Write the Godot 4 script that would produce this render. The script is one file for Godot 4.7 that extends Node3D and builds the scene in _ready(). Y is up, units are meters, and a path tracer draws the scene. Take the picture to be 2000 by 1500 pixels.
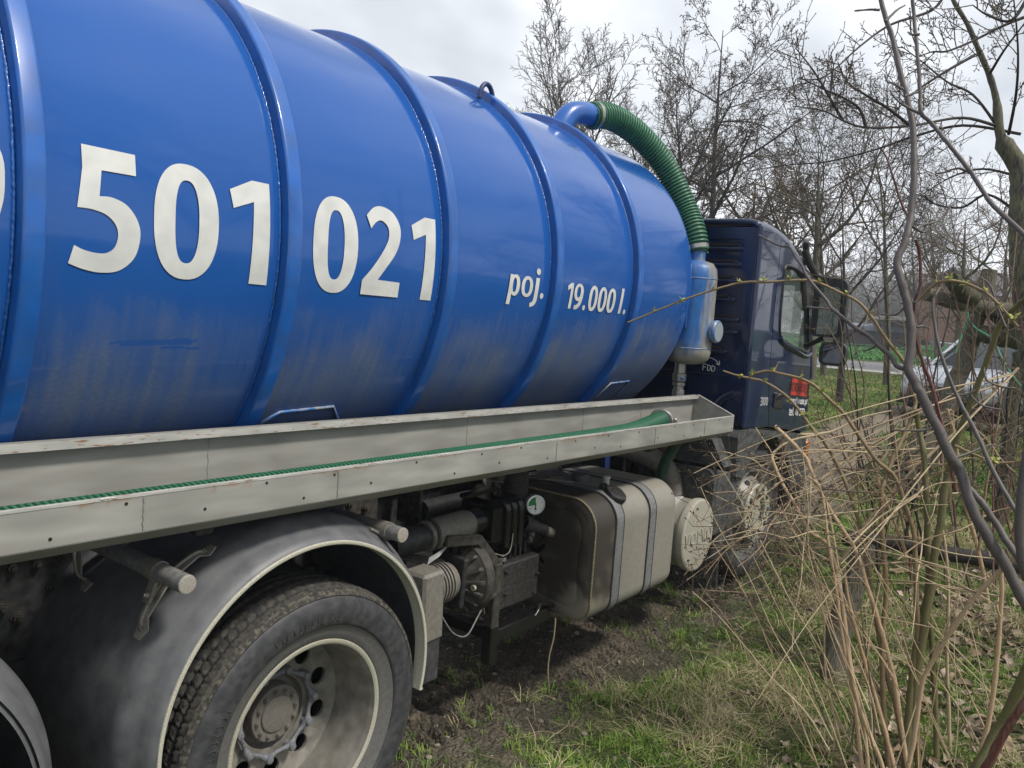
extends Node3D
# A blue septic tanker lorry parked on a dirt track beside a rustic fence, bare orchard trees behind it.
# x runs forward along the lorry, y is up, z runs towards the near side of the lorry; metres.

const CAM := Vector3(0.4895, 2.0112, 3.3372)
const RIGHT := Vector3(0.604183, 0.073431, 0.793455)
const UP := Vector3(0.019231, 0.994111, -0.106644)
const BACK := Vector3(-0.796614, 0.079692, 0.599213)
const FOCAL := 1573.357
var GRAV := Vector3(-0.022, 1.0, -0.03).normalized()   # which way the trees and posts grow: the lorry stands on a slightly tilted verge
var rng := RandomNumberGenerator.new()
var M := {}
var N := {}
var truck: Node3D

# ------------------------------------------------------------------ geometry builder
class G:
	var v := PackedVector3Array()
	var n := PackedVector3Array()
	var u := PackedVector2Array()
	var c := PackedColorArray()
	var ix := PackedInt32Array()
	func vert(p: Vector3, nn: Vector3, uv := Vector2.ZERO) -> int:
		v.append(p); n.append(nn); u.append(uv)
		return v.size() - 1
	func tri(a: Vector3, b: Vector3, d: Vector3) -> void:
		var nn := (b - a).cross(d - a).normalized()
		var k := v.size()
		vert(a, nn); vert(b, nn); vert(d, nn)
		ix.append_array([k, k + 2, k + 1])
	func quad(a: Vector3, b: Vector3, d: Vector3, e: Vector3) -> void:
		var nn := (d - a).cross(e - b).normalized()
		var k := v.size()
		vert(a, nn); vert(b, nn, Vector2(1, 0)); vert(d, nn, Vector2(1, 1)); vert(e, nn, Vector2(0, 1))
		ix.append_array([k, k + 2, k + 1, k, k + 3, k + 2])
	# rows of equal length; counter-clockwise seen from outside when (row direction) x (column direction) points outside
	func grid(rows: Array, close_col := false, close_row := false, uvs: Array = []) -> void:
		var nr := rows.size()
		var nc: int = rows[0].size()
		var k := v.size()
		for i in nr:
			var ra: PackedVector3Array = rows[i]
			var up: PackedVector3Array = rows[(i + 1) % nr if close_row else mini(i + 1, nr - 1)]
			var dn: PackedVector3Array = rows[(i + nr - 1) % nr if close_row else maxi(i - 1, 0)]
			for j in nc:
				var jp := (j + 1) % nc if close_col else mini(j + 1, nc - 1)
				var jm := (j + nc - 1) % nc if close_col else maxi(j - 1, 0)
				var du := ra[jp] - ra[jm]
				var dv := up[j] - dn[j]
				var nn := du.cross(dv)
				if nn.length_squared() < 1e-18:
					du = up[jp] - up[jm] + dn[jp] - dn[jm]
					nn = du.cross(dv)
				vert(ra[j], nn.normalized() if nn.length_squared() > 0.0 else Vector3.UP, uvs[i][j] if uvs else Vector2(float(j) / nc, float(i) / nr))
		for i in (nr if close_row else nr - 1):
			var i2 := (i + 1) % nr
			for j in (nc if close_col else nc - 1):
				var j2 := (j + 1) % nc
				var a := k + i * nc + j
				var b := k + i * nc + j2
				var d := k + i2 * nc + j2
				var e := k + i2 * nc + j
				ix.append_array([a, d, b, a, e, d])
	func fan(center: Vector3, ring: PackedVector3Array, nn: Vector3) -> void:
		var k := v.size()
		vert(center, nn)
		for p in ring:
			vert(p, nn)
		var m := ring.size()
		for j in m:
			var a := k + 1 + j
			var b := k + 1 + (j + 1) % m
			if (v[a] - center).cross(v[b] - center).dot(nn) > 0.0:
				ix.append_array([k, b, a])
			else:
				ix.append_array([k, a, b])
	func tube(path: PackedVector3Array, radii: PackedFloat32Array, sides := 8, caps := true, close := false) -> void:
		var rows := []
		var m := path.size()
		var t := (path[1] - path[0]).normalized()
		var side := t.cross(Vector3.UP if absf(t.y) < 0.9 else Vector3.RIGHT).normalized()
		for i in m:
			var a := path[maxi(i - 1, 0)]
			var b := path[mini(i + 1, m - 1)]
			if close:
				a = path[(i + m - 1) % m]; b = path[(i + 1) % m]
			t = (b - a).normalized()
			side = (side - t * side.dot(t)).normalized()
			var other := t.cross(side)
			var r := radii[mini(i, radii.size() - 1)]
			var row := PackedVector3Array()
			for s in sides:
				var an := TAU * s / sides
				row.append(path[i] + (side * cos(an) + other * sin(an)) * r)
			rows.append(row)
		grid(rows, true, close)
		if caps and not close:
			fan(path[0], rows[0], (path[0] - path[1]).normalized())
			fan(path[m - 1], rows[m - 1], (path[m - 1] - path[m - 2]).normalized())
	# profile of (radius, height) turned about the local z axis of xf
	func lathe(prof: PackedVector2Array, xf: Transform3D, segs := 32, a0 := 0.0, a1 := TAU, crease := 40.0) -> void:
		var full := absf(a1 - a0 - TAU) < 1e-4
		var cnt := segs if full else segs + 1
		var start := 0
		for i in range(1, prof.size()):
			var sharp := i == prof.size() - 1
			if not sharp:
				var d1 := (prof[i] - prof[i - 1]).normalized()
				var d2 := (prof[i + 1] - prof[i]).normalized()
				sharp = rad_to_deg(acos(clampf(d1.dot(d2), -1.0, 1.0))) > crease
			if sharp:
				var rows := []
				for k in range(start, i + 1):
					var row := PackedVector3Array()
					for s in cnt:
						var an := a0 + (a1 - a0) * s / segs
						row.append(xf * Vector3(prof[k].x * cos(an), prof[k].x * sin(an), prof[k].y))
					rows.append(row)
				grid(rows, full)
				start = i
	func box(ctr: Vector3, s: Vector3, bs := Basis.IDENTITY, bev := 0.0) -> void:
		var h := s * 0.5
		bev = minf(bev, minf(h.x, minf(h.y, h.z)) * 0.9)
		var f := func(x: float, y: float, z: float) -> Vector3: return ctr + bs * Vector3(x, y, z)
		if bev <= 0.0:
			var p := []
			for i in 8:
				p.append(f.call(h.x * (1 if i & 1 else -1), h.y * (1 if i & 2 else -1), h.z * (1 if i & 4 else -1)))
			quad(p[1], p[3], p[7], p[5]); quad(p[0], p[4], p[6], p[2])
			quad(p[2], p[6], p[7], p[3]); quad(p[0], p[1], p[5], p[4])
			quad(p[4], p[5], p[7], p[6]); quad(p[0], p[2], p[3], p[1])
			return
		# chamfered: three points at every corner
		var q := {}
		for i in 8:
			var sx := 1.0 if i & 1 else -1.0
			var sy := 1.0 if i & 2 else -1.0
			var sz := 1.0 if i & 4 else -1.0
			q[i * 3] = f.call(sx * h.x, sy * (h.y - bev), sz * (h.z - bev))
			q[i * 3 + 1] = f.call(sx * (h.x - bev), sy * h.y, sz * (h.z - bev))
			q[i * 3 + 2] = f.call(sx * (h.x - bev), sy * (h.y - bev), sz * h.z)
		for ax in 3:
			for sgn in 2:
				var o1 := 1 << ((ax + 1) % 3)
				var o2 := 1 << ((ax + 2) % 3)
				var b0 := sgn << ax
				var l := [b0, b0 | o1, b0 | o1 | o2, b0 | o2]
				out_quad(ctr, q[l[0] * 3 + ax], q[l[1] * 3 + ax], q[l[2] * 3 + ax], q[l[3] * 3 + ax])
		for ax in 3:
			var o1 := (ax + 1) % 3
			var o2 := (ax + 2) % 3
			for s1 in 2:
				for s2 in 2:
					var a := (s1 << o1) | (s2 << o2)
					var b := a | (1 << ax)
					out_quad(ctr, q[a * 3 + o1], q[b * 3 + o1], q[b * 3 + o2], q[a * 3 + o2])
		for i in 8:
			var a: Vector3 = q[i * 3]
			var b: Vector3 = q[i * 3 + 1]
			var d: Vector3 = q[i * 3 + 2]
			if (b - a).cross(d - a).dot(a + b + d - ctr * 3.0) > 0.0:
				tri(a, b, d)
			else:
				tri(a, d, b)
	func out_quad(ctr: Vector3, a: Vector3, b: Vector3, d: Vector3, e: Vector3) -> void:
		if (d - a).cross(e - b).dot(a + b + d + e - ctr * 4.0) > 0.0:
			quad(a, b, d, e)
		else:
			quad(a, e, d, b)
	# a polygon in the xy plane of xf, given thickness along its z from z0 to z1; inset > 0 bevels the rim of the z1 face
	func prism(poly: PackedVector2Array, xf: Transform3D, z0: float, z1: float, inset := 0.0) -> void:
		if Geometry2D.is_polygon_clockwise(poly):
			poly = poly.duplicate(); poly.reverse()
		var flip := xf.basis.determinant() * (z1 - z0) < 0.0
		var m := poly.size()
		var top := poly
		var zt := z1
		if inset > 0.0:
			var o := Geometry2D.offset_polygon(poly, -inset)
			if o.size() == 1 and o[0].size() == m:
				# match the start corner
				top = o[0]
				var best := 0
				for i in m:
					if top[i].distance_to(poly[0]) < top[best].distance_to(poly[0]):
						best = i
				var tt := PackedVector2Array()
				for i in m:
					tt.append(top[(best + i) % m])
				top = tt
				zt = z1 - signf(z1 - z0) * inset
		for i in m:
			var j := (i + 1) % m
			var a := xf * Vector3(poly[i].x, poly[i].y, z0)
			var b := xf * Vector3(poly[j].x, poly[j].y, z0)
			var d := xf * Vector3(poly[j].x, poly[j].y, zt)
			var e := xf * Vector3(poly[i].x, poly[i].y, zt)
			if flip: quad(b, a, e, d)
			else: quad(a, b, d, e)
			if zt != z1:
				var g := xf * Vector3(top[j].x, top[j].y, z1)
				var h := xf * Vector3(top[i].x, top[i].y, z1)
				if flip: quad(d, e, h, g)
				else: quad(e, d, g, h)
		face(poly, xf, z0, not flip)
		face(top if zt != z1 else poly, xf, z1, flip)
	func face(poly: PackedVector2Array, xf: Transform3D, z: float, down := false) -> void:
		var t := Geometry2D.triangulate_polygon(poly)
		for i in range(0, t.size(), 3):
			var a := xf * Vector3(poly[t[i]].x, poly[t[i]].y, z)
			var b := xf * Vector3(poly[t[i + 1]].x, poly[t[i + 1]].y, z)
			var d := xf * Vector3(poly[t[i + 2]].x, poly[t[i + 2]].y, z)
			var pos := (poly[t[i + 1]] - poly[t[i]]).cross(poly[t[i + 2]] - poly[t[i]]) > 0.0
			if pos != down: tri(a, b, d)
			else: tri(a, d, b)
	func mesh() -> ArrayMesh:
		var a := []
		a.resize(Mesh.ARRAY_MAX)
		a[Mesh.ARRAY_VERTEX] = v
		a[Mesh.ARRAY_NORMAL] = n
		if u.size() == v.size(): a[Mesh.ARRAY_TEX_UV] = u
		if c.size() == v.size() and c.size() > 0: a[Mesh.ARRAY_COLOR] = c
		a[Mesh.ARRAY_INDEX] = ix
		var m := ArrayMesh.new()
		m.add_surface_from_arrays(Mesh.PRIMITIVE_TRIANGLES, a)
		return m

# ------------------------------------------------------------------ scene helpers
func obj(called: String, g, mat: Material, parent: Node = self, label := "") -> MeshInstance3D:
	var o := MeshInstance3D.new()
	o.name = called
	o.mesh = g.mesh() if g is G else g
	o.material_override = null
	for i in o.mesh.get_surface_count():
		o.set_surface_override_material(i, mat)
	parent.add_child(o, true)
	if label: o.set_meta("label", label)
	return o

func thing(called: String, label: String, category: String, group := "") -> Node3D:
	var o := Node3D.new()
	o.name = called
	add_child(o, true)
	tag(o, label, category, group)
	return o

func tag(o: Node, label: String, category: String, group := "", kind := "") -> Node:
	if label: o.set_meta("label", label)
	if category: o.set_meta("category", category)
	if group: o.set_meta("group", group)
	if kind: o.set_meta("kind", kind)
	return o

func at(px: float, py: float, depth: float) -> Vector3:      # the point of the place that stands at this pixel of the 2000 x 1500 photograph, at this depth
	return CAM + (RIGHT * ((px - 1000.0) / FOCAL) - UP * ((py - 750.0) / FOCAL) - BACK) * depth

func on_ground(px: float, py: float) -> Vector3:
	var d := RIGHT * ((px - 1000.0) / FOCAL) - UP * ((py - 750.0) / FOCAL) - BACK
	var t := 1.0
	while t < 300.0:
		var p := CAM + d * t
		if p.y < land(p.x, p.z): return p
		t *= 1.004
	return CAM + d * t

func land(x: float, z: float) -> float:                       # the lie of the land
	var t := clampf((x - 3.5) / 12.5, 0.0, 1.0)
	return 0.8 * t * t * (3.0 - 2.0 * t) + 0.02 * clampf(x - 16.0, 0.0, 130.0) + 0.05 * smoothstep(1.4, 2.6, z) * smoothstep(14.0, 8.0, x) - 0.06 * smoothstep(-2.0, -12.0, z)

func L(r: float, g: float, b: float, a := 1.0) -> Color:       # a real-world (linear) base colour
	return Color(r, g, b, a).linear_to_srgb()

func noise_tex(seed_: int, freq: float, lo: float, hi: float, octaves := 4, kind := FastNoiseLite.TYPE_SIMPLEX_SMOOTH, size := 512) -> NoiseTexture2D:
	var f := FastNoiseLite.new()
	f.seed = seed_; f.frequency = freq; f.fractal_octaves = octaves; f.noise_type = kind
	var t := NoiseTexture2D.new()
	t.width = size; t.height = size; t.seamless = true; t.noise = f
	var g := Gradient.new()
	g.set_color(0, Color(lo, lo, lo)); g.set_color(1, Color(hi, hi, hi))
	t.color_ramp = g
	return t

func mask_tex(seed_: int, freq: float, from: float, to: float, octaves := 4, top := 1.0) -> NoiseTexture2D:
	var t := noise_tex(seed_, freq, 0.0, top, octaves)
	t.color_ramp.offsets = PackedFloat32Array([from, to])
	return t

func solid(cl: Color) -> ImageTexture:
	var im := Image.create(4, 4, false, Image.FORMAT_RGBA8)
	im.fill(cl)
	return ImageTexture.create_from_image(im)

func mat(called: String, cl: Color, rough := 0.6, o := {}) -> StandardMaterial3D:
	var m := StandardMaterial3D.new()
	m.resource_name = called
	m.albedo_color = cl
	m.roughness = rough
	m.metallic = o.get("metal", 0.0)
	m.metallic_specular = o.get("spec", 0.5)
	if o.has("tex"):
		m.albedo_texture = o.tex
	if o.has("rough_tex"):
		m.roughness_texture = o.rough_tex
		m.roughness_texture_channel = BaseMaterial3D.TEXTURE_CHANNEL_RED
	if o.has("bump"):
		m.heightmap_enabled = true
		m.heightmap_texture = o.bump
		m.heightmap_scale = o.get("bump_cm", 0.2)
	if o.has("dirt"):
		m.detail_enabled = true
		m.detail_blend_mode = BaseMaterial3D.BLEND_MODE_MIX
		m.detail_albedo = solid(o.dirt)
		m.detail_mask = o.mask
	if o.get("coat", 0.0) > 0.0:
		m.clearcoat_enabled = true
		m.clearcoat = o.coat
		m.clearcoat_roughness = o.get("coat_rough", 0.05)
	if not o.get("uv", false):
		m.uv1_triplanar = true
		m.uv1_world_triplanar = o.get("world", false)
		m.uv1_scale = o.get("scale", Vector3.ONE)
		m.uv1_triplanar_sharpness = 4.0
	if o.get("vc", false):
		m.vertex_color_use_as_albedo = true
	M[called] = m
	return m

func spline(pts: Array, per := 6) -> PackedVector3Array:
	var out := PackedVector3Array()
	var m := pts.size()
	for i in m - 1:
		var p0: Vector3 = pts[maxi(i - 1, 0)]
		var p1: Vector3 = pts[i]
		var p2: Vector3 = pts[i + 1]
		var p3: Vector3 = pts[mini(i + 2, m - 1)]
		for k in per:
			out.append(p1.cubic_interpolate(p2, p0, p3, float(k) / per))
	out.append(pts[m - 1])
	return out

func taper(count: int, r0: float, r1: float) -> PackedFloat32Array:
	var out := PackedFloat32Array()
	for i in count:
		out.append(lerpf(r0, r1, float(i) / maxf(count - 1, 1)))
	return out

func vary(a: float, b: float) -> float:
	return rng.randf_range(a, b)

func _ready() -> void:
	rng.seed = 4711
	# ---------------- camera
	var cam := Camera3D.new()
	cam.name = "camera"
	cam.transform = Transform3D(Basis(RIGHT, UP, BACK).orthonormalized(), CAM)
	cam.fov = 50.973
	cam.near = 0.05
	cam.far = 900.0
	add_child(cam)
	# ---------------- sky: high grey cloud with brighter tears low down
	var sky_mat := PanoramaSkyMaterial.new()
	sky_mat.panorama = cloudy_sky()
	sky_mat.energy_multiplier = 1.0
	var sky := Sky.new()
	sky.sky_material = sky_mat
	var env := Environment.new()
	env.background_mode = Environment.BG_SKY
	env.sky = sky
	env.tonemap_mode = Environment.TONE_MAPPER_LINEAR
	env.tonemap_exposure = 1.55
	env.sdfgi_enabled = true
	env.ssao_enabled = true
	env.ssil_enabled = true
	env.fog_enabled = true
	env.fog_density = 0.0016
	env.fog_light_color = Color(0.86, 0.89, 0.93)
	var we := WorldEnvironment.new()
	we.name = "world_environment"
	we.environment = env
	add_child(we)
	# ---------------- a veiled sun, high over the camera's right shoulder
	var sun := DirectionalLight3D.new()
	sun.name = "sun"
	sun.light_energy = 0.8
	sun.light_color = Color(1.0, 0.975, 0.94)
	sun.light_angular_distance = 8.0
	sun.shadow_enabled = true
	add_child(sun)
	sun.look_at_from_position(Vector3(1.3, 9.0, 6.2), Vector3.ZERO)
	# ---------------- the place
	make_materials()
	make_ground()
	make_truck()
	make_loose_hose()
	make_background()
	make_trees()
	make_fence()
	make_car()
	make_near_plants()
	make_bramble()
	make_grass()

func cloudy_sky() -> ImageTexture:
	var w := 1024
	var h := 512
	var f := FastNoiseLite.new()
	f.seed = 12; f.frequency = 1.0; f.fractal_octaves = 5; f.fractal_gain = 0.5
	var buf := PackedFloat32Array()
	buf.resize(w * h * 3)
	for y in h:
		var el := PI * (0.5 - (y + 0.5) / h)
		for x in w:
			var az := TAU * (x + 0.5) / w
			var d := Vector3(cos(el) * sin(az), sin(el), -cos(el) * cos(az))
			var q := Vector3(d.x, 0, d.z) / (absf(d.y) + 0.22)
			var c := f.get_noise_3d(q.x * 0.75 + 4.0, 3.1, q.z * 1.1)
			var c2 := f.get_noise_3d(q.x * 2.4, 11.0, q.z * 3.6)
			var low := exp(-maxf(d.y, 0.0) * 3.4)              # the cloud is thinner and brighter towards the horizon
			var b := 0.49 + 0.31 * low + 0.38 * c + 0.12 * c2
			b = clampf(b, 0.36, 1.0)
			var t := clampf((b - 0.4) / 0.5, 0.0, 1.0)
			var k := (y * w + x) * 3
			buf[k] = b * lerpf(0.90, 0.985, t)
			buf[k + 1] = b * lerpf(0.97, 1.0, t)
			buf[k + 2] = b * lerpf(1.07, 1.03, t)
	var im := Image.create_from_data(w, h, false, Image.FORMAT_RGBF, buf.to_byte_array())
	return ImageTexture.create_from_image(im)

func make_materials() -> void:
	N.blotch = noise_tex(1, 0.012, 0.62, 1.0, 5)
	N.fine = noise_tex(2, 0.06, 0.7, 1.0, 4)
	N.soft = noise_tex(3, 0.006, 0.8, 1.0, 3)
	N.grit = noise_tex(4, 0.15, 0.0, 1.0, 3)
	N.bump = noise_tex(5, 0.03, 0.0, 1.0, 5)
	N.m_dirt = mask_tex(6, 0.014, 0.3, 0.95, 6)
	N.m_dirt2 = mask_tex(7, 0.012, 0.4, 0.85, 6)
	N.m_rust = mask_tex(8, 0.022, 0.64, 0.76, 5)
	N.m_streak = mask_tex(9, 0.02, 0.25, 0.95, 5)
	N.bark = noise_tex(10, 0.035, 0.35, 1.0, 5)
	var dust := L(0.17, 0.155, 0.125, 0.75)
	mat("white_paint", L(0.66, 0.66, 0.62), 0.55, {"tex": N.fine, "scale": Vector3(3, 3, 3), "dirt": L(0.45, 0.43, 0.37, 0.5), "mask": N.m_dirt})
	mat("lettering_white", L(0.66, 0.67, 0.65), 0.42, {"tex": noise_tex(33, 0.008, 0.9, 1.0, 3), "scale": Vector3(2, 2, 2)})
	mat("tank_blue_trim", L(0.005, 0.115, 0.47), 0.35, {"coat": 0.45, "tex": N.soft, "scale": Vector3(1.5, 1.5, 1.5), "dirt": L(0.04, 0.10, 0.27, 0.4), "mask": N.m_dirt})
	mat("tray_grey", L(0.325, 0.322, 0.295), 0.45, {"tex": N.soft, "scale": Vector3(0.7, 3, 3), "dirt": L(0.25, 0.235, 0.195, 0.5), "mask": N.m_dirt})
	mat("tray_sheet", Color.WHITE, 0.45, {"vc": true, "tex": N.soft, "scale": Vector3(0.7, 3, 3)})
	mat("tray_rusty", L(0.47, 0.465, 0.43), 0.6, {"tex": N.soft, "scale": Vector3(1.2, 6, 6), "dirt": L(0.2, 0.085, 0.025, 0.8), "mask": N.m_rust})
	mat("guard_plastic", L(0.095, 0.10, 0.112), 0.5, {"tex": N.soft, "scale": Vector3(2, 2, 2), "dirt": L(0.19, 0.19, 0.185, 0.6), "mask": noise_tex(35, 0.012, 0.0, 1.0, 7), "bump": N.fine, "bump_cm": 0.1})
	mat("guard_trim", L(0.6, 0.58, 0.47), 0.5, {"tex": N.fine, "scale": Vector3(5, 5, 5)})
	mat("rubber", L(0.034, 0.036, 0.04), 0.62, {"tex": N.soft, "scale": Vector3(3, 3, 3), "dirt": L(0.085, 0.085, 0.084, 0.55), "mask": N.m_dirt, "bump": N.fine, "bump_cm": 0.08})
	mat("bead_dust", L(0.15, 0.145, 0.135), 0.85, {"tex": N.fine, "scale": Vector3(5, 5, 5), "dirt": L(0.07, 0.07, 0.07, 0.6), "mask": N.m_dirt})
	mat("rubber_tread", L(0.03, 0.03, 0.03), 0.85, {"tex": N.soft, "scale": Vector3(4, 4, 4), "dirt": L(0.12, 0.11, 0.085, 0.6), "mask": N.m_dirt, "bump": N.grit, "bump_cm": 0.15})
	mat("rubber_sandy", L(0.04, 0.038, 0.034), 0.9, {"tex": N.blotch, "scale": Vector3(3, 3, 3), "dirt": L(0.22, 0.2, 0.15, 0.6), "mask": mask_tex(19, 0.03, 0.4, 0.9, 6)})
	mat("rubber_dusty", L(0.075, 0.074, 0.07), 0.85, {"tex": N.blotch, "scale": Vector3(3, 3, 3)})
	mat("rim_steel", L(0.3, 0.285, 0.25), 0.5, {"tex": N.blotch, "scale": Vector3(2, 2, 2), "dirt": L(0.2, 0.18, 0.145, 0.7), "mask": N.m_dirt, "metal": 0.15})
	mat("rim_lip", L(0.52, 0.5, 0.4), 0.42, {"tex": N.fine, "scale": Vector3(5, 5, 5)})
	mat("hub_dusty", L(0.2, 0.185, 0.16), 0.7, {"tex": N.fine, "scale": Vector3(5, 5, 5), "dirt": L(0.1, 0.09, 0.075, 0.6), "mask": N.m_dirt})
	mat("hub_ring_plastic", L(0.22, 0.225, 0.23), 0.6, {"tex": N.fine, "scale": Vector3(8, 8, 8), "dirt": L(0.09, 0.1, 0.15, 0.9), "mask": N.m_dirt2})
	mat("strap_steel", L(0.36, 0.34, 0.29), 0.55, {"tex": N.fine, "scale": Vector3(6, 6, 6), "dirt": L(0.2, 0.18, 0.15, 0.6), "mask": N.m_dirt})
	mat("steel_dusty", L(0.26, 0.245, 0.21), 0.6, {"tex": N.fine, "scale": Vector3(4, 4, 4), "dirt": L(0.11, 0.1, 0.085, 0.7), "mask": N.m_dirt, "metal": 0.1})
	mat("tube_grey", L(0.17, 0.175, 0.175), 0.55, {"tex": N.fine, "scale": Vector3(4, 4, 4), "dirt": L(0.28, 0.27, 0.24, 0.6), "mask": N.m_dirt})
	mat("tube_cap", L(0.4, 0.38, 0.34), 0.6, {"tex": N.fine, "scale": Vector3(6, 6, 6), "dirt": L(0.3, 0.16, 0.06, 0.8), "mask": N.m_rust})
	mat("chassis_dark", L(0.024, 0.027, 0.031), 0.55, {"tex": N.blotch, "scale": Vector3(3, 3, 3), "dirt": L(0.06, 0.057, 0.05, 0.6), "mask": N.m_dirt})
	mat("chassis_brown", L(0.04, 0.036, 0.03), 0.7, {"tex": N.blotch, "scale": Vector3(3, 3, 3), "dirt": L(0.085, 0.077, 0.064, 0.6), "mask": N.m_dirt})
	mat("oily_black", L(0.009, 0.009, 0.010), 0.25, {"tex": N.blotch, "scale": Vector3(5, 5, 5), "dirt": L(0.028, 0.026, 0.023, 0.6), "mask": N.m_dirt, "bump": N.fine, "bump_cm": 0.1})
	mat("pump_box", L(0.026, 0.026, 0.027), 0.42, {"tex": N.fine, "scale": Vector3(6, 6, 6), "dirt": L(0.09, 0.085, 0.075, 0.6), "mask": N.m_dirt})
	mat("fuel_alu", L(0.37, 0.355, 0.31), 0.45, {"tex": N.fine, "scale": Vector3(6, 0.8, 6), "dirt": L(0.3, 0.275, 0.22, 0.6), "mask": N.m_dirt, "metal": 0.15})
	mat("fuel_sooty", L(0.085, 0.075, 0.062), 0.62, {"tex": N.blotch, "scale": Vector3(1.6, 1.6, 1.6), "dirt": L(0.22, 0.195, 0.155, 0.75), "mask": N.m_dirt})
	mat("strap_grey", L(0.2, 0.21, 0.23), 0.45, {"tex": N.soft, "scale": Vector3(6, 6, 6), "dirt": L(0.33, 0.31, 0.27, 0.6), "mask": N.m_dirt, "metal": 0.2})
	mat("black_plastic", L(0.016, 0.016, 0.018), 0.4, {"tex": N.fine, "scale": Vector3(5, 5, 5), "dirt": L(0.06, 0.057, 0.05, 0.6), "mask": N.m_dirt})
	mat("grey_plastic", L(0.07, 0.075, 0.082), 0.55, {"tex": N.blotch, "scale": Vector3(2, 2, 2), "dirt": L(0.15, 0.145, 0.13, 0.6), "mask": N.m_dirt})
	mat("cab_blue", L(0.0055, 0.016, 0.066), 0.3, {"spec": 0.3, "coat": 0.85, "coat_rough": 0.03, "tex": N.soft, "scale": Vector3(1, 1, 1), "dirt": L(0.03, 0.034, 0.06, 0.3), "mask": N.m_dirt})
	mat("cab_seam", L(0.006, 0.006, 0.007), 0.7)
	mat("hose_green", L(0.014, 0.075, 0.04), 0.45, {"tex": N.soft, "scale": Vector3(4, 4, 4), "dirt": L(0.1, 0.13, 0.095, 0.55), "mask": N.m_dirt})
	mat("hose_green_rib", L(0.035, 0.17, 0.09), 0.4, {"tex": N.soft, "scale": Vector3(4, 4, 4)})
	mat("hose_green_dark", L(0.016, 0.07, 0.04), 0.55)
	mat("hose_grey", L(0.075, 0.075, 0.06), 0.6, {"tex": N.fine, "scale": Vector3(6, 6, 6)})
	mat("clamp_steel", L(0.5, 0.5, 0.46), 0.35, {"metal": 0.7, "tex": N.fine, "scale": Vector3(9, 9, 9)})
	mat("filter_blue", L(0.025, 0.17, 0.50), 0.42, {"tex": N.soft, "scale": Vector3(3, 0.7, 3), "dirt": L(0.34, 0.32, 0.25, 0.9), "mask": mask_tex(18, 0.012, 0.3, 0.8, 5)})
	mat("frame_blue", L(0.008, 0.04, 0.2), 0.45, {"tex": N.fine, "scale": Vector3(4, 4, 4), "dirt": L(0.05, 0.05, 0.06, 0.6), "mask": N.m_dirt})
	mat("silver", L(0.6, 0.61, 0.62), 0.3, {"metal": 0.5})
	mat("gauge_white", L(0.72, 0.74, 0.72), 0.4)
	mat("gauge_green", L(0.02, 0.22, 0.07), 0.5)
	mat("sticker_red", L(0.52, 0.035, 0.02), 0.4)
	mat("print_white", L(0.75, 0.76, 0.76), 0.5)
	mat("print_dark", L(0.03, 0.012, 0.012), 0.5)
	mat("amber", L(0.75, 0.2, 0.01), 0.2, {"coat": 0.6})
	mat("mirror_glass", L(0.42, 0.44, 0.44), 0.02, {"metal": 1.0})
	var glass := mat("window_glass", Color(0.75, 0.85, 0.8, 0.12), 0.02)
	glass.transparency = BaseMaterial3D.TRANSPARENCY_ALPHA
	mat("interior", L(0.05, 0.05, 0.052), 0.8, {"tex": N.fine})
	mat("bark_grey", L(0.17, 0.15, 0.125), 0.85, {"tex": N.bark, "scale": Vector3(3, 0.8, 3), "dirt": L(0.16, 0.17, 0.07, 0.65), "mask": N.m_dirt, "bump": N.bark, "bump_cm": 0.6})
	mat("bark_dark", L(0.085, 0.07, 0.058), 0.85, {"tex": N.bark, "scale": Vector3(3, 0.8, 3), "bump": N.bark, "bump_cm": 0.5})
	mat("twig_dark", L(0.075, 0.058, 0.046), 0.85)
	mat("twig_warm", L(0.12, 0.088, 0.058), 0.85)
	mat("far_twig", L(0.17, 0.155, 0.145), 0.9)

# ------------------------------------------------------------------ ground, road, field
func dirt_at(x: float, z: float, f: FastNoiseLite) -> float:   # how bare the soil is, 0 to 1
	var w := f.get_noise_2d(x * 1.3, z * 1.3) * 0.3 + f.get_noise_2d(x * 5.0, z * 5.0) * 0.2
	var mid := 0.0
	var half := 1.42
	if x > 8.5:
		mid = lerpf(0.0, 0.15, clampf((x - 8.5) / 4.0, 0.0, 1.0)) + 0.012 * (x - 8.5)
		half = lerpf(1.42, 0.62, clampf((x - 8.5) / 5.0, 0.0, 1.0))
	var d := absf(z - mid) - half + w
	return 1.0 - smoothstep(-0.3, 0.2, d)

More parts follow.
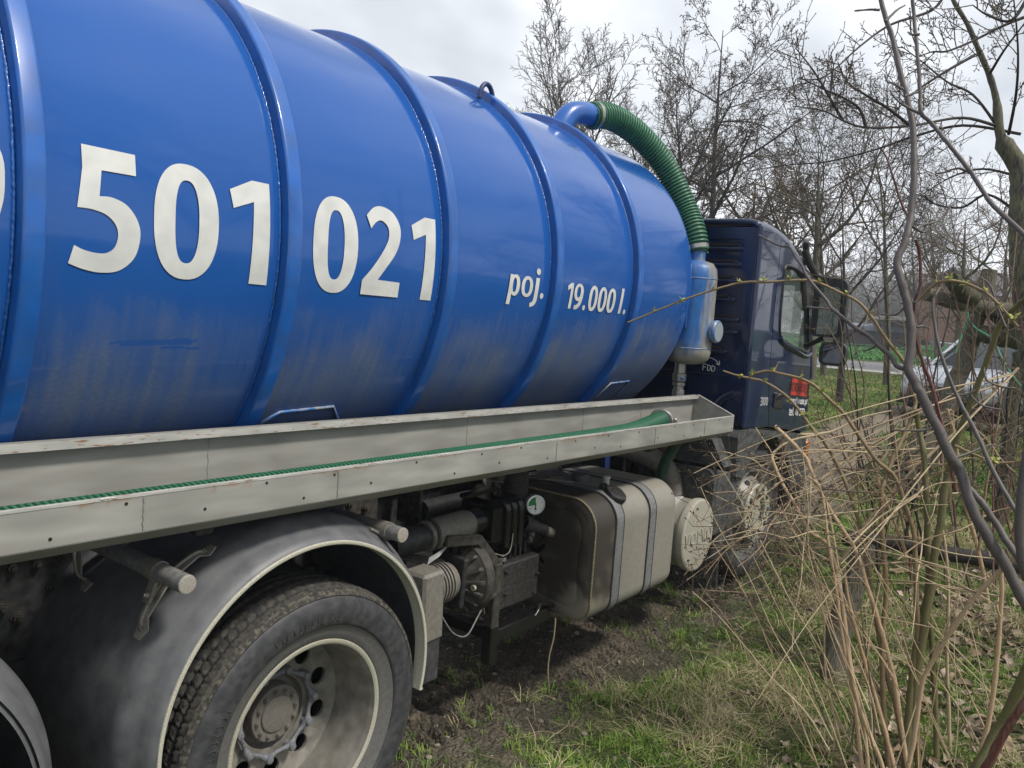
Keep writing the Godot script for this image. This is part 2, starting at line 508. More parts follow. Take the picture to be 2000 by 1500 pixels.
func ground_height(x: float, z: float, f: FastNoiseLite) -> float:
	var y := land(x, z)
	var near := smoothstep(14.0, 9.0, x) * smoothstep(-4.0, -2.0, z) * smoothstep(7.0, 5.0, z)
	if near > 0.0:
		var dd := dirt_at(x, z, f)
		y += near * (f.get_noise_2d(x * 2.2 + 40.0, z * 2.2) * 0.02 + f.get_noise_2d(x * 14.0, z * 14.0) * 0.012 * (0.5 + dd) + f.get_noise_2d(x * 45.0, z * 45.0) * 0.005)
		y -= 0.035 * near * dd
		# the print of a tyre along the near edge of the track
		if x > 2.6 and x < 8.0:
			var zc := 0.82 + 0.09 * (x - 3.8)
			for lane in 2:
				var e := (z - zc + lane * 0.30 - 0.0) / 0.13
				if absf(e) < 1.15:
					var side := 1.0 - smoothstep(0.85, 1.15, absf(e))
					var ph := x * 23.5 + absf(e) * 0.75 + f.get_noise_2d(x * 3.0, z * 3.0 + 9.0) * 0.5
					var bar := smoothstep(-0.2, 0.35, sin(ph * TAU * 0.5))
					var keep := clampf(0.65 + f.get_noise_2d(x * 1.1 + 7.0, lane * 30.0) * 1.2, 0.15, 1.0)
					y += side * keep * (-0.05 + 0.058 * bar)
	return y

func axis(dense0: float, dense1: float, step: float, lo: float, hi: float, growth: float, most: float) -> PackedFloat32Array:
	var out := PackedFloat32Array()
	var x := dense0
	var s := step
	while x > lo:
		s = minf(s * growth, most); x -= s
		out.append(maxf(x, lo))
	out.reverse()
	x = dense0
	while x < dense1:
		out.append(x); x += step
	s = step
	while x < hi:
		out.append(x)
		s = minf(s * growth, most); x += s
	out.append(hi)
	return out

func make_ground() -> void:
	var f := FastNoiseLite.new()
	f.seed = 77; f.frequency = 0.6; f.fractal_octaves = 3
	var xs := axis(2.7, 7.6, 0.018, -60.0, 420.0, 1.09, 14.0)
	var zs := axis(0.1, 3.2, 0.022, -260.0, 120.0, 1.09, 12.0)
	var nx := xs.size()
	var nz := zs.size()
	var g := G.new()
	g.v.resize(nx * nz); g.n.resize(nx * nz); g.c.resize(nx * nz)
	var hs := PackedFloat32Array()
	hs.resize(nx * nz)
	for i in nx:
		for j in nz:
			hs[i * nz + j] = ground_height(xs[i], zs[j], f)
	var soil := Vector3(0.155, 0.135, 0.104)
	var wet := Vector3(0.10, 0.088, 0.07)
	var sand := Vector3(0.37, 0.31, 0.23)
	var turf := Vector3(0.10, 0.135, 0.045)
	var straw := Vector3(0.26, 0.22, 0.125)
	for i in nx:
		var x := xs[i]
		for j in nz:
			var z := zs[j]
			var k := i * nz + j
			g.v[k] = Vector3(x, hs[k], z)
			var xa := maxi(i - 1, 0)
			var xb := mini(i + 1, nx - 1)
			var za := maxi(j - 1, 0)
			var zb := mini(j + 1, nz - 1)
			g.n[k] = Vector3(-(hs[xb * nz + j] - hs[xa * nz + j]) / (xs[xb] - xs[xa]), 1.0, -(hs[i * nz + zb] - hs[i * nz + za]) / (zs[zb] - zs[za])).normalized()
			var dd := dirt_at(x, z, f)
			var n1 := f.get_noise_2d(x * 0.9 + 90.0, z * 0.9)
			var n2 := f.get_noise_2d(x * 6.0, z * 6.0 + 50.0)
			var earth := soil.lerp(wet, clampf(0.45 - (z - 0.5) * 0.7 + n1 * 1.2, 0.0, 1.0) * smoothstep(9.0, 7.0, x))
			earth = earth.lerp(sand, clampf(smoothstep(8.0, 10.5, x) * 0.85 + n2 * 0.35, 0.0, 0.9))
			var grass := turf.lerp(straw, clampf(0.12 + n1 * 0.8 + n2 * 0.4, 0.0, 1.0))
			var cl := grass.lerp(earth, dd)
			cl *= 1.0 + 0.28 * n2
			if x > 40.0:
				cl = cl.lerp(Vector3(0.07, 0.18, 0.04) * (1.0 + 0.3 * n1), smoothstep(42.5, 44.0, x + n1 * 2.0))
			g.c[k] = Color(cl.x, cl.y, cl.z)
	for i in nx - 1:
		for j in nz - 1:
			var a := i * nz + j
			g.ix.append_array([a, a + nz, a + nz + 1, a, a + nz + 1, a + 1])
	mat("ground_mat", Color.WHITE, 0.95, {"vc": true, "spec": 0.25, "tex": noise_tex(31, 0.05, 0.55, 1.0, 5), "scale": Vector3(1.7, 1.7, 1.7), "world": true, "bump": N.bump, "bump_cm": 2.0})
	tag(obj("ground", g, M.ground_mat), "muddy dirt track and rough grass verge sloping gently up from the truck", "", "", "structure")
	# the asphalt lane that crosses behind, and its pale shoulder
	ribbon("road", 31.6, 39.6, 0.004, mat("asphalt", L(0.2, 0.2, 0.205), 0.85, {"tex": N.fine, "scale": Vector3(0.7, 0.7, 0.7)}), "grey asphalt lane crossing behind the trees")
	ribbon("road_shoulder", 30.3, 31.6, 0.008, mat("shoulder", L(0.42, 0.41, 0.37), 0.9, {"tex": N.fine, "scale": Vector3(0.9, 0.9, 0.9)}), "pale gravel shoulder along the near edge of the lane")

func ribbon(called: String, x0: float, x1: float, lift: float, m: Material, label: String) -> void:
	var rows := []
	for i in 91:
		var z := -170.0 + i * 3.0
		var row := PackedVector3Array()
		for k in 3:
			var x := lerpf(x0, x1, k / 2.0) - 0.03 * z * 0.3
			row.append(Vector3(x, land(x, z) + 0.03 + lift, z))
		rows.append(row)
	var g := G.new()
	rows.reverse()
	g.grid(rows)
	tag(obj(called, g, m), label, "", "", "structure")

# ------------------------------------------------------------------ the tanker lorry
func tank_r(x: float) -> float: return 1.097 - 0.0171 * x
func tank_y(x: float) -> float: return 2.133 + 0.0312 * x
func tank_at(x: float, th: float, lift := 0.0) -> Vector3:
	var r := tank_r(x) + lift
	return Vector3(x, tank_y(x) + r * sin(th), r * cos(th))
func tank_on(x: float, y: float, lift := 0.0) -> Vector3:       # the point of the near flank at this height
	return tank_at(x, asin(clampf((y - tank_y(x)) / tank_r(x), -1.0, 1.0)), lift)

const RINGS := [-0.21, 0.605, 1.42, 2.234, 3.047, 3.861, 4.722]
const TANK_X0 := -1.0
const TANK_X1 := 5.80

func make_truck() -> void:
	truck = thing("tanker_truck", "blue septic tanker truck with white numbers on its ribbed tank and a dark blue cab", "truck")
	make_tank()
	make_tray()
	make_chassis()
	make_wheels()
	make_guards()
	make_pump()
	make_fuel_tank()
	make_front_gear()
	make_filter()
	make_cab()

func tank_textures() -> Array:
	var w := 2048
	var h := 768
	var f := FastNoiseLite.new()
	f.seed = 5; f.frequency = 1.0; f.fractal_octaves = 3
	var col := PackedByteArray()
	col.resize(w * h * 3)
	var rgh := PackedByteArray()
	rgh.resize(w * h)
	var coat := PackedByteArray()
	coat.resize(w * h)
	for px in w:
		var x := TANK_X0 + (TANK_X1 - TANK_X0) * (px + 0.5) / w
		# how far along its bay: 0 just in front of a ring, 1 just behind the next
		var bay := 0.0
		for i in RINGS.size() - 1:
			if x >= RINGS[i] and x < RINGS[i + 1]:
				bay = (x - RINGS[i]) / (RINGS[i + 1] - RINGS[i])
		if x >= RINGS[RINGS.size() - 1]:
			bay = 0.3
		var clean := smoothstep(0.55, 1.0, bay) * 0.8
		var s1 := f.get_noise_2d(x * 16.0, 3.0)
		for py in h:
			var th := lerpf(90.0, -90.0, (py + 0.5) / h)             # degrees above the axle line of the tank
			var y := tank_y(x) + tank_r(x) * sin(deg_to_rad(th))
			var st := f.get_noise_2d(x * 28.0 + th * 0.02, th * 0.03) * 0.36 + f.get_noise_2d(x * 70.0, th * 0.05 + 20.0) * 0.2 + s1 * 0.3 + f.get_noise_2d(x * 7.0, th * 0.02 + 40.0) * 0.35
			var cloud := f.get_noise_2d(x * 2.1, th * 0.05 + 60.0)
			var top := 2.03 + 0.03 * (x - 2.0) + cloud * 0.10 + st * 0.10
			top += 0.05 * smoothstep(2.5, 4.5, x)
			var g := smoothstep(top, top - 0.36, y) * clampf(0.66 + st * 0.45 + cloud * 0.2 + 0.16 * smoothstep(2.2, 4.0, x), 0.0, 1.0) * (1.0 - clean)
			g += 0.08 * smoothstep(0.12, 0.0, bay) * smoothstep(2.3, 2.0, y)
			# weak veil of road film over everything
			var film := 0.03 + 0.03 * clampf(cloud + 0.4, 0.0, 1.0) + smoothstep(60.0, 85.0, th) * 0.12
			# a hand has rubbed a patch clean behind the second ring
			if x > 1.64 and x < 1.93 and th < -15.0 and th > -20.5:
				var e := (x - 1.64) / 0.29
				for k in 4:
					var line: float = -17.9 + [0.9, 0.45, -0.35, -1.0][k] * e + 0.5 * sin(e * 3.0 + k) * (0.4 if k % 2 else -0.3)
					if absf(th - line) < 0.22 and e < [0.86, 0.95, 0.9, 1.0][k] and e > [0.5, 0.0, 0.1, 0.55][k]:
						g *= 0.12
			var a := clampf(g * 0.85 + film, 0.0, 0.9)
			var spot := 0.0
			for q in [[1.40, -38.0, 0.035], [1.43, -29.0, 0.022], [2.26, -31.0, 0.022], [3.88, -27.0, 0.015], [1.47, -45.0, 0.03], [5.42, -8.0, 0.012]]:
				var dx: float = (x - q[0]) / q[2]
				var dy: float = (th - q[1]) * 0.018 / q[2]
				spot = maxf(spot, 1.0 - smoothstep(0.5, 1.0, sqrt(dx * dx + dy * dy) + 0.7 * f.get_noise_2d(x * 60.0, th * 1.2)))
			var grit := 1.0 + 0.25 * f.get_noise_2d(x * 40.0, th * 1.6)
			var r := lerpf(0.0022, 0.13 * grit, a)
			var gg := lerpf(0.076, 0.165 * grit, a)
			var b := lerpf(0.33, 0.235 * grit, a)
			r = lerpf(r, 0.24, spot * 0.8); gg = lerpf(gg, 0.15, spot * 0.8); b = lerpf(b, 0.07, spot * 0.8)
			var k := (py * w + px) * 3
			col[k] = int(255.0 * pow(r, 0.4545)); col[k + 1] = int(255.0 * pow(gg, 0.4545)); col[k + 2] = int(255.0 * pow(b, 0.4545))
			coat[py * w + px] = int(255.0 * clampf(0.85 - a * 1.3, 0.0, 1.0))
			rgh[py * w + px] = int(255.0 * clampf(0.17 + 0.04 * cloud + a * 0.62 + 0.05 * st * g, 0.1, 0.85))
	return [ImageTexture.create_from_image(Image.create_from_data(w, h, false, Image.FORMAT_RGB8, col)), ImageTexture.create_from_image(Image.create_from_data(w, h, false, Image.FORMAT_L8, rgh)), ImageTexture.create_from_image(Image.create_from_data(w, h, false, Image.FORMAT_L8, coat))]

func make_tank() -> void:
	var tx := tank_textures()
	var shell := mat("tank_blue", Color.WHITE, 1.0, {"uv": true, "tex": tx[0], "rough_tex": tx[1], "spec": 0.3, "coat": 0.7, "coat_rough": 0.06})
	shell.clearcoat_texture = tx[2]
	shell.texture_repeat = false
	var f := FastNoiseLite.new()
	f.seed = 21; f.frequency = 1.0; f.fractal_octaves = 2
	# stations along the tank; the ends are dished
	var st := []
	for i in 7:
		var a := i / 6.0 * PI / 2
		st.append([-1.0 - 0.22 * cos(a), 0.93 * sin(a) if i < 6 else 1.0])
	var x := -0.95
	while x < 5.44:
		st.append([x, 1.0]); x += 0.07
	st.append_array([[5.47, 1.0], [5.505, 0.996], [5.53, 0.985], [5.552, 0.965], [5.566, 0.938], [5.58, 0.9], [5.62, 0.78], [5.66, 0.6], [5.69, 0.4], [5.705, 0.2], [5.71, 0.002]])
	var rows := []
	var uvs := []
	for s in st:
		var row := PackedVector3Array()
		var uv := PackedVector2Array()
		var bay := 0.0
		for i in RINGS.size() - 1:
			if s[0] > RINGS[i] and s[0] < RINGS[i + 1]:
				bay = sin(PI * (s[0] - RINGS[i]) / (RINGS[i + 1] - RINGS[i]))
		for k in 145:
			var th := -PI / 2 - TAU * k / 144.0
			var wob := 0.0025 * bay * f.get_noise_2d(s[0] * 2.3, th * 2.6) - 0.0015 * bay
			var r: float = (tank_r(s[0]) + wob) * s[1]
			row.append(Vector3(s[0], tank_y(s[0]) + r * sin(th), r * cos(th)))
			var e := rad_to_deg(asin(clampf(sin(th), -1.0, 1.0)))
			uv.append(Vector2(clampf((s[0] - TANK_X0) / (TANK_X1 - TANK_X0), 0.0, 1.0), (90.0 - e) / 180.0))
		rows.append(row)
		uvs.append(uv)
	var g := G.new()
	g.grid(rows, false, false, uvs)
	var tank := obj("tank", g, shell, truck)
	# stiffening rings: folded hat sections welded round the shell
	for xr in RINGS:
		var rg := G.new()
		var prof := [[-0.058, -0.004], [-0.056, 0.037], [-0.0535, 0.0425], [-0.048, 0.0455], [-0.008, 0.046], [-0.002, 0.044], [0.001, 0.038], [0.004, -0.004]]
		var rr := []
		for p in prof:
			var row := PackedVector3Array()
			for k in 160:
				row.append(tank_at(xr + p[0], -TAU * k / 160.0, p[1]))
			rr.append(row)
		rg.grid([rr[0], rr[1]], true); rg.grid(rr.slice(1, 7), true); rg.grid([rr[6], rr[7]], true)
		var ring := obj("stiffening_ring", rg, M.tank_blue_trim, tank)
		# the weld along its foot, a row of little beads
		var wg := G.new()
		var path := PackedVector3Array()
		var rad := PackedFloat32Array()
		for k in 420:
			var th := -1.15 + 2.75 * k / 419.0
			path.append(tank_at(xr - 0.062 + 0.002 * f.get_noise_2d(k * 0.21, xr * 9.0), th, -0.0005))
			rad.append(0.0052 + 0.0012 * sin(k * 2.1) + 0.0015 * f.get_noise_2d(k * 0.9, xr))
		wg.tube(path, rad, 5, false)
		obj("weld_seam", wg, M.tank_blue_trim, tank)
	# white numerals, laid on the shell
	for d in [["9", 1.125, 1.337], ["5", 1.495, 1.690], ["0", 1.729, 1.941], ["1", 1.978, 2.132], ["0", 2.312, 2.521], ["2", 2.553, 2.752], ["1", 2.800, 2.946]]:
		obj("numeral", glyph(d[0], d[1], d[2], 2.064, 0.332), M.lettering_white, tank)
	for d in [["p", 3.462, 3.555], ["o", 3.568, 3.663], ["j", 3.655, 3.735], [".", 3.732, 3.762], ["1", 3.975, 4.03], ["9", 4.045, 4.135], [".", 4.148, 4.175], ["0", 4.198, 4.288], ["0", 4.298, 4.388], ["0", 4.398, 4.490], ["l", 4.545, 4.578], [".", 4.603, 4.632]]:
		obj("small_letter", glyph(d[0], d[1], d[2], 2.125 if d[0] in "poj." and d[1] < 3.8 else 2.09, 0.133), M.lettering_white, tank)
	# doubler plates with welded edges low on the flank
	for q in [[2.29, 2.345, 2.60, 2.685, -0.64, -0.60], [4.86, 4.88, 5.12, 5.15, -0.78, -0.662]]:
		var pg := G.new()
		var pts := [tank_at(q[0], -0.80, 0.006), tank_at(q[0], q[4], 0.006), tank_at(q[1], q[5], 0.006), tank_at(q[2], q[5], 0.006), tank_at(q[3], q[4] - 0.05, 0.006), tank_at(q[3], -0.80, 0.006)]
		var pp := PackedVector3Array()
		for i in pts.size():
			pp.append(pts[i])
		pg.tube(pp, PackedFloat32Array([0.007]), 5)
		obj("welded_edge", pg, M.filter_blue, tank)
	# lifting eye on the crown
	var eg := G.new()
	var ep := PackedVector3Array()
	for k in 13:
		var a := PI * k / 12.0
		ep.append(tank_at(3.80, 1.02, 0.0) + Vector3(-0.055 * cos(a), 0.085 * sin(a) + 0.01, 0))
	eg.tube(ep, PackedFloat32Array([0.013]), 8)
	obj("lifting_eye", eg, M.frame_blue, tank)

# ---- glyphs: quads and polygons in glyph units (x 0..1 across, y 0..1 up), laid on the tank between x0 and x1
func ellip(cx: float, cy: float, rx: float, ry: float, pw: float, a0: float, a1: float, cnt: int) -> PackedVector2Array:
	var out := PackedVector2Array()
	for i in cnt + 1:
		var a := lerpf(a0, a1, float(i) / cnt)
		var cs := cos(a)
		var sn := sin(a)
		out.append(Vector2(cx + rx * signf(cs) * pow(absf(cs), pw), cy + ry * signf(sn) * pow(absf(sn), pw)))
	return out

func smooth2(pts: Array, per := 7) -> PackedVector2Array:
	var out := PackedVector2Array()
	var m := pts.size()
	for i in m - 1:
		for k in per:
			out.append((pts[i] as Vector2).cubic_interpolate(pts[i + 1], pts[maxi(i - 1, 0)], pts[mini(i + 2, m - 1)], float(k) / per))
	out.append(pts[m - 1])
	return out

func glyph_shapes(ch: String) -> Array:      # [bands of (outer, inner)], [polygons]
	var V := func(a: float, b: float) -> Vector2: return Vector2(a, b)
	var bands := []
	var polys := []
	match ch:
		"0":
			bands.append([ellip(0.5, 0.5, 0.5, 0.515, 0.86, 0, TAU, 48), ellip(0.5, 0.5, 0.185, 0.37, 0.8, 0, TAU, 48)])
		"o":
			bands.append([ellip(0.5, 0.36, 0.5, 0.375, 0.92, 0, TAU, 36), ellip(0.5, 0.36, 0.22, 0.255, 0.85, 0, TAU, 36)])
		"9":
			bands.append([ellip(0.5, 0.665, 0.5, 0.345, 0.92, 0, TAU, 40), ellip(0.48, 0.675, 0.205, 0.215, 0.88, 0, TAU, 40)])
			bands.append([smooth2([Vector2(1.0, 0.66), Vector2(0.98, 0.44), Vector2(0.86, 0.2), Vector2(0.62, 0.04), Vector2(0.35, -0.015), Vector2(0.18, -0.01)]), smooth2([Vector2(0.7, 0.6), Vector2(0.66, 0.42), Vector2(0.6, 0.3), Vector2(0.48, 0.2), Vector2(0.34, 0.16), Vector2(0.18, 0.15)])])
		"1":
			polys.append(PackedVector2Array([V.call(0.02, 0.87), V.call(0.56, 0.995), V.call(0.99, 0.995), V.call(1.0, 0.0), V.call(0.55, 0.0), V.call(0.59, 0.79), V.call(0.1, 0.70)]))
		"2":
			bands.append([smooth2([Vector2(0.05, 0.885), Vector2(0.24, 0.985), Vector2(0.47, 1.015), Vector2(0.75, 0.965), Vector2(0.93, 0.82), Vector2(0.93, 0.66), Vector2(0.82, 0.5), Vector2(0.6, 0.33), Vector2(0.40, 0.18)]), smooth2([Vector2(0.16, 0.745), Vector2(0.28, 0.82), Vector2(0.42, 0.855), Vector2(0.57, 0.815), Vector2(0.63, 0.74), Vector2(0.6, 0.63), Vector2(0.45, 0.48), Vector2(0.22, 0.3), Vector2(0.0, 0.16)])])
			polys.append(PackedVector2Array([V.call(0.0, 0.0), V.call(1.0, 0.0), V.call(1.0, 0.175), V.call(0.40, 0.18), V.call(0.0, 0.16)]))
		"5":
			polys.append(PackedVector2Array([V.call(0.165, 1.0), V.call(0.93, 1.0), V.call(0.93, 0.82), V.call(0.43, 0.815), V.call(0.165, 0.815)]))
			polys.append(PackedVector2Array([V.call(0.165, 0.815), V.call(0.43, 0.815), V.call(0.395, 0.6), V.call(0.09, 0.485)]))
			bands.append([smooth2([Vector2(0.395, 0.6), Vector2(0.58, 0.605), Vector2(0.79, 0.56), Vector2(0.95, 0.445), Vector2(1.0, 0.31), Vector2(0.93, 0.13), Vector2(0.72, 0.01), Vector2(0.45, -0.022), Vector2(0.2, -0.005), Vector2(0.0, 0.03)]), smooth2([Vector2(0.09, 0.485), Vector2(0.3, 0.485), Vector2(0.5, 0.455), Vector2(0.63, 0.385), Vector2(0.67, 0.3), Vector2(0.63, 0.2), Vector2(0.52, 0.145), Vector2(0.38, 0.135), Vector2(0.2, 0.15), Vector2(0.065, 0.18)])])
		"p":
			polys.append(PackedVector2Array([V.call(0.12, 0.72), V.call(0.4, 0.72), V.call(0.32, -0.33), V.call(0.02, -0.33)]))
			bands.append([ellip(0.6, 0.36, 0.4, 0.375, 0.92, 0, TAU, 36), ellip(0.55, 0.36, 0.16, 0.25, 0.85, 0, TAU, 36)])
		"j":
			polys.append(PackedVector2Array([V.call(0.36, 0.72), V.call(0.74, 0.72), V.call(0.7, 0.1), V.call(0.32, 0.1)]))
			bands.append([smooth2([Vector2(0.7, 0.1), Vector2(0.66, -0.14), Vector2(0.46, -0.29), Vector2(0.05, -0.36)]), smooth2([Vector2(0.32, 0.1), Vector2(0.3, -0.06), Vector2(0.22, -0.16), Vector2(0.0, -0.21)])])
			polys.append(ellip(0.56, 0.95, 0.22, 0.12, 1.0, 0, TAU * 15.0 / 16.0, 15))
		"l":
			polys.append(PackedVector2Array([V.call(0.15, 1.08), V.call(1.0, 1.08), V.call(0.85, 0.0), V.call(0.0, 0.0)]))
		".":
			polys.append(ellip(0.5, 0.09, 0.5, 0.11, 1.0, 0, TAU * 15.0 / 16.0, 15))
	return [bands, polys]

func glyph(ch: String, x0: float, x1: float, y0: float, hgt: float) -> G:
	var g := G.new()
	var put := func(p: Vector2) -> Vector3: return tank_on(lerpf(x0, x1, p.x), y0 + p.y * hgt, 0.002)
	var sh := glyph_shapes(ch)
	for b in sh[0]:
		for i in b[0].size() - 1:
			var q := PackedVector2Array([b[0][i], b[0][i + 1], b[1][i + 1], b[1][i]])
			for s in 3:      # three steps across the stroke keep it on the curve
				var t0 := s / 3.0
				var t1 := (s + 1) / 3.0
				g.out_quad(tank_at(x0, 0.0, -1.0), put.call(q[0].lerp(q[3], t0)), put.call(q[1].lerp(q[2], t0)), put.call(q[1].lerp(q[2], t1)), put.call(q[0].lerp(q[3], t1)))
	for p in sh[1]:
		for s in 16:
			var lo := -0.4 + s * 0.1
			for piece in Geometry2D.intersect_polygons(p, PackedVector2Array([Vector2(-1, lo), Vector2(2, lo), Vector2(2, lo + 0.1), Vector2(-1, lo + 0.1)])):
				var t := Geometry2D.triangulate_polygon(piece)
				for i in range(0, t.size(), 3):
					var a: Vector3 = put.call(piece[t[i]])
					var b: Vector3 = put.call(piece[t[i + 1]])
					var d: Vector3 = put.call(piece[t[i + 2]])
					if (b - a).cross(d - a).z > 0.0: g.tri(a, b, d)
					else: g.tri(a, d, b)
	return g

# ---- the open sheet-metal trough along the flank that carries a hose
func plate(g: G, a: Vector2, b: Vector2, x0: float, x1: float, th := 0.004, over := 0.0) -> void:   # a, b are (z, y)
	var d := (b - a).normalized()
	var nn := Vector2(-d.y, d.x) * th * 0.5
	a -= d * over; b += d * over
	g.prism(PackedVector2Array([a + nn, b + nn, b - nn, a - nn]), Transform3D(Basis(Vector3(0, 0, 1), Vector3(0, 1, 0), Vector3(1, 0, 0)), Vector3.ZERO), x0, x1)

func make_tray() -> void:
	var x0 := -1.2
	var x1 := 5.775
	var tray := Node3D.new()
	tray.name = "hose_tray"
	truck.add_child(tray, true)
	var g := G.new()
	plate(g, Vector2(1.002, 1.556), Vector2(1.002, 1.581), x0, x1, 0.005)
	obj("flange_edge", g, M.tray_rusty, tray)
	g = G.new()
	plate(g, Vector2(0.968, 1.5785), Vector2(0.9995, 1.5785), x0, x1, 0.004)
	obj("flange", g, M.tray_grey, tray)
	g = G.new()
	plate(g, Vector2(0.968, 1.328), Vector2(0.968, 1.5765), x0, x1)
	obj("inner_wall", g, M.tray_grey, tray)
	g = G.new()
	plate(g, Vector2(0.966, 1.324), Vector2(1.205, 1.3216), x0, x1)
	obj("floor_sheet", g, M.tray_grey, tray)
	g = G.new()
	plate(g, Vector2(1.206, 1.3218), Vector2(1.2695, 1.363), x0, x1)
	obj("bottom_fold", g, M.tray_grey, tray)
	g = G.new()
	var rf := FastNoiseLite.new()
	rf.seed = 61; rf.frequency = 1.0; rf.fractal_octaves = 4
	for face_ in [[1.272, false], [1.268, true]]:
		var rowsw := []
		for k in 10:
			var row := PackedVector3Array()
			for i in 700:
				row.append(Vector3(lerpf(x0, x1, i / 699.0), lerpf(1.364, 1.4635, k / 9.0), face_[0]))
			if face_[1]: row.reverse()
			rowsw.append(row)
		g.grid(rowsw)
	for q in g.v:      # rust creeps down from under the lip, thin runs of it reach lower
		var under := smoothstep(1.452 - 0.03 * clampf(rf.get_noise_2d(q.x * 9.0, 3.0), 0.0, 1.0), 1.4635, q.y)
		var patch := smoothstep(0.0, 0.35, rf.get_noise_2d(q.x * 2.2, 7.0) + 0.5 * rf.get_noise_2d(q.x * 30.0, q.y * 20.0))
		var low := smoothstep(1.40, 1.37, q.y) * 0.35 * (0.6 + rf.get_noise_2d(q.x * 5.0, 40.0))
		var cl := Vector3(0.345, 0.342, 0.315).lerp(Vector3(0.3, 0.16, 0.065), under * patch * 0.85).lerp(Vector3(0.25, 0.235, 0.2), low)
		g.c.append(Color(cl.x, cl.y, cl.z))
	obj("outer_wall", g, M.tray_sheet, tray)
	g = G.new()
	plate(g, Vector2(1.254, 1.4665), Vector2(1.2735, 1.4665), x0, x1, 0.006)
	obj("lip", g, M.tray_rusty, tray)
	# closing plate at the front, rims folded
	g = G.new()
	g.prism(PackedVector2Array([Vector2(0.969, 1.575), Vector2(0.969, 1.326), Vector2(1.205, 1.323), Vector2(1.268, 1.365), Vector2(1.268, 1.462), Vector2(1.01, 1.575)]), Transform3D(Basis(Vector3(0, 0, 1), Vector3(0, 1, 0), Vector3(1, 0, 0)), Vector3.ZERO), x1 + 0.001, x1 + 0.006)
	obj("end_plate", g, M.tray_grey, tray)
	g = G.new()
	g.tube(PackedVector3Array([Vector3(x1 + 0.002, 1.58, 1.0), Vector3(x1 + 0.004, 1.468, 1.268)]), PackedFloat32Array([0.006]), 6)
	obj("end_rim", g, M.tray_rusty, tray)
	# weld seams where the sheets are joined, bolt holes, blobs of weld on the lip
	for x in [0.62, 1.62, 2.30, 3.62, 4.62, 5.30]:
		g = G.new()
		var path := PackedVector3Array()
		for k in 12:
			path.append(Vector3(x + 0.002 * sin(k * 2.3), 1.37 + 0.09 * k / 11.0, 1.2725))
		g.tube(path, PackedFloat32Array([0.0035]), 5)
		obj("weld_seam", g, M.tray_grey, tray)
		g = G.new()
		path = PackedVector3Array()
		for k in 14:
			path.append(Vector3(x - 0.30 + 0.002 * sin(k * 1.9), 1.36 + 0.19 * k / 13.0, 0.9705))
		g.tube(path, PackedFloat32Array([0.0028]), 5)
		obj("weld_seam", g, M.tray_grey, tray)
	for k in 26:
		var x := 1.25 + k * 0.178 + 0.05 * sin(k * 5.1)
		g = G.new()
		g.lathe(PackedVector2Array([Vector2(0.0001, 0.0012), Vector2(0.0048, 0.0012), Vector2(0.0048, -0.001)]), Transform3D(Basis.IDENTITY, Vector3(x, [1.452, 1.385, 1.448, 1.40][k % 4], 1.272)), 8)
		obj("bolt_hole", g, M.cab_seam, tray)
	for k in 9:
		var x := 1.5 + k * 0.45 + 0.1 * sin(k * 3.3)
		g = G.new()
		g.tube(spline([Vector3(x, 1.4685, 1.272), Vector3(x + 0.02, 1.4695, 1.271), Vector3(x + 0.045, 1.468, 1.272)], 4), PackedFloat32Array([0.003, 0.004, 0.005, 0.0035, 0.005, 0.0035, 0.004, 0.003, 0.002]), 6)
		obj("weld_blob", g, M.tray_rusty, tray)
	# brackets that carry it, under the tank
	for x in [0.4, 1.9, 3.4, 4.9]:
		g = G.new()
		g.box(Vector3(x, 1.295, 0.78), Vector3(0.06, 0.045, 0.7), Basis.IDENTITY, 0.006)
		obj("tray_bracket", g, M.chassis_dark, tray)
	# round coupling in which the loose hose ends
	g = G.new()
	var xf := Transform3D(Basis(Vector3(0.25, 0.1, 0.96).normalized(), Vector3(-0.1, 0.99, -0.08).normalized(), Vector3(0.96, 0.1, -0.27).normalized()).orthonormalized(), Vector3(5.06, 1.455, 1.09))
	g.lathe(PackedVector2Array([Vector2(0.05, -0.04), Vector2(0.072, -0.04), Vector2(0.078, -0.03), Vector2(0.078, 0.0), Vector2(0.066, 0.005), Vector2(0.066, 0.03), Vector2(0.05, 0.03)]), xf, 32)
	obj("hose_coupling", g, M.clamp_steel, tray)
	for k in 2:
		g = G.new()
		g.box(xf * Vector3(0.085 * (1 if k else -1), 0, -0.015), Vector3(0.02, 0.03, 0.03), xf.basis, 0.004)
		obj("coupling_lug", g, M.clamp_steel, tray)

func bolt(parent: Node, at_: Vector3, axis_: Vector3, r := 0.016, m: Material = null, called := "bolt") -> void:
	var g := G.new()
	var zz := axis_.normalized()
	var xx := zz.cross(Vector3.UP if absf(zz.y) < 0.9 else Vector3.RIGHT).normalized()
	var xf := Transform3D(Basis(xx, zz.cross(xx), zz), at_)
	g.lathe(PackedVector2Array([Vector2(r * 1.35, 0), Vector2(r * 1.35, r * 0.3), Vector2(r, r * 0.3), Vector2(r, r * 1.1), Vector2(r * 0.55, r * 1.15), Vector2(r * 0.55, r * 1.8), Vector2(0.0001, r * 1.8)]), xf, 6)
	obj(called, g, m if m else M.chassis_brown, parent)

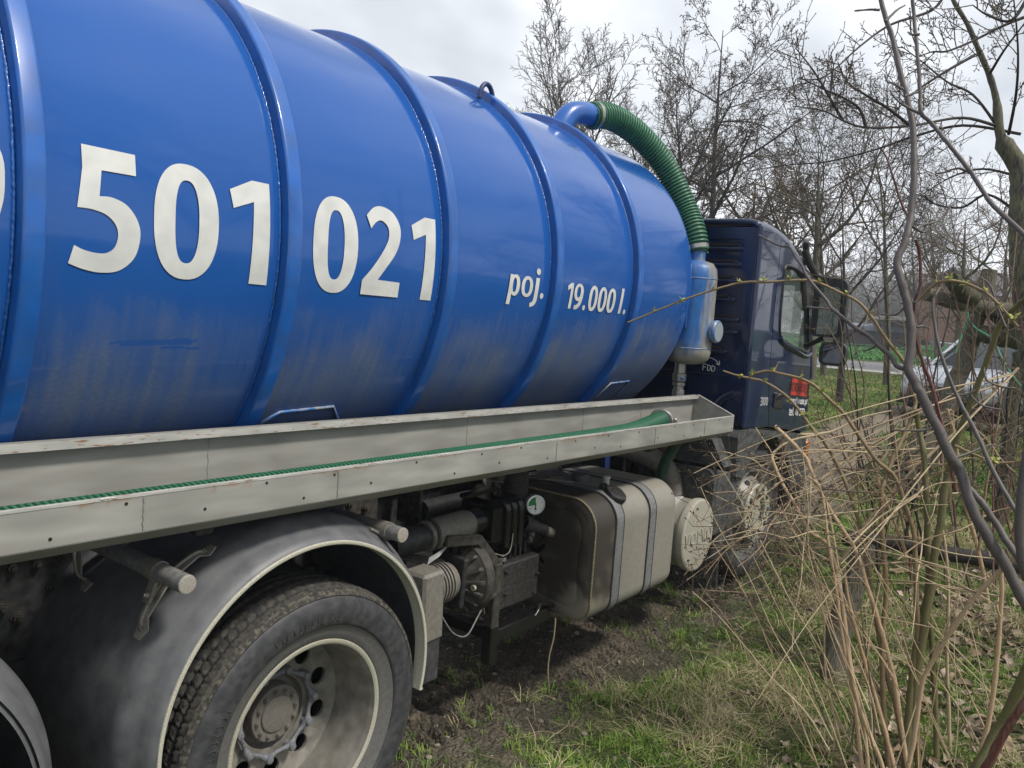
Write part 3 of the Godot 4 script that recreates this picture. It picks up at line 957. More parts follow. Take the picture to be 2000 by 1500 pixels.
func make_chassis() -> void:
	var fr := Node3D.new()
	fr.name = "chassis_frame"
	truck.add_child(fr, true)
	for s in [1.0, -1.0]:
		var g := G.new()
		g.box(Vector3(2.9, 0.93, s * 0.40), Vector3(9.0, 0.28, 0.07), Basis.IDENTITY, 0.008)
		obj("frame_rail", g, M.chassis_dark, fr)
		g = G.new()
		g.box(Vector3(2.2, 1.13, s * 0.42), Vector3(6.6, 0.11, 0.09), Basis.IDENTITY, 0.008)
		obj("subframe_rail", g, M.frame_blue, fr)
	for x in [-0.8, 0.6, 2.95, 4.4, 5.6]:
		var g := G.new()
		g.box(Vector3(x, 0.93, 0), Vector3(0.1, 0.2, 0.74))
		obj("cross_member", g, M.chassis_dark, fr)
	# tank saddles
	for x in [-0.2, 1.42, 3.05, 4.72]:
		var g := G.new()
		g.prism(PackedVector2Array([Vector2(-0.85, 1.38), Vector2(-0.5, 1.18), Vector2(0.5, 1.18), Vector2(0.85, 1.38), Vector2(0.55, 1.22), Vector2(-0.55, 1.22)]), Transform3D(Basis(Vector3(0, 0, 1), Vector3(0, 1, 0), Vector3(1, 0, 0)), Vector3.ZERO), x - 0.12, x - 0.02)
		obj("tank_saddle", g, M.frame_blue, fr)
	# bolted suspension plate behind the rear wheels
	var g := G.new()
	g.prism(PackedVector2Array([Vector2(1.05, 0.72), Vector2(1.05, 1.12), Vector2(2.3, 1.14), Vector2(2.3, 1.0), Vector2(1.95, 0.98), Vector2(1.86, 0.72)]), Transform3D(Basis.IDENTITY, Vector3(0, 0, 0.46)), 0.0, 0.03, 0.006)
	obj("suspension_plate", g, M.chassis_dark, fr)
	g = G.new()
	g.box(Vector3(1.62, 0.6, 0.47), Vector3(0.5, 0.3, 0.1), Basis.IDENTITY, 0.02)
	obj("spring_hanger", g, M.chassis_dark, fr)
	for p in [[1.60, 1.075], [1.675, 1.075], [1.75, 1.07], [1.82, 1.07], [1.57, 0.945], [1.73, 0.98], [1.62, 0.9], [1.735, 0.89], [1.60, 0.80], [1.69, 0.80], [1.80, 0.93]]:
		bolt(fr, Vector3(p[0], p[1], 0.49), Vector3(0, 0, 1), 0.017, M.chassis_brown, "frame_bolt")
	# outrigger plate and bolted brackets ahead of the rear wheel
	g = G.new()
	g.prism(PackedVector2Array([Vector2(2.86, 0.8), Vector2(2.86, 1.14), Vector2(3.22, 1.14), Vector2(3.22, 0.98), Vector2(3.14, 0.8)]), Transform3D(Basis.IDENTITY, Vector3(0, 0, 0.5)), 0.0, 0.02, 0.004)
	obj("outrigger_plate", g, M.chassis_brown, fr)
	for p in [[3.03, 1.09], [3.13, 1.06], [3.13, 0.99], [3.04, 0.95]]:
		bolt(fr, Vector3(p[0], p[1], 0.522), Vector3(0, 0, 1), 0.016, M.chassis_brown, "frame_bolt")
	g = G.new()
	g.box(Vector3(3.4, 1.05, 0.56), Vector3(0.02, 0.2, 0.16), Basis.IDENTITY, 0.004)
	obj("angle_bracket", g, M.chassis_brown, fr)
	g = G.new()
	g.prism(PackedVector2Array([Vector2(3.80, 1.30), Vector2(4.12, 1.30), Vector2(4.04, 1.08), Vector2(3.96, 1.04)]), Transform3D(Basis.IDENTITY, Vector3(0, 0, 0.6)), 0.0, 0.015)
	obj("gusset_plate", g, M.steel_dusty, fr)
	bolt(fr, Vector3(3.97, 1.17, 0.616), Vector3(0, 0, 1), 0.012, M.chassis_dark, "frame_bolt")
	# valves, pipes and cylinders in the dark between the frame and the tank
	for q in [[Vector3(3.5, 1.0, 0.55), Vector3(4.6, 1.02, 0.55), 0.05], [Vector3(4.1, 0.86, 0.5), Vector3(5.3, 0.86, 0.5), 0.07], [Vector3(4.35, 1.12, 0.62), Vector3(4.62, 1.12, 0.62), 0.045], [Vector3(2.5, 0.75, 0.62), Vector3(3.3, 0.8, 0.6), 0.06]]:
		g = G.new()
		g.tube(PackedVector3Array([q[0], q[1]]), PackedFloat32Array([q[2]]), 14)
		obj("air_pipe", g, M.chassis_dark, fr)
	for q in [[5.34, 1.06], [5.80, 1.07]]:
		g = G.new()
		g.box(Vector3(q[0], q[1] + 0.06, 0.55), Vector3(0.06, 0.34, 0.04), Basis.IDENTITY, 0.005)
		obj("blue_upright", g, M.frame_blue, fr)
	for k in 2:
		g = G.new()
		g.tube(PackedVector3Array([Vector3(5.45 + 0.35 * k, 1.22, 0.4), Vector3(5.75 + 0.33 * k, 0.98, 0.95)]), PackedFloat32Array([0.014]), 6)
		obj("stay_rod", g, M.chassis_dark, fr)
	# rusty exhaust elbow and brown belly timber behind the fuel tank
	g = G.new()
	g.tube(spline([Vector3(5.2, 1.2, 0.35), Vector3(5.5, 1.17, 0.62), Vector3(5.66, 1.05, 0.85), Vector3(5.68, 0.86, 0.92)], 5), PackedFloat32Array([0.075]), 16)
	obj("exhaust_elbow", g, M.steel_dusty, fr)
	g = G.new()
	g.tube(spline([Vector3(5.62, 1.32, 0.5), Vector3(5.78, 1.22, 0.72), Vector3(5.84, 1.1, 0.82)], 5), PackedFloat32Array([0.06]), 14)
	obj("exhaust_pipe", g, mat("rust_pipe", L(0.26, 0.15, 0.09), 0.8, {"tex": N.blotch, "scale": Vector3(4, 4, 4)}), fr)
	for x in [0.89, 2.30, 6.635]:
		g = G.new()
		g.tube(PackedVector3Array([Vector3(x, 0.51 if x < 5 else 0.69, -0.9), Vector3(x, 0.51 if x < 5 else 0.69, 0.9)]), PackedFloat32Array([0.09]), 12)
		obj("axle", g, M.chassis_dark, fr)
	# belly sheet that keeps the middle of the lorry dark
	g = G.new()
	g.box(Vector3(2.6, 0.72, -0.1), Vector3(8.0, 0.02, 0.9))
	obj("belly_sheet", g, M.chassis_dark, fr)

# ------------------------------------------------------------------ wheels: the wheel's axis is local z, its outer face towards +z, z = 0 at the outer sidewall
func make_wheel(kind: String) -> Node3D:
	var w := Node3D.new()
	w.name = "wheel"
	var id := Transform3D.IDENTITY
	var g := G.new()
	# casing
	g.lathe(PackedVector2Array([Vector2(0.492, -0.014), Vector2(0.487, -0.016), Vector2(0.478, -0.007), Vector2(0.452, 0.0), Vector2(0.43, 0.001), Vector2(0.405, -0.004), Vector2(0.392, -0.004), Vector2(0.385, -0.012), Vector2(0.384, -0.05), Vector2(0.31, -0.06), Vector2(0.31, -0.24), Vector2(0.36, -0.27), Vector2(0.43, -0.29), Vector2(0.49, -0.275), Vector2(0.51, -0.25)]), id, 96, 0, TAU, 55.0)
	obj("tyre", g, M.rubber, w)
	g = G.new()
	g.lathe(PackedVector2Array([Vector2(0.513, -0.036), Vector2(0.507, -0.024), Vector2(0.5, -0.018), Vector2(0.492, -0.014)]), id, 96)
	obj("tyre_shoulder", g, M.rubber_sandy, w)
	g = G.new()
	g.lathe(PackedVector2Array([Vector2(0.385, -0.012), Vector2(0.36, -0.025), Vector2(0.356, -0.023), Vector2(0.351, -0.027), Vector2(0.346, -0.026), Vector2(0.341, -0.031), Vector2(0.336, -0.030), Vector2(0.326, -0.038), Vector2(0.32, -0.06)]), id, 96, 0, TAU, 70.0)
	obj("bead_band", g, M.bead_dust, w)
	# worn raised characters on the sidewall, no longer legible
	for k in 22:
		var a := 1.25 + k * 0.06 + (0.5 if k > 11 else 0.0)
		var xa := Vector3(cos(a), sin(a), 0)
		var xt := Vector3(-sin(a), cos(a), 0)
		g = G.new()
		var stroke := [xa * 0.405 + xt * 0.004, xa * 0.412 - xt * 0.003, xa * 0.436 + xt * 0.002 * (k % 3)] if k % 3 else [xa * 0.436, xa * 0.420 + xt * 0.006, xa * 0.406, xa * 0.408 + xt * 0.012]
		var pp := PackedVector3Array()
		for q in stroke: pp.append(q + Vector3(0, 0, 0.0005))
		g.tube(pp, PackedFloat32Array([0.0016]), 5)
		obj("raised_mark", g, M.rubber_dusty, w)
	# tread: rows of blocks between grooves
	g = G.new()
	var rows := []
	var zn := 30
	for j in zn + 1:
		var z := lerpf(-0.255, -0.03, float(j) / zn)
		var row := PackedVector3Array()
		var e := absf((z + 0.1425) / 0.1125)
		for k in 640:
			var a := TAU * k / 640.0
			var groove := 0.0
			for gz in [-0.215, -0.17, -0.115, -0.07]:
				groove = maxf(groove, 1.0 - smoothstep(0.004, 0.009, absf(z - gz + 0.003 * sin(a * 80.0))))
			var cross := smoothstep(0.8, 0.97, sin(a * 80.0 + (1.7 if e > 0.5 else 0.0) + z * 40.0))
			var r := 0.5195 - 0.008 * smoothstep(0.75, 1.0, e) - maxf(0.011 * groove, 0.005 * cross)
			row.append(Vector3(r * cos(a), r * sin(a), z))
		rows.append(row)
	g.grid(rows, true)
	obj("tread", g, M.rubber_tread, w)
	if kind == "rear":
		g = G.new()
		g.lathe(PackedVector2Array([Vector2(0.331, -0.039), Vector2(0.3275, -0.031), Vector2(0.318, -0.03), Vector2(0.3105, -0.036)]), id, 80, 0, TAU, 60.0)
		obj("rim_lip", g, M.rim_lip, w)
		g = G.new()
		g.lathe(PackedVector2Array([Vector2(0.3105, -0.036), Vector2(0.306, -0.05), Vector2(0.300, -0.06), Vector2(0.296, -0.1), Vector2(0.288, -0.13), Vector2(0.287, -0.17), Vector2(0.283, -0.20), Vector2(0.279, -0.226)]), id, 80, 0, TAU, 60.0)
		obj("rim_barrel", g, M.rim_steel, w)
		# disc with ten round hand holes: a ring of tiles, each cut out round its hole
		g = G.new()
		for k in 10:
			var a := TAU * (k + 0.35) / 10.0
			var hub := []
			var outer := []
			for s in 17:
				var b := TAU * s / 16.0
				hub.append(Vector3(0.216 * cos(a) + 0.035 * cos(b + a), 0.216 * sin(a) + 0.035 * sin(b + a), -0.245))
				# the tile edge in polar terms
				var u := cos(b)
				var v := sin(b)
				var q := maxf(absf(u), absf(v))
				var rr := 0.216 + (u / q) * (0.064 if u > 0 else 0.081)
				var aa := a + (v / q) * TAU / 20.0
				outer.append(Vector3(rr * cos(aa), rr * sin(aa), -0.245 + 0.02 * smoothstep(0.25, 0.28, rr)))
			var deep := PackedVector3Array()
			for p in hub:
				deep.append(p + Vector3(0, 0, -0.012))
			g.grid([PackedVector3Array(outer), PackedVector3Array(hub)])
			g.grid([PackedVector3Array(hub), deep])
		obj("wheel_disc", g, M.rim_steel, w)
		g = G.new()
		g.lathe(PackedVector2Array([Vector2(0.137, -0.246), Vector2(0.133, -0.262), Vector2(0.125, -0.275), Vector2(0.108, -0.275), Vector2(0.106, -0.232), Vector2(0.103, -0.226), Vector2(0.098, -0.224), Vector2(0.068, -0.224), Vector2(0.066, -0.218), Vector2(0.06, -0.215), Vector2(0.012, -0.214), Vector2(0.0001, -0.213)]), id, 40)
		var hub_ := obj("hub", g, M.hub_dusty, w)
		for k in 12:
			var a := TAU * k / 12.0
			bolt(hub_, Vector3(0.084 * cos(a), 0.084 * sin(a), -0.2245), Vector3(0, 0, 1), 0.0085, M.hub_dusty, "hub_bolt")
		# wheel nuts under capped plastic links
		g = G.new()
		var ring := PackedVector3Array()
		var rad := PackedFloat32Array()
		for k in 120:
			var a := TAU * k / 120.0
			var ph := fposmod(k, 12.0) / 12.0
			var sw := pow(absf(cos(PI * ph)), 6.0)
			ring.append(Vector3((0.163 - 0.012 * sin(PI * ph)) * cos(a), (0.163 - 0.012 * sin(PI * ph)) * sin(a), -0.224 + 0.004 * sw))
			rad.append(0.0085 + 0.0085 * sw)
		g.tube(ring, rad, 10, false, true)
		obj("nut_link_ring", g, M.hub_ring_plastic, w)
		for k in 10:
			var a := TAU * k / 10.0
			g = G.new()
			g.lathe(PackedVector2Array([Vector2(0.0165, -0.25), Vector2(0.0165, -0.208), Vector2(0.012, -0.200), Vector2(0.0001, -0.198)]), Transform3D(Basis.IDENTITY, Vector3(0.163 * cos(a), 0.163 * sin(a), 0)), 12)
			obj("wheel_nut", g, M.hub_ring_plastic, w)
	else:
		# front wheel: the disc stands out, bell shaped
		g = G.new()
		g.lathe(PackedVector2Array([Vector2(0.331, -0.039), Vector2(0.3275, -0.031), Vector2(0.318, -0.03), Vector2(0.3105, -0.036)]), id, 64, 0, TAU, 60.0)
		obj("rim_lip", g, M.rim_steel, w)
		g = G.new()
		g.lathe(PackedVector2Array([Vector2(0.3105, -0.036), Vector2(0.296, -0.075), Vector2(0.285, -0.08), Vector2(0.265, -0.05), Vector2(0.235, -0.01), Vector2(0.223, 0.004), Vector2(0.218, 0.02)]), id, 64, 0, TAU, 60.0)
		obj("rim_bell", g, M.rim_steel, w)
		g = G.new()
		g.lathe(PackedVector2Array([Vector2(0.222, -0.01), Vector2(0.228, 0.022), Vector2(0.22, 0.034), Vector2(0.19, 0.036), Vector2(0.148, 0.036), Vector2(0.14, 0.03), Vector2(0.138, -0.03), Vector2(0.12, -0.04), Vector2(0.115, 0.005), Vector2(0.1, 0.012), Vector2(0.0001, 0.014)]), id, 48)
		var cv := obj("hub_cover", g, M.rim_lip, w)
		for k in 10:
			var a := TAU * k / 10.0
			g = G.new()
			g.lathe(PackedVector2Array([Vector2(0.024, 0.0365), Vector2(0.021, 0.034), Vector2(0.021, 0.0355), Vector2(0.0001, 0.0355)]), Transform3D(Basis.IDENTITY, Vector3(0.183 * cos(a), 0.183 * sin(a), 0.002)), 14)
			obj("nut_hole", g, M.cab_seam, cv)
			bolt(cv, Vector3(0.183 * cos(a), 0.183 * sin(a), 0.036), Vector3(0, 0, 1), 0.009, M.hub_dusty, "wheel_nut")
		for k in 8:
			var a := TAU * (k + 0.5) / 8.0
			g = G.new()
			var xx := Vector3(cos(a), sin(a), 0)
			g.lathe(PackedVector2Array([Vector2(0.024, 0.002), Vector2(0.0001, 0.002)]), Transform3D(Basis(Vector3(-sin(a), cos(a), 0), Vector3(-xx.x * 0.75, -xx.y * 0.75, 0.66).normalized(), Vector3(xx.x * 0.66, xx.y * 0.66, 0.75).normalized()), Vector3(0.252 * cos(a), 0.252 * sin(a), -0.028)), 14)
			obj("hand_hole", g, M.cab_seam, w)
	return w

func make_wheels() -> void:
	var w := make_wheel("rear")
	truck.add_child(w, true)
	var spots := [[2.2995, 0.5098, 1.232, 0.0], [0.86, 0.5098, 1.232, 0.0], [2.2995, 0.5098, -1.232, PI], [0.86, 0.5098, -1.232, PI]]
	for i in spots.size():
		var o: Node3D = w if i == 0 else w.duplicate()
		if i > 0:
			o.name = "wheel"
			truck.add_child(o, true)
		o.transform = Transform3D(Basis(Vector3.UP, spots[i][3]) * Basis(Vector3(0, 0, 1), 0.12 + i * 0.7), Vector3(spots[i][0], spots[i][1], spots[i][2]))
	# the inner twins
	for p in [[2.2995, 0.91], [0.86, 0.91]]:
		var g := G.new()
		g.lathe(PackedVector2Array([Vector2(0.3, 0.0), Vector2(0.42, 0.02), Vector2(0.49, 0.01), Vector2(0.515, -0.03), Vector2(0.515, -0.25), Vector2(0.42, -0.29), Vector2(0.3, -0.27)]), Transform3D(Basis.IDENTITY, Vector3(p[0], 0.5098, p[1])), 48, 0, TAU, 60.0)
		obj("inner_tyre", g, M.rubber, truck)
	var fw := make_wheel("front")
	truck.add_child(fw, true)
	fw.transform = Transform3D(Basis(Vector3.UP, -0.06), Vector3(6.635, 0.655, 1.165))
	var fo: Node3D = fw.duplicate()
	fo.name = "wheel"
	truck.add_child(fo, true)
	fo.transform = Transform3D(Basis(Vector3.UP, PI), Vector3(6.635, 0.655, -1.165))

func make_guards() -> void:
	var guard := Node3D.new()
	guard.name = "mudguard"
	truck.add_child(guard, true)
	var c := Vector3(2.264, 0.648, 0)
	var xf := Transform3D(Basis.IDENTITY, c)
	var a0 := deg_to_rad(-13.6)
	var a1 := deg_to_rad(208.0)
	var g := G.new()
	# outside skin: flat crown, a crease, then a slope down to the hem; inside skin 6 mm below
	g.lathe(PackedVector2Array([Vector2(0.628, 0.50), Vector2(0.634, 0.60), Vector2(0.634, 1.10), Vector2(0.632, 1.125), Vector2(0.622, 1.155), Vector2(0.604, 1.18), Vector2(0.595, 1.20), Vector2(0.585, 1.228), Vector2(0.572, 1.243), Vector2(0.5635, 1.247)]), xf, 96, a0, a1, 50.0)
	g.lathe(PackedVector2Array([Vector2(0.548, 1.247), Vector2(0.575, 1.225), Vector2(0.6, 1.15), Vector2(0.625, 1.1), Vector2(0.625, 0.5)]), xf, 72, a0, a1, 50.0)
	obj("guard_shell", g, M.guard_plastic, guard)
	g = G.new()
	g.lathe(PackedVector2Array([Vector2(0.564, 1.244), Vector2(0.5645, 1.2515), Vector2(0.562, 1.254), Vector2(0.5525, 1.254), Vector2(0.550, 1.25), Vector2(0.550, 1.2)]), xf, 96, a0 - 0.004, a1, 60.0)
	obj("edge_trim", g, M.guard_trim, guard)
	# an end cap where the guard is cut off
	g = G.new()
	var d := Vector3(cos(a0), sin(a0), 0)
	for q in [[0.5, 0.60, 0.628], [0.60, 1.10, 0.630], [1.10, 1.18, 0.606], [1.18, 1.247, 0.568]]:
		g.box(c + d * (q[2] - 0.002) + Vector3(0, 0, (q[0] + q[1]) / 2), Vector3(0.02, 0.008, q[1] - q[0]), Basis(Vector3(0, 0, 1), a0))
	obj("guard_end", g, M.guard_trim, guard)
	# the guard of the second rear axle is a copy
	var other: Node3D = guard.duplicate()
	other.name = "mudguard"
	truck.add_child(other, true)
	other.position = Vector3(-1.43, 0.01, 0)
	for o in other.get_children():
		if o.name == &"edge_trim":
			other.remove_child(o); o.free()
	# bars that carry the guard, with clamps and the pressed straps bolted along its back
	for q in [[1.762, 1.183, 0.05, 1.268, 0.0], [2.634, 1.178, 0.05, 1.268, 0.0]]:
		var tube := G.new()
		tube.tube(PackedVector3Array([Vector3(q[0], q[1], 0.42), Vector3(q[0], q[1], q[3] - 0.004)]), PackedFloat32Array([0.0285]), 20, false)
		var bar := obj("guard_bar", tube, M.tube_grey, guard)
		tube = G.new()
		tube.lathe(PackedVector2Array([Vector2(0.0285, -0.004), Vector2(0.0275, 0.0), Vector2(0.024, 0.002), Vector2(0.0001, 0.002)]), Transform3D(Basis.IDENTITY, Vector3(q[0], q[1], q[3])), 20)
		obj("end_cap", tube, M.tube_cap, bar)
	for q in [[1.08, 1.72, 0.975, 1.965, 1.215], [0.68, 1.745, 1.01, 1.90, 1.165]]:
		var a := Vector3(q[1], q[2], q[0])
		var b := Vector3(q[3], q[4], q[0])
		var mid := (a + b) / 2 + Vector3(-0.095, 0.075, 0)
		if q[0] > 1.0:
			mid = Vector3(1.79, 1.155, q[0]) + Vector3(0.018, -0.012, 0)
		var strap := G.new()
		var side := (b - a).normalized()
		var out := Vector3(-side.y, side.x, 0)
		var lead := [a, a + side * 0.035 + out * 0.008, a.lerp(mid, 0.35) + out * 0.012, mid, b.lerp(mid, 0.35) + out * 0.012, b - side * 0.035 + out * 0.008, b]
		var wide := [0.014, 0.03, 0.022, 0.026, 0.022, 0.03, 0.014]
		var up := []
		var dn := []
		for k in 7:
			up.append([lead[k] + Vector3(0, 0, wide[k]), lead[k] - Vector3(0, 0, wide[k])])
		for k in 6:
			for lay in 2:
				var o := out * (0.006 if lay == 0 else 0.0)
				strap.quad(up[k][0] + o, up[k + 1][0] + o, up[k + 1][1] + o, up[k][1] + o)
			strap.quad(up[k][0], up[k + 1][0], up[k + 1][0] + out * 0.006, up[k][0] + out * 0.006)
			strap.quad(up[k][1] + out * 0.006, up[k + 1][1] + out * 0.006, up[k + 1][1], up[k][1])
		var so := obj("pressed_strap", strap, M.strap_steel, guard)
		# raised middle rib
		var rib := G.new()
		rib.tube(spline([lead[1] + out * 0.008, lead[2] + out * 0.008, lead[3] + out * 0.008, lead[4] + out * 0.008, lead[5] + out * 0.008], 4), PackedFloat32Array([0.006]), 6)
		obj("strap_rib", rib, M.strap_steel, so)
		for e in [a + side * 0.03, b - side * 0.03]:
			bolt(so, e + out * 0.012, out, 0.009, M.steel_dusty, "strap_bolt")
		if q[0] > 1.0:
			var cl := G.new()
			cl.lathe(PackedVector2Array([Vector2(0.0295, -0.022), Vector2(0.033, -0.022), Vector2(0.033, 0.022), Vector2(0.0295, 0.022)]), Transform3D(Basis.IDENTITY, Vector3(1.762, 1.183, 1.10)), 20)
			cl.box(Vector3(1.745, 1.125, 1.10), Vector3(0.012, 0.075, 0.04), Basis(Vector3(0, 0, 1), -0.35), 0.003)
			var co := obj("bar_clamp", cl, M.steel_dusty, guard)
			bolt(co, Vector3(1.735, 1.115, 1.11), Vector3(-1, 0.2, 0), 0.01, M.steel_dusty, "clamp_bolt")
	for s in [0.0]:
		var cl := G.new()
		cl.lathe(PackedVector2Array([Vector2(0.0295, -0.03), Vector2(0.034, -0.03), Vector2(0.034, 0.03), Vector2(0.0295, 0.03)]), Transform3D(Basis.IDENTITY, Vector3(2.634, 1.178, 1.17)), 20)
		cl.box(Vector3(2.60, 1.172, 1.15), Vector3(0.09, 0.012, 0.05), Basis(Vector3(0, 0, 1), -0.5), 0.003)
		obj("bar_clamp", cl, M.steel_dusty, guard)

# ------------------------------------------------------------------ vacuum pump and its drive, between rear wheel and fuel tank
func make_pump() -> void:
	var p := Node3D.new()
	p.name = "vacuum_pump"
	truck.add_child(p, true)
	var ax := Basis(Vector3(0, 0, 1), Vector3(0, 1, 0), Vector3(-1, 0, 0))       # local z points backwards along the lorry
	# square leg beside the wheel: sheet-metal sleeve on a dark mud flap holder
	var g := G.new()
	g.box(Vector3(2.955, 0.79, 1.10), Vector3(0.13, 0.30, 0.13), Basis(Vector3(0, 0, 1), 0.04), 0.012)
	obj("sleeve_box", g, M.steel_dusty, p)
	g = G.new()
	g.box(Vector3(2.96, 0.56, 1.10), Vector3(0.115, 0.20, 0.115), Basis.IDENTITY, 0.008)
	obj("sleeve_leg", g, M.rubber, p)
	# multi-groove belt running back to the drive pulley
	g = G.new()
	for k in 5:
		g.lathe(PackedVector2Array([Vector2(0.088, -0.004), Vector2(0.098, -0.003), Vector2(0.098, 0.006), Vector2(0.088, 0.007)]), Transform3D(ax, Vector3(3.255 - k * 0.020, 0.775, 0.93)), 32)
	obj("pulley_groove", g, M.steel_dusty, p)
	g = G.new()
	g.lathe(PackedVector2Array([Vector2(0.0001, 0.09), Vector2(0.06, 0.09), Vector2(0.085, 0.075), Vector2(0.085, -0.06), Vector2(0.05, -0.06)]), Transform3D(ax, Vector3(3.235, 0.775, 0.93)), 32)
	obj("pulley", g, M.hub_dusty, p)
	for k in 5:
		g = G.new()
		var x := 3.26 - k * 0.020
		g.tube(spline([Vector3(x, 0.872, 0.93), Vector3(x - 0.1, 0.90, 0.87), Vector3(x - 0.25, 0.93, 0.75)], 4), PackedFloat32Array([0.0075]), 6)
		obj("drive_belt", g, M.rubber_dusty, p)
	# clutch housing: a dished drum with cooling fins
	g = G.new()
	g.lathe(PackedVector2Array([Vector2(0.06, 0.10), Vector2(0.095, 0.10), Vector2(0.115, 0.06), Vector2(0.19, 0.015), Vector2(0.205, 0.01), Vector2(0.212, -0.01), Vector2(0.212, -0.05), Vector2(0.19, -0.06)]), Transform3D(ax.scaled(Vector3(0.86, 0.86, 0.86)), Vector3(3.43, 0.755, 0.90)), 48)
	var drum := obj("clutch_drum", g, M.chassis_brown, p)
	for k in 16:
		var a := TAU * k / 16.0 + 0.1
		g = G.new()
		var bs := ax * Basis(Vector3(0, 0, 1), a)
		g.prism(PackedVector2Array([Vector2(0.1, 0.095), Vector2(0.19, 0.045), Vector2(0.198, 0.02), Vector2(0.12, 0.05)]), Transform3D(Basis(bs.x * 0.86, bs.z * 0.86, bs.y * 0.86), Vector3(3.43, 0.755, 0.90)), -0.009, 0.009, 0.003)
		obj("cooling_fin", g, M.chassis_brown, drum)
	g = G.new()
	g.box(Vector3(3.325, 0.775, 0.91), Vector3(0.03, 0.24, 0.21), Basis(Vector3(1, 0, 0), 0.06), 0.006)
	obj("bearing_plate", g, M.chassis_dark, drum)
	for k in 4:
		bolt(drum, Vector3(3.335, 0.775 + (0.1 if k & 1 else -0.1), 0.91 + (0.085 if k & 2 else -0.085)), Vector3(-1, 0, 0), 0.011, M.rim_lip if k == 3 else M.chassis_brown, "plate_bolt")
	g = G.new()
	g.lathe(PackedVector2Array([Vector2(0.006, 0), Vector2(0.014, 0.0), Vector2(0.014, 0.012), Vector2(0.006, 0.012)]), Transform3D(ax, Vector3(3.38, 0.745, 1.03)), 12)
	obj("lifting_eye", g, M.rim_lip, drum)
	# a torn pale sheet of tape flapping above it
	g = G.new()
	g.grid([PackedVector3Array([Vector3(3.13, 0.885, 0.95), Vector3(3.14, 0.918, 0.95)]), PackedVector3Array([Vector3(3.19, 0.915, 0.965), Vector3(3.2, 0.935, 0.955)]), PackedVector3Array([Vector3(3.26, 0.955, 0.96), Vector3(3.265, 0.96, 0.955)])])
	obj("torn_tape", g, M.white_paint, p)
	# bent frame of square tube that guards the drive
	g = G.new()
	var sq := func(into: G, a: Vector3, b: Vector3, w: float) -> void:
		var dir := (b - a).normalized()
		var zc := Vector3(0, 0, 1)
		into.box((a + b) / 2, Vector3((b - a).length() + w * 0.3, w, w), Basis(dir, zc.cross(dir).normalized(), dir.cross(zc.cross(dir)).normalized()), 0.006)
	sq.call(g, Vector3(3.22, 0.985, 0.97), Vector3(3.44, 0.955, 0.97), 0.052)
	sq.call(g, Vector3(3.44, 0.955, 0.972), Vector3(3.60, 0.80, 0.972), 0.052)
	obj("guard_frame", g, M.chassis_brown, p)
	g = G.new()
	sq.call(g, Vector3(3.605, 0.80, 0.974), Vector3(3.605, 0.49, 0.974), 0.056)
	obj("guard_frame", g, M.chassis_brown, p)
	g = G.new()
	sq.call(g, Vector3(3.605, 0.48, 0.974), Vector3(3.605, 0.30, 0.974), 0.062)
	obj("guard_foot", g, M.oily_black, p)
	g = G.new()
	sq.call(g, Vector3(3.58, 0.655, 1.005), Vector3(3.47, 0.66, 1.005), 0.024)
	var tab := obj("tab", g, M.chassis_brown, p)
	bolt(tab, Vector3(3.475, 0.66, 1.018), Vector3(0, 0, 1), 0.006, M.cab_seam, "tab_hole")
	# pump body with ribs, side box, oil filler with a white-lettered cap
	g = G.new()
	g.box(Vector3(3.74, 0.98, 0.82), Vector3(0.28, 0.24, 0.24), Basis.IDENTITY, 0.035)
	var body := obj("pump_body", g, M.oily_black, p)
	for k in 3:
		g = G.new()
		g.tube(spline([Vector3(3.70 + k * 0.055, 1.085, 0.86), Vector3(3.705 + k * 0.055, 1.085, 0.92), Vector3(3.712 + k * 0.055, 1.04, 0.945), Vector3(3.715 + k * 0.055, 0.86, 0.945)], 5), PackedFloat32Array([0.022]), 8)
		obj("body_rib", g, M.oily_black, body)
	g = G.new()
	g.box(Vector3(3.84, 0.65, 0.86), Vector3(0.36, 0.235, 0.19), Basis.IDENTITY, 0.008)
	var box := obj("oil_box", g, M.pump_box, p)
	for q in [[3.73, 0.61], [4.0, 0.665], [3.72, 0.73], [3.98, 0.56]]:
		bolt(box, Vector3(q[0], q[1], 0.956), Vector3(0, 0, 1), 0.009, M.pump_box, "box_bolt")
	g = G.new()
	g.box(Vector3(3.65, 0.665, 0.83), Vector3(0.025, 0.23, 0.22), Basis.IDENTITY, 0.004)
	obj("oil_box_flange", g, M.oily_black, box)
	g = G.new()
	g.lathe(PackedVector2Array([Vector2(0.018, -0.10), Vector2(0.018, 0.0), Vector2(0.026, 0.0), Vector2(0.026, 0.03), Vector2(0.022, 0.034), Vector2(0.0001, 0.034)]), Transform3D(Basis(Vector3(1, 0, 0), Vector3(0, 0, -1), Vector3(0, 1, 0)), Vector3(3.705, 0.785, 0.93)), 16)
	obj("filler_neck", g, M.oily_black, box)
	g = G.new()
	g.lathe(PackedVector2Array([Vector2(0.0268, 0.003), Vector2(0.0272, 0.014), Vector2(0.0268, 0.022)]), Transform3D(Basis(Vector3(1, 0, 0), Vector3(0, 0, -1), Vector3(0, 1, 0)), Vector3(3.705, 0.785, 0.93)), 16)
	obj("filler_band", g, M.steel_dusty, box)
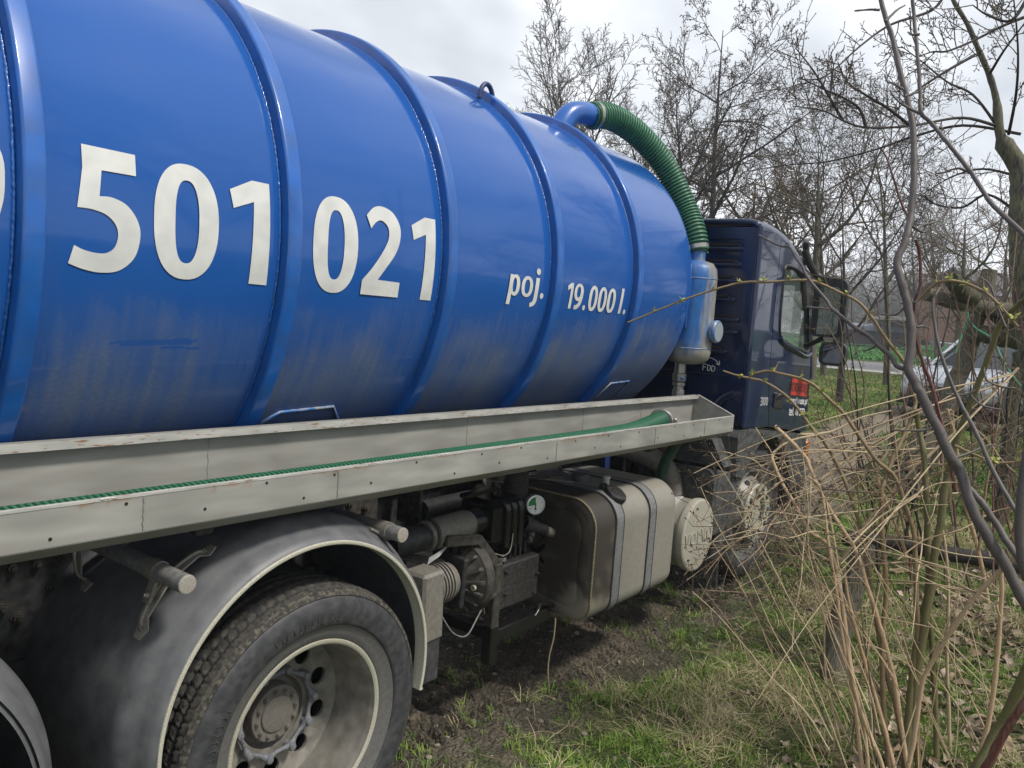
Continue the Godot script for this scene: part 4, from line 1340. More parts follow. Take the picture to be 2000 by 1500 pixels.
	for k in 4:
		g = G.new()
		var b := Vector3(3.82 + k * 0.045, 0.77, 0.90)
		g.tube(PackedVector3Array([b, b + Vector3(0.005, 0.085 + 0.03 * (k % 2), -0.01)]), PackedFloat32Array([0.011]), 8)
		obj("oil_feed", g, M.oily_black, box)
		g = G.new()
		g.tube(spline([b + Vector3(0, 0.1, 0), b + Vector3(0.03, 0.14, 0.03), b + Vector3(0.1, 0.08, 0.06), b + Vector3(0.16, 0.05, 0.02)], 5), PackedFloat32Array([0.0035]), 5)
		obj("oil_line", g, M.oily_black, box)
	g = G.new()
	g.tube(spline([Vector3(3.5, 0.9, 0.96), Vector3(3.62, 0.845, 0.99), Vector3(3.7, 0.85, 0.985), Vector3(3.74, 0.93, 0.97)], 6), PackedFloat32Array([0.003]), 5)
	obj("thin_cable", g, M.steel_dusty, p)
	g = G.new()
	g.tube(spline([Vector3(3.2, 0.64, 1.0), Vector3(3.26, 0.555, 1.02), Vector3(3.36, 0.515, 1.02), Vector3(3.46, 0.575, 1.0), Vector3(3.52, 0.60, 0.98), Vector3(3.55, 0.56, 0.97)], 6), PackedFloat32Array([0.004]), 6)
	obj("hanging_cable", g, M.tube_grey, p)
	# suction pipe with its rubber sleeve, clamps and black elbow
	g = G.new()
	g.tube(PackedVector3Array([Vector3(2.98, 0.985, 0.86), Vector3(3.2, 1.0, 0.90)]), PackedFloat32Array([0.062]), 20)
	obj("pipe", g, M.chassis_dark, p)
	g = G.new()
	g.tube(PackedVector3Array([Vector3(3.15, 1.0, 0.9), Vector3(3.165, 1.001, 0.9), Vector3(3.42, 1.015, 0.91), Vector3(3.44, 1.015, 0.91)]), PackedFloat32Array([0.068, 0.072, 0.072, 0.066]), 24)
	obj("rubber_sleeve", g, M.steel_dusty, p)
	for x in [3.175, 3.425]:
		g = G.new()
		g.lathe(PackedVector2Array([Vector2(0.073, -0.009), Vector2(0.0755, -0.009), Vector2(0.0755, 0.009), Vector2(0.073, 0.009)]), Transform3D(ax, Vector3(x, 1.005, 0.905)), 24)
		obj("hose_clamp", g, M.chassis_brown, p)
	g = G.new()
	g.tube(PackedVector3Array([Vector3(3.43, 1.015, 0.91), Vector3(3.50, 1.015, 0.905), Vector3(3.56, 1.01, 0.89)]), PackedFloat32Array([0.058, 0.064, 0.06]), 20)
	obj("black_elbow", g, M.oily_black, p)
	g = G.new()
	g.box(Vector3(3.575, 1.0, 0.885), Vector3(0.02, 0.165, 0.17), Basis.IDENTITY, 0.004)
	obj("flange_plate", g, M.oily_black, p)
	# grey spiral hose that comes down from the tank
	spiral_hose(p, "grey_hose", [Vector3(4.03, 1.36, 0.72), Vector3(4.02, 1.22, 0.75), Vector3(3.97, 1.10, 0.80), Vector3(3.93, 1.03, 0.82)], 0.066, 0.014, M.hose_grey, M.chassis_brown)
	g = G.new()
	g.lathe(PackedVector2Array([Vector2(0.05, -0.05), Vector2(0.05, 0.0), Vector2(0.062, 0.0), Vector2(0.062, 0.018), Vector2(0.05, 0.02), Vector2(0.05, 0.04)]), Transform3D(Basis(Vector3(1, 0, 0), Vector3(0, 0, -1), Vector3(0, 1, 0)), Vector3(3.915, 0.99, 0.83)), 20)
	obj("hose_socket", g, M.oily_black, p)
	g = G.new()
	g.box(Vector3(3.62, 1.135, 0.83), Vector3(0.26, 0.02, 0.05), Basis(Vector3(0, 0, 1), 0.06), 0.004)
	obj("lever_handle", g, M.oily_black, p)
	g = G.new()
	g.tube(PackedVector3Array([Vector3(3.74, 1.09, 0.83), Vector3(3.745, 1.17, 0.83)]), PackedFloat32Array([0.02]), 10)
	obj("lever_post", g, M.oily_black, p)
	# relief valve with a wing nut, and the gauge
	g = G.new()
	var vx := Transform3D(Basis(Vector3(0.35, 0.94, 0), Vector3(0.1, 0.05, -1), Vector3(0.92, -0.33, 0.2).normalized()).orthonormalized(), Vector3(3.87, 0.96, 0.93))
	g.lathe(PackedVector2Array([Vector2(0.042, 0.0), Vector2(0.042, 0.06), Vector2(0.036, 0.065), Vector2(0.036, 0.12), Vector2(0.03, 0.125), Vector2(0.03, 0.20), Vector2(0.027, 0.21), Vector2(0.0001, 0.21)]), vx, 20)
	var valve := obj("relief_valve", g, M.chassis_dark, p)
	g = G.new()
	g.lathe(PackedVector2Array([Vector2(0.026, 0.20), Vector2(0.026, 0.27), Vector2(0.018, 0.275), Vector2(0.018, 0.305), Vector2(0.009, 0.31), Vector2(0.009, 0.35), Vector2(0.0001, 0.35)]), vx, 14)
	obj("valve_spindle", g, M.steel_dusty, valve)
	g = G.new()
	g.box(vx * Vector3(0.012, 0.02, 0.345), Vector3(0.008, 0.034, 0.012), vx.basis, 0.002)
	g.box(vx * Vector3(-0.008, -0.02, 0.34), Vector3(0.008, 0.034, 0.012), vx.basis, 0.002)
	obj("wing_nut", g, M.steel_dusty, valve)
	g = G.new()
	g.tube(PackedVector3Array([vx * Vector3(-0.03, 0, 0.10), vx * Vector3(-0.09, 0, 0.10)]), PackedFloat32Array([0.02]), 10)
	obj("valve_outlet", g, M.chassis_dark, valve)
	var gx := Transform3D(Basis(Vector3(0.84, 0, 0.54).normalized(), Vector3.UP, Vector3(-0.54, 0, 0.84).normalized()), Vector3(3.94, 1.048, 0.955))
	g = G.new()
	g.lathe(PackedVector2Array([Vector2(0.0001, -0.03), Vector2(0.05, -0.03), Vector2(0.052, 0.0), Vector2(0.0525, 0.008), Vector2(0.047, 0.010), Vector2(0.046, 0.004)]), gx, 36)
	var gauge := obj("pressure_gauge", g, M.silver, p)
	g = G.new()
	g.lathe(PackedVector2Array([Vector2(0.0465, 0.004), Vector2(0.0001, 0.0041)]), gx, 36)
	obj("dial_face", g, M.gauge_white, gauge)
	g = G.new()
	var sec := PackedVector2Array([Vector2(0, 0)])
	for k in 10:
		var a := deg_to_rad(95.0 + 95.0 * k / 9.0)
		sec.append(Vector2(cos(a), sin(a)) * 0.041)
	g.prism(sec, gx, 0.0042, 0.0052)
	obj("green_sector", g, M.gauge_green, gauge)
	g = G.new()
	g.box(gx * Vector3(-0.001, -0.008, 0.007), Vector3(0.004, 0.036, 0.002), gx.basis)
	g.box(gx * Vector3(-0.001, -0.022, 0.007), Vector3(0.012, 0.006, 0.002), gx.basis)
	for k in 5:
		var a := deg_to_rad(20.0 - 55.0 * k)
		g.box(gx * (Vector3(cos(a), sin(a), 0) * 0.036 + Vector3(0, 0, 0.006)), Vector3(0.007, 0.0025, 0.001), gx.basis * Basis(Vector3(0, 0, 1), a))
	obj("pointer", g, M.cab_seam, gauge)
	g = G.new()
	g.tube(PackedVector3Array([gx * Vector3(0, -0.05, -0.015), gx * Vector3(0, -0.10, -0.03)]), PackedFloat32Array([0.011]), 8)
	obj("gauge_stem", g, M.chassis_dark, gauge)
	# oily carrier beam under the pump with drain cock
	g = G.new()
	sq.call(g, Vector3(3.63, 0.425, 0.96), Vector3(4.10, 0.425, 0.96), 0.07)
	obj("carrier_beam", g, M.oily_black, p)
	g = G.new()
	sq.call(g, Vector3(3.63, 0.43, 0.4), Vector3(3.635, 0.43, 0.96), 0.06)
	obj("carrier_beam", g, M.oily_black, p)
	g = G.new()
	g.tube(PackedVector3Array([Vector3(4.02, 0.50, 0.98), Vector3(4.16, 0.455, 1.0)]), PackedFloat32Array([0.013]), 8)
	g.tube(PackedVector3Array([Vector3(4.15, 0.458, 1.0), Vector3(4.175, 0.45, 1.003)]), PackedFloat32Array([0.019]), 8)
	g.tube(spline([Vector3(4.02, 0.50, 0.98), Vector3(4.0, 0.47, 0.985), Vector3(3.96, 0.445, 0.99)], 4), PackedFloat32Array([0.011]), 8)
	obj("drain_cock", g, M.oily_black, p)

# a corrugated hose along a spline: core and a raised helix
func spiral_hose(parent: Node, called: String, pts: Array, r: float, pitch: float, core: Material, rib: Material, rib_r := -1.0) -> MeshInstance3D:
	var path := spline(pts, 14)
	var g := G.new()
	g.tube(path, PackedFloat32Array([r * 0.965]), 24)
	var o := obj(called, g, core, parent)
	if rib_r < 0.0: rib_r = pitch * 0.34
	# walk along the path by arc length
	var total := 0.0
	for i in path.size() - 1:
		total += path[i].distance_to(path[i + 1])
	var steps := int(total / pitch * 18.0)
	var helix := PackedVector3Array()
	var seg := 0
	var acc := 0.0
	var t := (path[1] - path[0]).normalized()
	var side := t.cross(Vector3.UP if absf(t.y) < 0.9 else Vector3.RIGHT).normalized()
	for k in steps + 1:
		var s := total * k / steps
		while seg < path.size() - 2 and acc + path[seg].distance_to(path[seg + 1]) < s:
			acc += path[seg].distance_to(path[seg + 1]); seg += 1
		var p := path[seg].lerp(path[seg + 1], clampf((s - acc) / path[seg].distance_to(path[seg + 1]), 0.0, 1.0))
		t = (path[mini(seg + 2, path.size() - 1)] - path[maxi(seg - 1, 0)]).normalized()
		side = (side - t * side.dot(t)).normalized()
		var a := TAU * s / pitch
		helix.append(p + (side * cos(a) + t.cross(side) * sin(a)) * r)
	var h := G.new()
	h.tube(helix, PackedFloat32Array([rib_r]), 5)
	obj("spiral_rib", h, rib, o)
	return o

func round_rect(x0: float, y0: float, x1: float, y1: float, r: Array, n := 7) -> PackedVector2Array:   # radii: bottom right, top right, top left, bottom left
	var out := PackedVector2Array()
	var cs := [Vector2(x1 - r[0], y0 + r[0]), Vector2(x1 - r[1], y1 - r[1]), Vector2(x0 + r[2], y1 - r[2]), Vector2(x0 + r[3], y0 + r[3])]
	for k in 4:
		for i in n + 1:
			var a := -PI / 2 + k * PI / 2 + (PI / 2) * i / n
			out.append(cs[k] + Vector2(cos(a), sin(a)) * r[k])
	return out

func loft_x(g: G, prof: PackedVector2Array, stations: Array, tint: Variant = null) -> void:     # profile in (z, y); stations of [x, inset]
	var c := Vector2.ZERO
	for p in prof: c += p
	c /= prof.size()
	var rows := []
	for s in stations:
		var row := PackedVector3Array()
		for p in prof:
			var d := p - c
			var q: Vector2 = c + d * (1.0 - s[1] / maxf(d.length(), 0.05))
			row.append(Vector3(s[0], q.y, q.x))
		row.reverse()
		rows.append(row)
	var k := g.v.size()
	g.grid(rows, true)
	if tint != null:
		for i in range(k, g.v.size()):
			g.c.append(tint.call(g.v[i]))

func make_fuel_tank() -> void:
	var t := Node3D.new()
	t.name = "fuel_tank"
	truck.add_child(t, true)
	var prof := round_rect(0.50, 0.415, 1.222, 1.085, [0.10, 0.16, 0.12, 0.10], 9)
	var g := G.new()
	loft_x(g, prof, [[4.355, 0.0], [4.6, 0.0], [5.06, 0.0], [5.095, 0.006], [5.115, 0.022], [5.122, 0.05], [5.125, 0.15], [5.125, 0.36]])
	obj("tank_shell", g, M.fuel_alu, t)
	g = G.new()
	var fz := FastNoiseLite.new()
	fz.seed = 3; fz.frequency = 1.0; fz.fractal_octaves = 4
	# soot from the exhaust above: thick on top, thinning out low down
	var soot := func(q: Vector3) -> Color:
		var n := fz.get_noise_3d(q.x * 5.0, q.y * 4.0, q.z * 5.0)
		var s := clampf(smoothstep(0.50, 0.62, q.y + n * 0.18) * 0.95 + smoothstep(1.17, 0.95, q.z) * 0.8, 0.0, 1.0)
		s = clampf(s - 0.25 * smoothstep(0.1, 0.5, n), 0.0, 1.0)
		var c := Vector3(0.30, 0.27, 0.21).lerp(Vector3(0.04, 0.034, 0.027), s)
		return Color(c.x, c.y, c.z)
	mat("soot_film", Color.WHITE, 0.6, {"vc": true, "tex": N.fine, "scale": Vector3(5, 5, 5)})
	var fine := round_rect(0.50, 0.415, 1.222, 1.085, [0.10, 0.16, 0.12, 0.10], 9)
	var dense := PackedVector2Array()
	for i in fine.size():
		var a := fine[i]
		var b := fine[(i + 1) % fine.size()]
		var cnt := maxi(1, int(a.distance_to(b) / 0.02))
		for j in cnt: dense.append(a.lerp(b, float(j) / cnt))
	loft_x(g, dense, [[4.145, 0.004], [4.16, 0.0], [4.20, 0.0], [4.24, 0.0], [4.28, 0.0], [4.32, 0.0], [4.354, 0.0]], soot)
	obj("sooty_band", g, M.soot_film, t)
	g = G.new()
	loft_x(g, dense, [[4.128, 0.36], [4.128, 0.30], [4.127, 0.24], [4.127, 0.18], [4.126, 0.14], [4.126, 0.105], [4.132, 0.10], [4.131, 0.09], [4.124, 0.085], [4.124, 0.06], [4.124, 0.04], [4.128, 0.02], [4.136, 0.008], [4.144, 0.004]], soot)
	obj("end_plate", g, M.soot_film, t, "soot blackened rear end plate")
	# the welded rim, chipped to bare metal along the corner
	g = G.new()
	var path := PackedVector3Array()
	for k in range(4, 26):
		var p := prof[k % prof.size()]
		path.append(Vector3(4.137, p.y - 0.003, p.x - 0.003))
	g.tube(path, PackedFloat32Array([0.0065]), 6)
	obj("rim_weld", g, mat("rim_weld", L(0.33, 0.28, 0.17), 0.6, {"tex": N.blotch, "scale": Vector3(9, 9, 9), "dirt": L(0.1, 0.08, 0.06, 0.8), "mask": N.m_dirt2}), t)
	for q in [[4.385, 0.038, M.strap_grey], [4.775, 0.036, M.strap_grey]]:
		g = G.new()
		loft_x(g, round_rect(0.496, 0.411, 1.229, 1.092, [0.10, 0.16, 0.12, 0.10], 9), [[q[0] - q[1], 0.007], [q[0] - q[1], 0.0], [q[0] + q[1], 0.0], [q[0] + q[1], 0.007]])
		var so := obj("tank_strap", g, q[2], t)
		for e in [-1, 1]:
			g = G.new()
			loft_x(g, round_rect(0.494, 0.409, 1.2305, 1.0935, [0.10, 0.16, 0.12, 0.10], 9), [[q[0] + e * (q[1] + 0.006), 0.008], [q[0] + e * (q[1] + 0.006), 0.0], [q[0] + e * q[1], 0.0], [q[0] + e * q[1], 0.008]])
			obj("rubber_edge", g, M.rubber, so)
	for z in [0.62, 0.66]:
		g = G.new()
		g.tube(PackedVector3Array([Vector3(4.30, 1.10, z), Vector3(4.42, 1.097, z + 0.22)]), PackedFloat32Array([0.008]), 6)
		obj("strap_rod", g, M.steel_dusty, t)
	var up := Basis(Vector3(1, 0, 0), Vector3(0, 0, -1), Vector3(0, 1, 0))
	# locking filler cap on the shoulder
	g = G.new()
	var cx := Transform3D(Basis(Vector3(1, 0, 0), 0.55) * up, Vector3(4.44, 1.045, 1.13))
	g.lathe(PackedVector2Array([Vector2(0.058, -0.03), Vector2(0.058, 0.01), Vector2(0.066, 0.012), Vector2(0.068, 0.04), Vector2(0.062, 0.052), Vector2(0.04, 0.058), Vector2(0.0001, 0.06)]), cx, 28)
	var cap := obj("filler_cap", g, M.black_plastic, t)
	g = G.new()
	g.box(cx * Vector3(0.0, 0.0, 0.05), Vector3(0.10, 0.05, 0.03), cx.basis, 0.012)
	obj("cap_handle", g, M.black_plastic, cap)
	g = G.new()
	g.box(cx * Vector3(0, 0.075, 0.02), Vector3(0.06, 0.05, 0.03), cx.basis, 0.006)
	obj("cap_hinge", g, M.black_plastic, cap)
	g = G.new()
	g.lathe(PackedVector2Array([Vector2(0.055, 0.0), Vector2(0.055, 0.03), Vector2(0.05, 0.04), Vector2(0.0001, 0.043)]), Transform3D(up, Vector3(4.56, 1.085, 0.84)), 20)
	obj("sender_cap", g, M.grey_plastic, t)
	g = G.new()
	g.lathe(PackedVector2Array([Vector2(0.02, 0.0), Vector2(0.02, 0.05), Vector2(0.023, 0.052), Vector2(0.023, 0.065), Vector2(0.0001, 0.068)]), Transform3D(up, Vector3(4.55, 1.08, 1.02)), 14)
	obj("breather_stub", g, M.white_paint, t)
	for k in 4:
		g = G.new()
		g.tube(spline([Vector3(4.54, 1.10, 0.82 - 0.02 * k), Vector3(4.42, 1.12 + 0.008 * k, 0.76), Vector3(4.25, 1.115, 0.72 - 0.03 * k), Vector3(4.05, 1.08, 0.62)], 5), PackedFloat32Array([0.008]), 6)
		obj("fuel_line", g, M.black_plastic, t)
	# a string hanging from the tank's corner
	g = G.new()
	g.tube(spline([Vector3(4.06, 0.43, 1.06), Vector3(4.05, 0.33, 1.065), Vector3(4.035, 0.22, 1.055), Vector3(4.03, 0.12, 1.06), Vector3(4.045, 0.06, 1.065)], 5), PackedFloat32Array([0.0045]), 5)
	obj("hanging_string", g, mat("string", L(0.3, 0.24, 0.15), 0.9), t)
	for x in [4.35, 4.9]:
		g = G.new()
		g.box(Vector3(x, 0.72, 0.46), Vector3(0.08, 0.6, 0.06), Basis.IDENTITY, 0.006)
		g.box(Vector3(x, 0.395, 0.7), Vector3(0.08, 0.03, 0.5), Basis.IDENTITY, 0.006)
		obj("tank_bracket", g, M.chassis_dark, t)

func text_on(parent: Node, called: String, words: String, xf: Transform3D, height: float, m: Material, depth := 0.002, stretch := 1.0, bold := true) -> MeshInstance3D:
	var tm := TextMesh.new()
	var sf := SystemFont.new()
	sf.font_names = PackedStringArray(["Droid Sans"])
	sf.font_weight = 700 if bold else 400
	tm.font = sf
	tm.text = words
	tm.font_size = 64
	tm.pixel_size = height / 46.0
	tm.depth = depth
	tm.curve_step = 1.0
	var o := MeshInstance3D.new()
	o.name = called
	o.mesh = tm
	o.material_override = null
	parent.add_child(o, true)
	for i in maxi(tm.get_surface_count(), 1):
		o.set_surface_override_material(i, m)
	o.transform = xf.scaled_local(Vector3(stretch, 1, 1))
	return o

func make_front_gear() -> void:
	# air tank lying across the frame, with an embossed end cover
	var a := Node3D.new()
	a.name = "air_tank"
	truck.add_child(a, true)
	var c := Vector3(5.485, 0.675, 0)
	var g := G.new()
	g.lathe(PackedVector2Array([Vector2(0.2, 0.6), Vector2(0.225, 0.63), Vector2(0.228, 1.17)]), Transform3D(Basis.IDENTITY, c), 48)
	obj("tank_body", g, M.fuel_alu, a)
	g = G.new()
	g.lathe(PackedVector2Array([Vector2(0.228, 1.165), Vector2(0.242, 1.168), Vector2(0.246, 1.19), Vector2(0.243, 1.212), Vector2(0.235, 1.219), Vector2(0.225, 1.22), Vector2(0.0001, 1.222)]), Transform3D(Basis.IDENTITY, c), 64)
	var cover := obj("end_cover", g, mat("cover_cream", L(0.5, 0.48, 0.4), 0.5, {"tex": N.fine, "scale": Vector3(4, 4, 4), "dirt": L(0.36, 0.33, 0.26, 0.6), "mask": N.m_dirt}), a)
	text_on(cover, "embossed_lettering", "VOLVO", Transform3D(Basis(Vector3(0, 0, 1), 0.02), Vector3(5.485, 0.665, 1.222)), 0.09, M.cover_cream, 0.008, 1.05)
	for k in 5:
		var an: float = [-0.9, -2.0, -2.35, -0.35, 1.9][k]
		bolt(cover, c + Vector3(0.2 * cos(an), 0.2 * sin(an), 1.2215), Vector3(0, 0, 1), 0.006, M.chassis_brown, "cover_screw")
	g = G.new()
	g.prism(PackedVector2Array([Vector2(5.13, 0.78), Vector2(5.13, 0.94), Vector2(5.48, 0.915), Vector2(5.30, 0.78)]), Transform3D(Basis.IDENTITY, Vector3(0, 0, 1.08)), 0.0, 0.012)
	obj("white_bracket", g, M.white_paint, a)
	# box behind the front wheel: open frame over a dark recess, splash guard in front of it
	var s := Node3D.new()
	s.name = "splash_guard"
	truck.add_child(s, true)
	var yz := Basis(Vector3(0, 0, 1), Vector3(0, 1, 0), Vector3(1, 0, 0))     # polygon (z, y), thickness along x
	g = G.new()
	var frame := round_rect(0.52, 0.60, 1.205, 1.085, [0.03, 0.07, 0.03, 0.03], 6)
	var inner := round_rect(0.55, 0.63, 1.155, 1.04, [0.02, 0.055, 0.02, 0.02], 6)
	var rows := []
	for q in [[frame, 5.74], [frame, 5.70], [inner, 5.70], [inner, 5.76]]:
		var row := PackedVector3Array()
		for p in q[0]:
			row.append(Vector3(q[1], p.y, p.x))
		rows.append(row)
	for k in 3:
		g.grid([rows[k], rows[k + 1]], true)
	obj("recess_frame", g, M.grey_plastic, s)
	g = G.new()
	g.box(Vector3(5.77, 0.835, 0.86), Vector3(0.012, 0.46, 0.66))
	obj("recess_panel", g, M.black_plastic, s)
	g = G.new()
	g.prism(PackedVector2Array([Vector2(5.735, 1.09), Vector2(5.735, 0.62), Vector2(5.93, 0.62), Vector2(6.0, 0.82), Vector2(6.06, 0.98), Vector2(6.02, 1.04)]), Transform3D(Basis.IDENTITY, Vector3(0, 0, 0.6)), 0.0, 0.615, 0.012)
	obj("side_panel", g, M.grey_plastic, s)
	g = G.new()
	g.lathe(PackedVector2Array([Vector2(0.66, 0.6), Vector2(0.665, 1.17), Vector2(0.655, 1.20), Vector2(0.635, 1.222), Vector2(0.60, 1.228)]), Transform3D(Basis.IDENTITY, Vector3(6.635, 0.66, 0)), 48, deg_to_rad(128), deg_to_rad(205), 50.0)
	g.lathe(PackedVector2Array([Vector2(0.59, 1.226), Vector2(0.64, 1.19), Vector2(0.645, 0.6)]), Transform3D(Basis.IDENTITY, Vector3(6.635, 0.66, 0)), 48, deg_to_rad(128), deg_to_rad(205), 50.0)
	obj("arch_liner", g, M.grey_plastic, s)
	g = G.new()
	g.prism(PackedVector2Array([Vector2(0.62, 1.10), Vector2(0.75, 1.28), Vector2(1.12, 1.28), Vector2(1.225, 1.10)]), Transform3D(yz, Vector3.ZERO), 5.80, 6.05, 0.01)
	obj("liner_hump", g, M.grey_plastic, s)
	g = G.new()
	g.tube(spline([Vector3(5.96, 0.62, 1.15), Vector3(5.93, 0.5, 1.16), Vector3(5.90, 0.40, 1.15)], 4), taper(9, 0.07, 0.045), 14)
	obj("mud_flap_tube", g, M.grey_plastic, s)
	g = G.new()
	g.box(Vector3(5.88, 0.33, 1.05), Vector3(0.03, 0.22, 0.34), Basis(Vector3(0, 0, 1), 0.1), 0.008)
	obj("mud_flap", g, M.rubber, s)
	# dark green drain hose beside it
	spiral_hose(truck, "drain_hose", [Vector3(5.36, 1.32, 1.08), Vector3(5.37, 1.15, 0.99), Vector3(5.38, 0.95, 0.95)], 0.034, 0.013, M.hose_green_dark, M.hose_green, 0.004)

func make_filter() -> void:
	# upright blue moisture trap between tank and cab, rust-streaked
	var f := Node3D.new()
	f.name = "moisture_trap"
	truck.add_child(f, true)
	var up := Basis(Vector3(1, 0, 0), Vector3(0, 0, -1), Vector3(0, 1, 0))
	var c := Vector3(5.74, 0, 0.905)
	var g := G.new()
	g.lathe(PackedVector2Array([Vector2(0.05, 1.79), Vector2(0.11, 1.80), Vector2(0.145, 1.83), Vector2(0.157, 1.88), Vector2(0.157, 1.93), Vector2(0.157, 1.98), Vector2(0.157, 2.03), Vector2(0.157, 2.08), Vector2(0.157, 2.13), Vector2(0.157, 2.18), Vector2(0.157, 2.23), Vector2(0.157, 2.28), Vector2(0.157, 2.34), Vector2(0.157, 2.40), Vector2(0.148, 2.455), Vector2(0.12, 2.495), Vector2(0.07, 2.51), Vector2(0.05, 2.512)]), Transform3D(up, c), 72)
	var fz := FastNoiseLite.new()
	fz.seed = 14; fz.frequency = 1.0; fz.fractal_octaves = 3
	for q in g.v:      # paint worn to grey and rusty water streaks on the side that faces the road
		var d := (q - c) * Vector3(1, 0, 1)
		var a := d.normalized().dot(Vector3(0.5, 0, 0.86))
		var n := fz.get_noise_2d(atan2(d.z, d.x) * 5.0, q.y * 1.6)
		var worn := clampf(smoothstep(0.25, 0.75, a + n * 0.6) * 0.85 + smoothstep(1.98, 1.84, q.y + n * 0.1), 0.0, 0.95)
		var rust := smoothstep(0.25, 0.5, fz.get_noise_2d(atan2(d.z, d.x) * 9.0 + 20.0, q.y * 0.8)) * smoothstep(2.0, 2.45, q.y) * 0.7
		var cl := Vector3(0.018, 0.15, 0.46).lerp(Vector3(0.33, 0.315, 0.255), worn).lerp(Vector3(0.3, 0.2, 0.09), rust)
		g.c.append(Color(cl.x, cl.y, cl.z))
	obj("trap_body", g, mat("worn_blue", Color.WHITE, 0.45, {"vc": true, "tex": N.soft, "scale": Vector3(4, 2, 4)}), f)
	for y in [1.905, 2.385]:
		g = G.new()
		g.lathe(PackedVector2Array([Vector2(0.157, y - 0.004), Vector2(0.1605, y), Vector2(0.157, y + 0.004)]), Transform3D(up, c), 40)
		obj("weld_seam", g, M.filter_blue, f)
	g = G.new()
	g.lathe(PackedVector2Array([Vector2(0.062, 2.49), Vector2(0.062, 2.60)]), Transform3D(up, c), 28)
	obj("top_neck", g, M.filter_blue, f)
	g = G.new()
	var bx := Transform3D(Basis(Vector3(0.75, 0, -0.66).normalized(), Vector3.UP, Vector3(0.1, 0, 0.99).normalized()).orthonormalized(), Vector3(5.77, 2.03, 1.03))
	bx.basis = Basis(Vector3(1, 0, 0.05).normalized(), Vector3.UP, Vector3(-0.05, 0, 1).normalized())
	g.lathe(PackedVector2Array([Vector2(0.075, 0.0), Vector2(0.075, 0.05), Vector2(0.078, 0.052), Vector2(0.078, 0.07), Vector2(0.07, 0.078), Vector2(0.0001, 0.079)]), bx, 28)
	obj("inspection_cap", g, M.filter_blue, f)
	g = G.new()
	g.lathe(PackedVector2Array([Vector2(0.0655, 0.0795), Vector2(0.0001, 0.08)]), bx, 28)
	obj("cap_face", g, mat("cap_pale", L(0.34, 0.4, 0.45), 0.5, {"tex": N.fine, "scale": Vector3(6, 6, 6)}), f)
	# bracket to the tank end
	g = G.new()
	g.box(Vector3(5.572, 2.25, 0.915), Vector3(0.012, 0.42, 0.075), Basis(Vector3.UP, 0.2), 0.003)
	var br := obj("trap_bracket", g, M.tank_blue_trim, f)
	for y in [2.06, 2.22, 2.38]:
		bolt(br, Vector3(5.565, y, 0.93), Vector3(-0.98, 0, 0.2), 0.007, M.frame_blue, "bracket_bolt")
	# outlet with a ball valve
	g = G.new()
	g.lathe(PackedVector2Array([Vector2(0.042, 1.56), Vector2(0.042, 1.60), Vector2(0.036, 1.605), Vector2(0.036, 1.63), Vector2(0.045, 1.635), Vector2(0.045, 1.655), Vector2(0.036, 1.66), Vector2(0.048, 1.67), Vector2(0.05, 1.72), Vector2(0.04, 1.725), Vector2(0.04, 1.80)]), Transform3D(up, c + Vector3(0, 0, -0.045)), 24)
	obj("outlet_valve", g, M.clamp_steel, f)
	g = G.new()
	g.box(c + Vector3(-0.05, 1.69, 0.0), Vector3(0.14, 0.018, 0.02), Basis(Vector3.UP, 0.5), 0.004)
	obj("valve_lever", g, M.tank_blue_trim, f)
	g = G.new()
	g.tube(PackedVector3Array([c + Vector3(0, 1.30, -0.045), c + Vector3(0, 1.56, -0.045)]), PackedFloat32Array([0.036]), 16)
	obj("outlet_pipe", g, M.chassis_dark, f)
	# big green suction hose from the crown of the tank down to the trap
	var hose := spiral_hose(truck, "overhead_hose", [Vector3(4.995, 3.365, 0.42), Vector3(5.2, 3.40, 0.455), Vector3(5.46, 3.34, 0.52), Vector3(5.68, 3.165, 0.63), Vector3(5.76, 2.90, 0.765), Vector3(5.745, 2.70, 0.87), Vector3(5.74, 2.565, 0.905)], 0.0785, 0.025, M.hose_green_dark, M.hose_green_rib, 0.0095)
	g = G.new()
	g.tube(spline([Vector3(4.70, 3.10, 0.36), Vector3(4.73, 3.22, 0.372), Vector3(4.80, 3.32, 0.386), Vector3(4.90, 3.36, 0.405), Vector3(5.03, 3.37, 0.425)], 6), PackedFloat32Array([0.071]), 28)
	obj("elbow_pipe", g, M.tank_blue_trim, truck)
	for q in [[Vector3(5.035, 3.372, 0.427), Vector3(0.97, 0.1, 0.16)], [Vector3(5.74, 2.60, 0.897), Vector3(0.01, -0.97, 0.24)]]:
		var zz: Vector3 = q[1].normalized()
		var xx := zz.cross(Vector3(0.3, 0.2, 1).normalized()).normalized()
		g = G.new()
		g.lathe(PackedVector2Array([Vector2(0.085, -0.014), Vector2(0.0885, -0.014), Vector2(0.0885, 0.014), Vector2(0.085, 0.014)]), Transform3D(Basis(xx, zz.cross(xx), zz), q[0]), 32)
		obj("hose_clamp", g, M.clamp_steel, hose)

# ------------------------------------------------------------------ cab
func skin(g: G, poly: PackedVector2Array, z: float, thick: float) -> void:
	g.prism(poly, Transform3D(Basis.IDENTITY, Vector3(0, 0, z)), -thick * signf(z), 0.0, minf(absf(thick) * 0.45, 0.006))

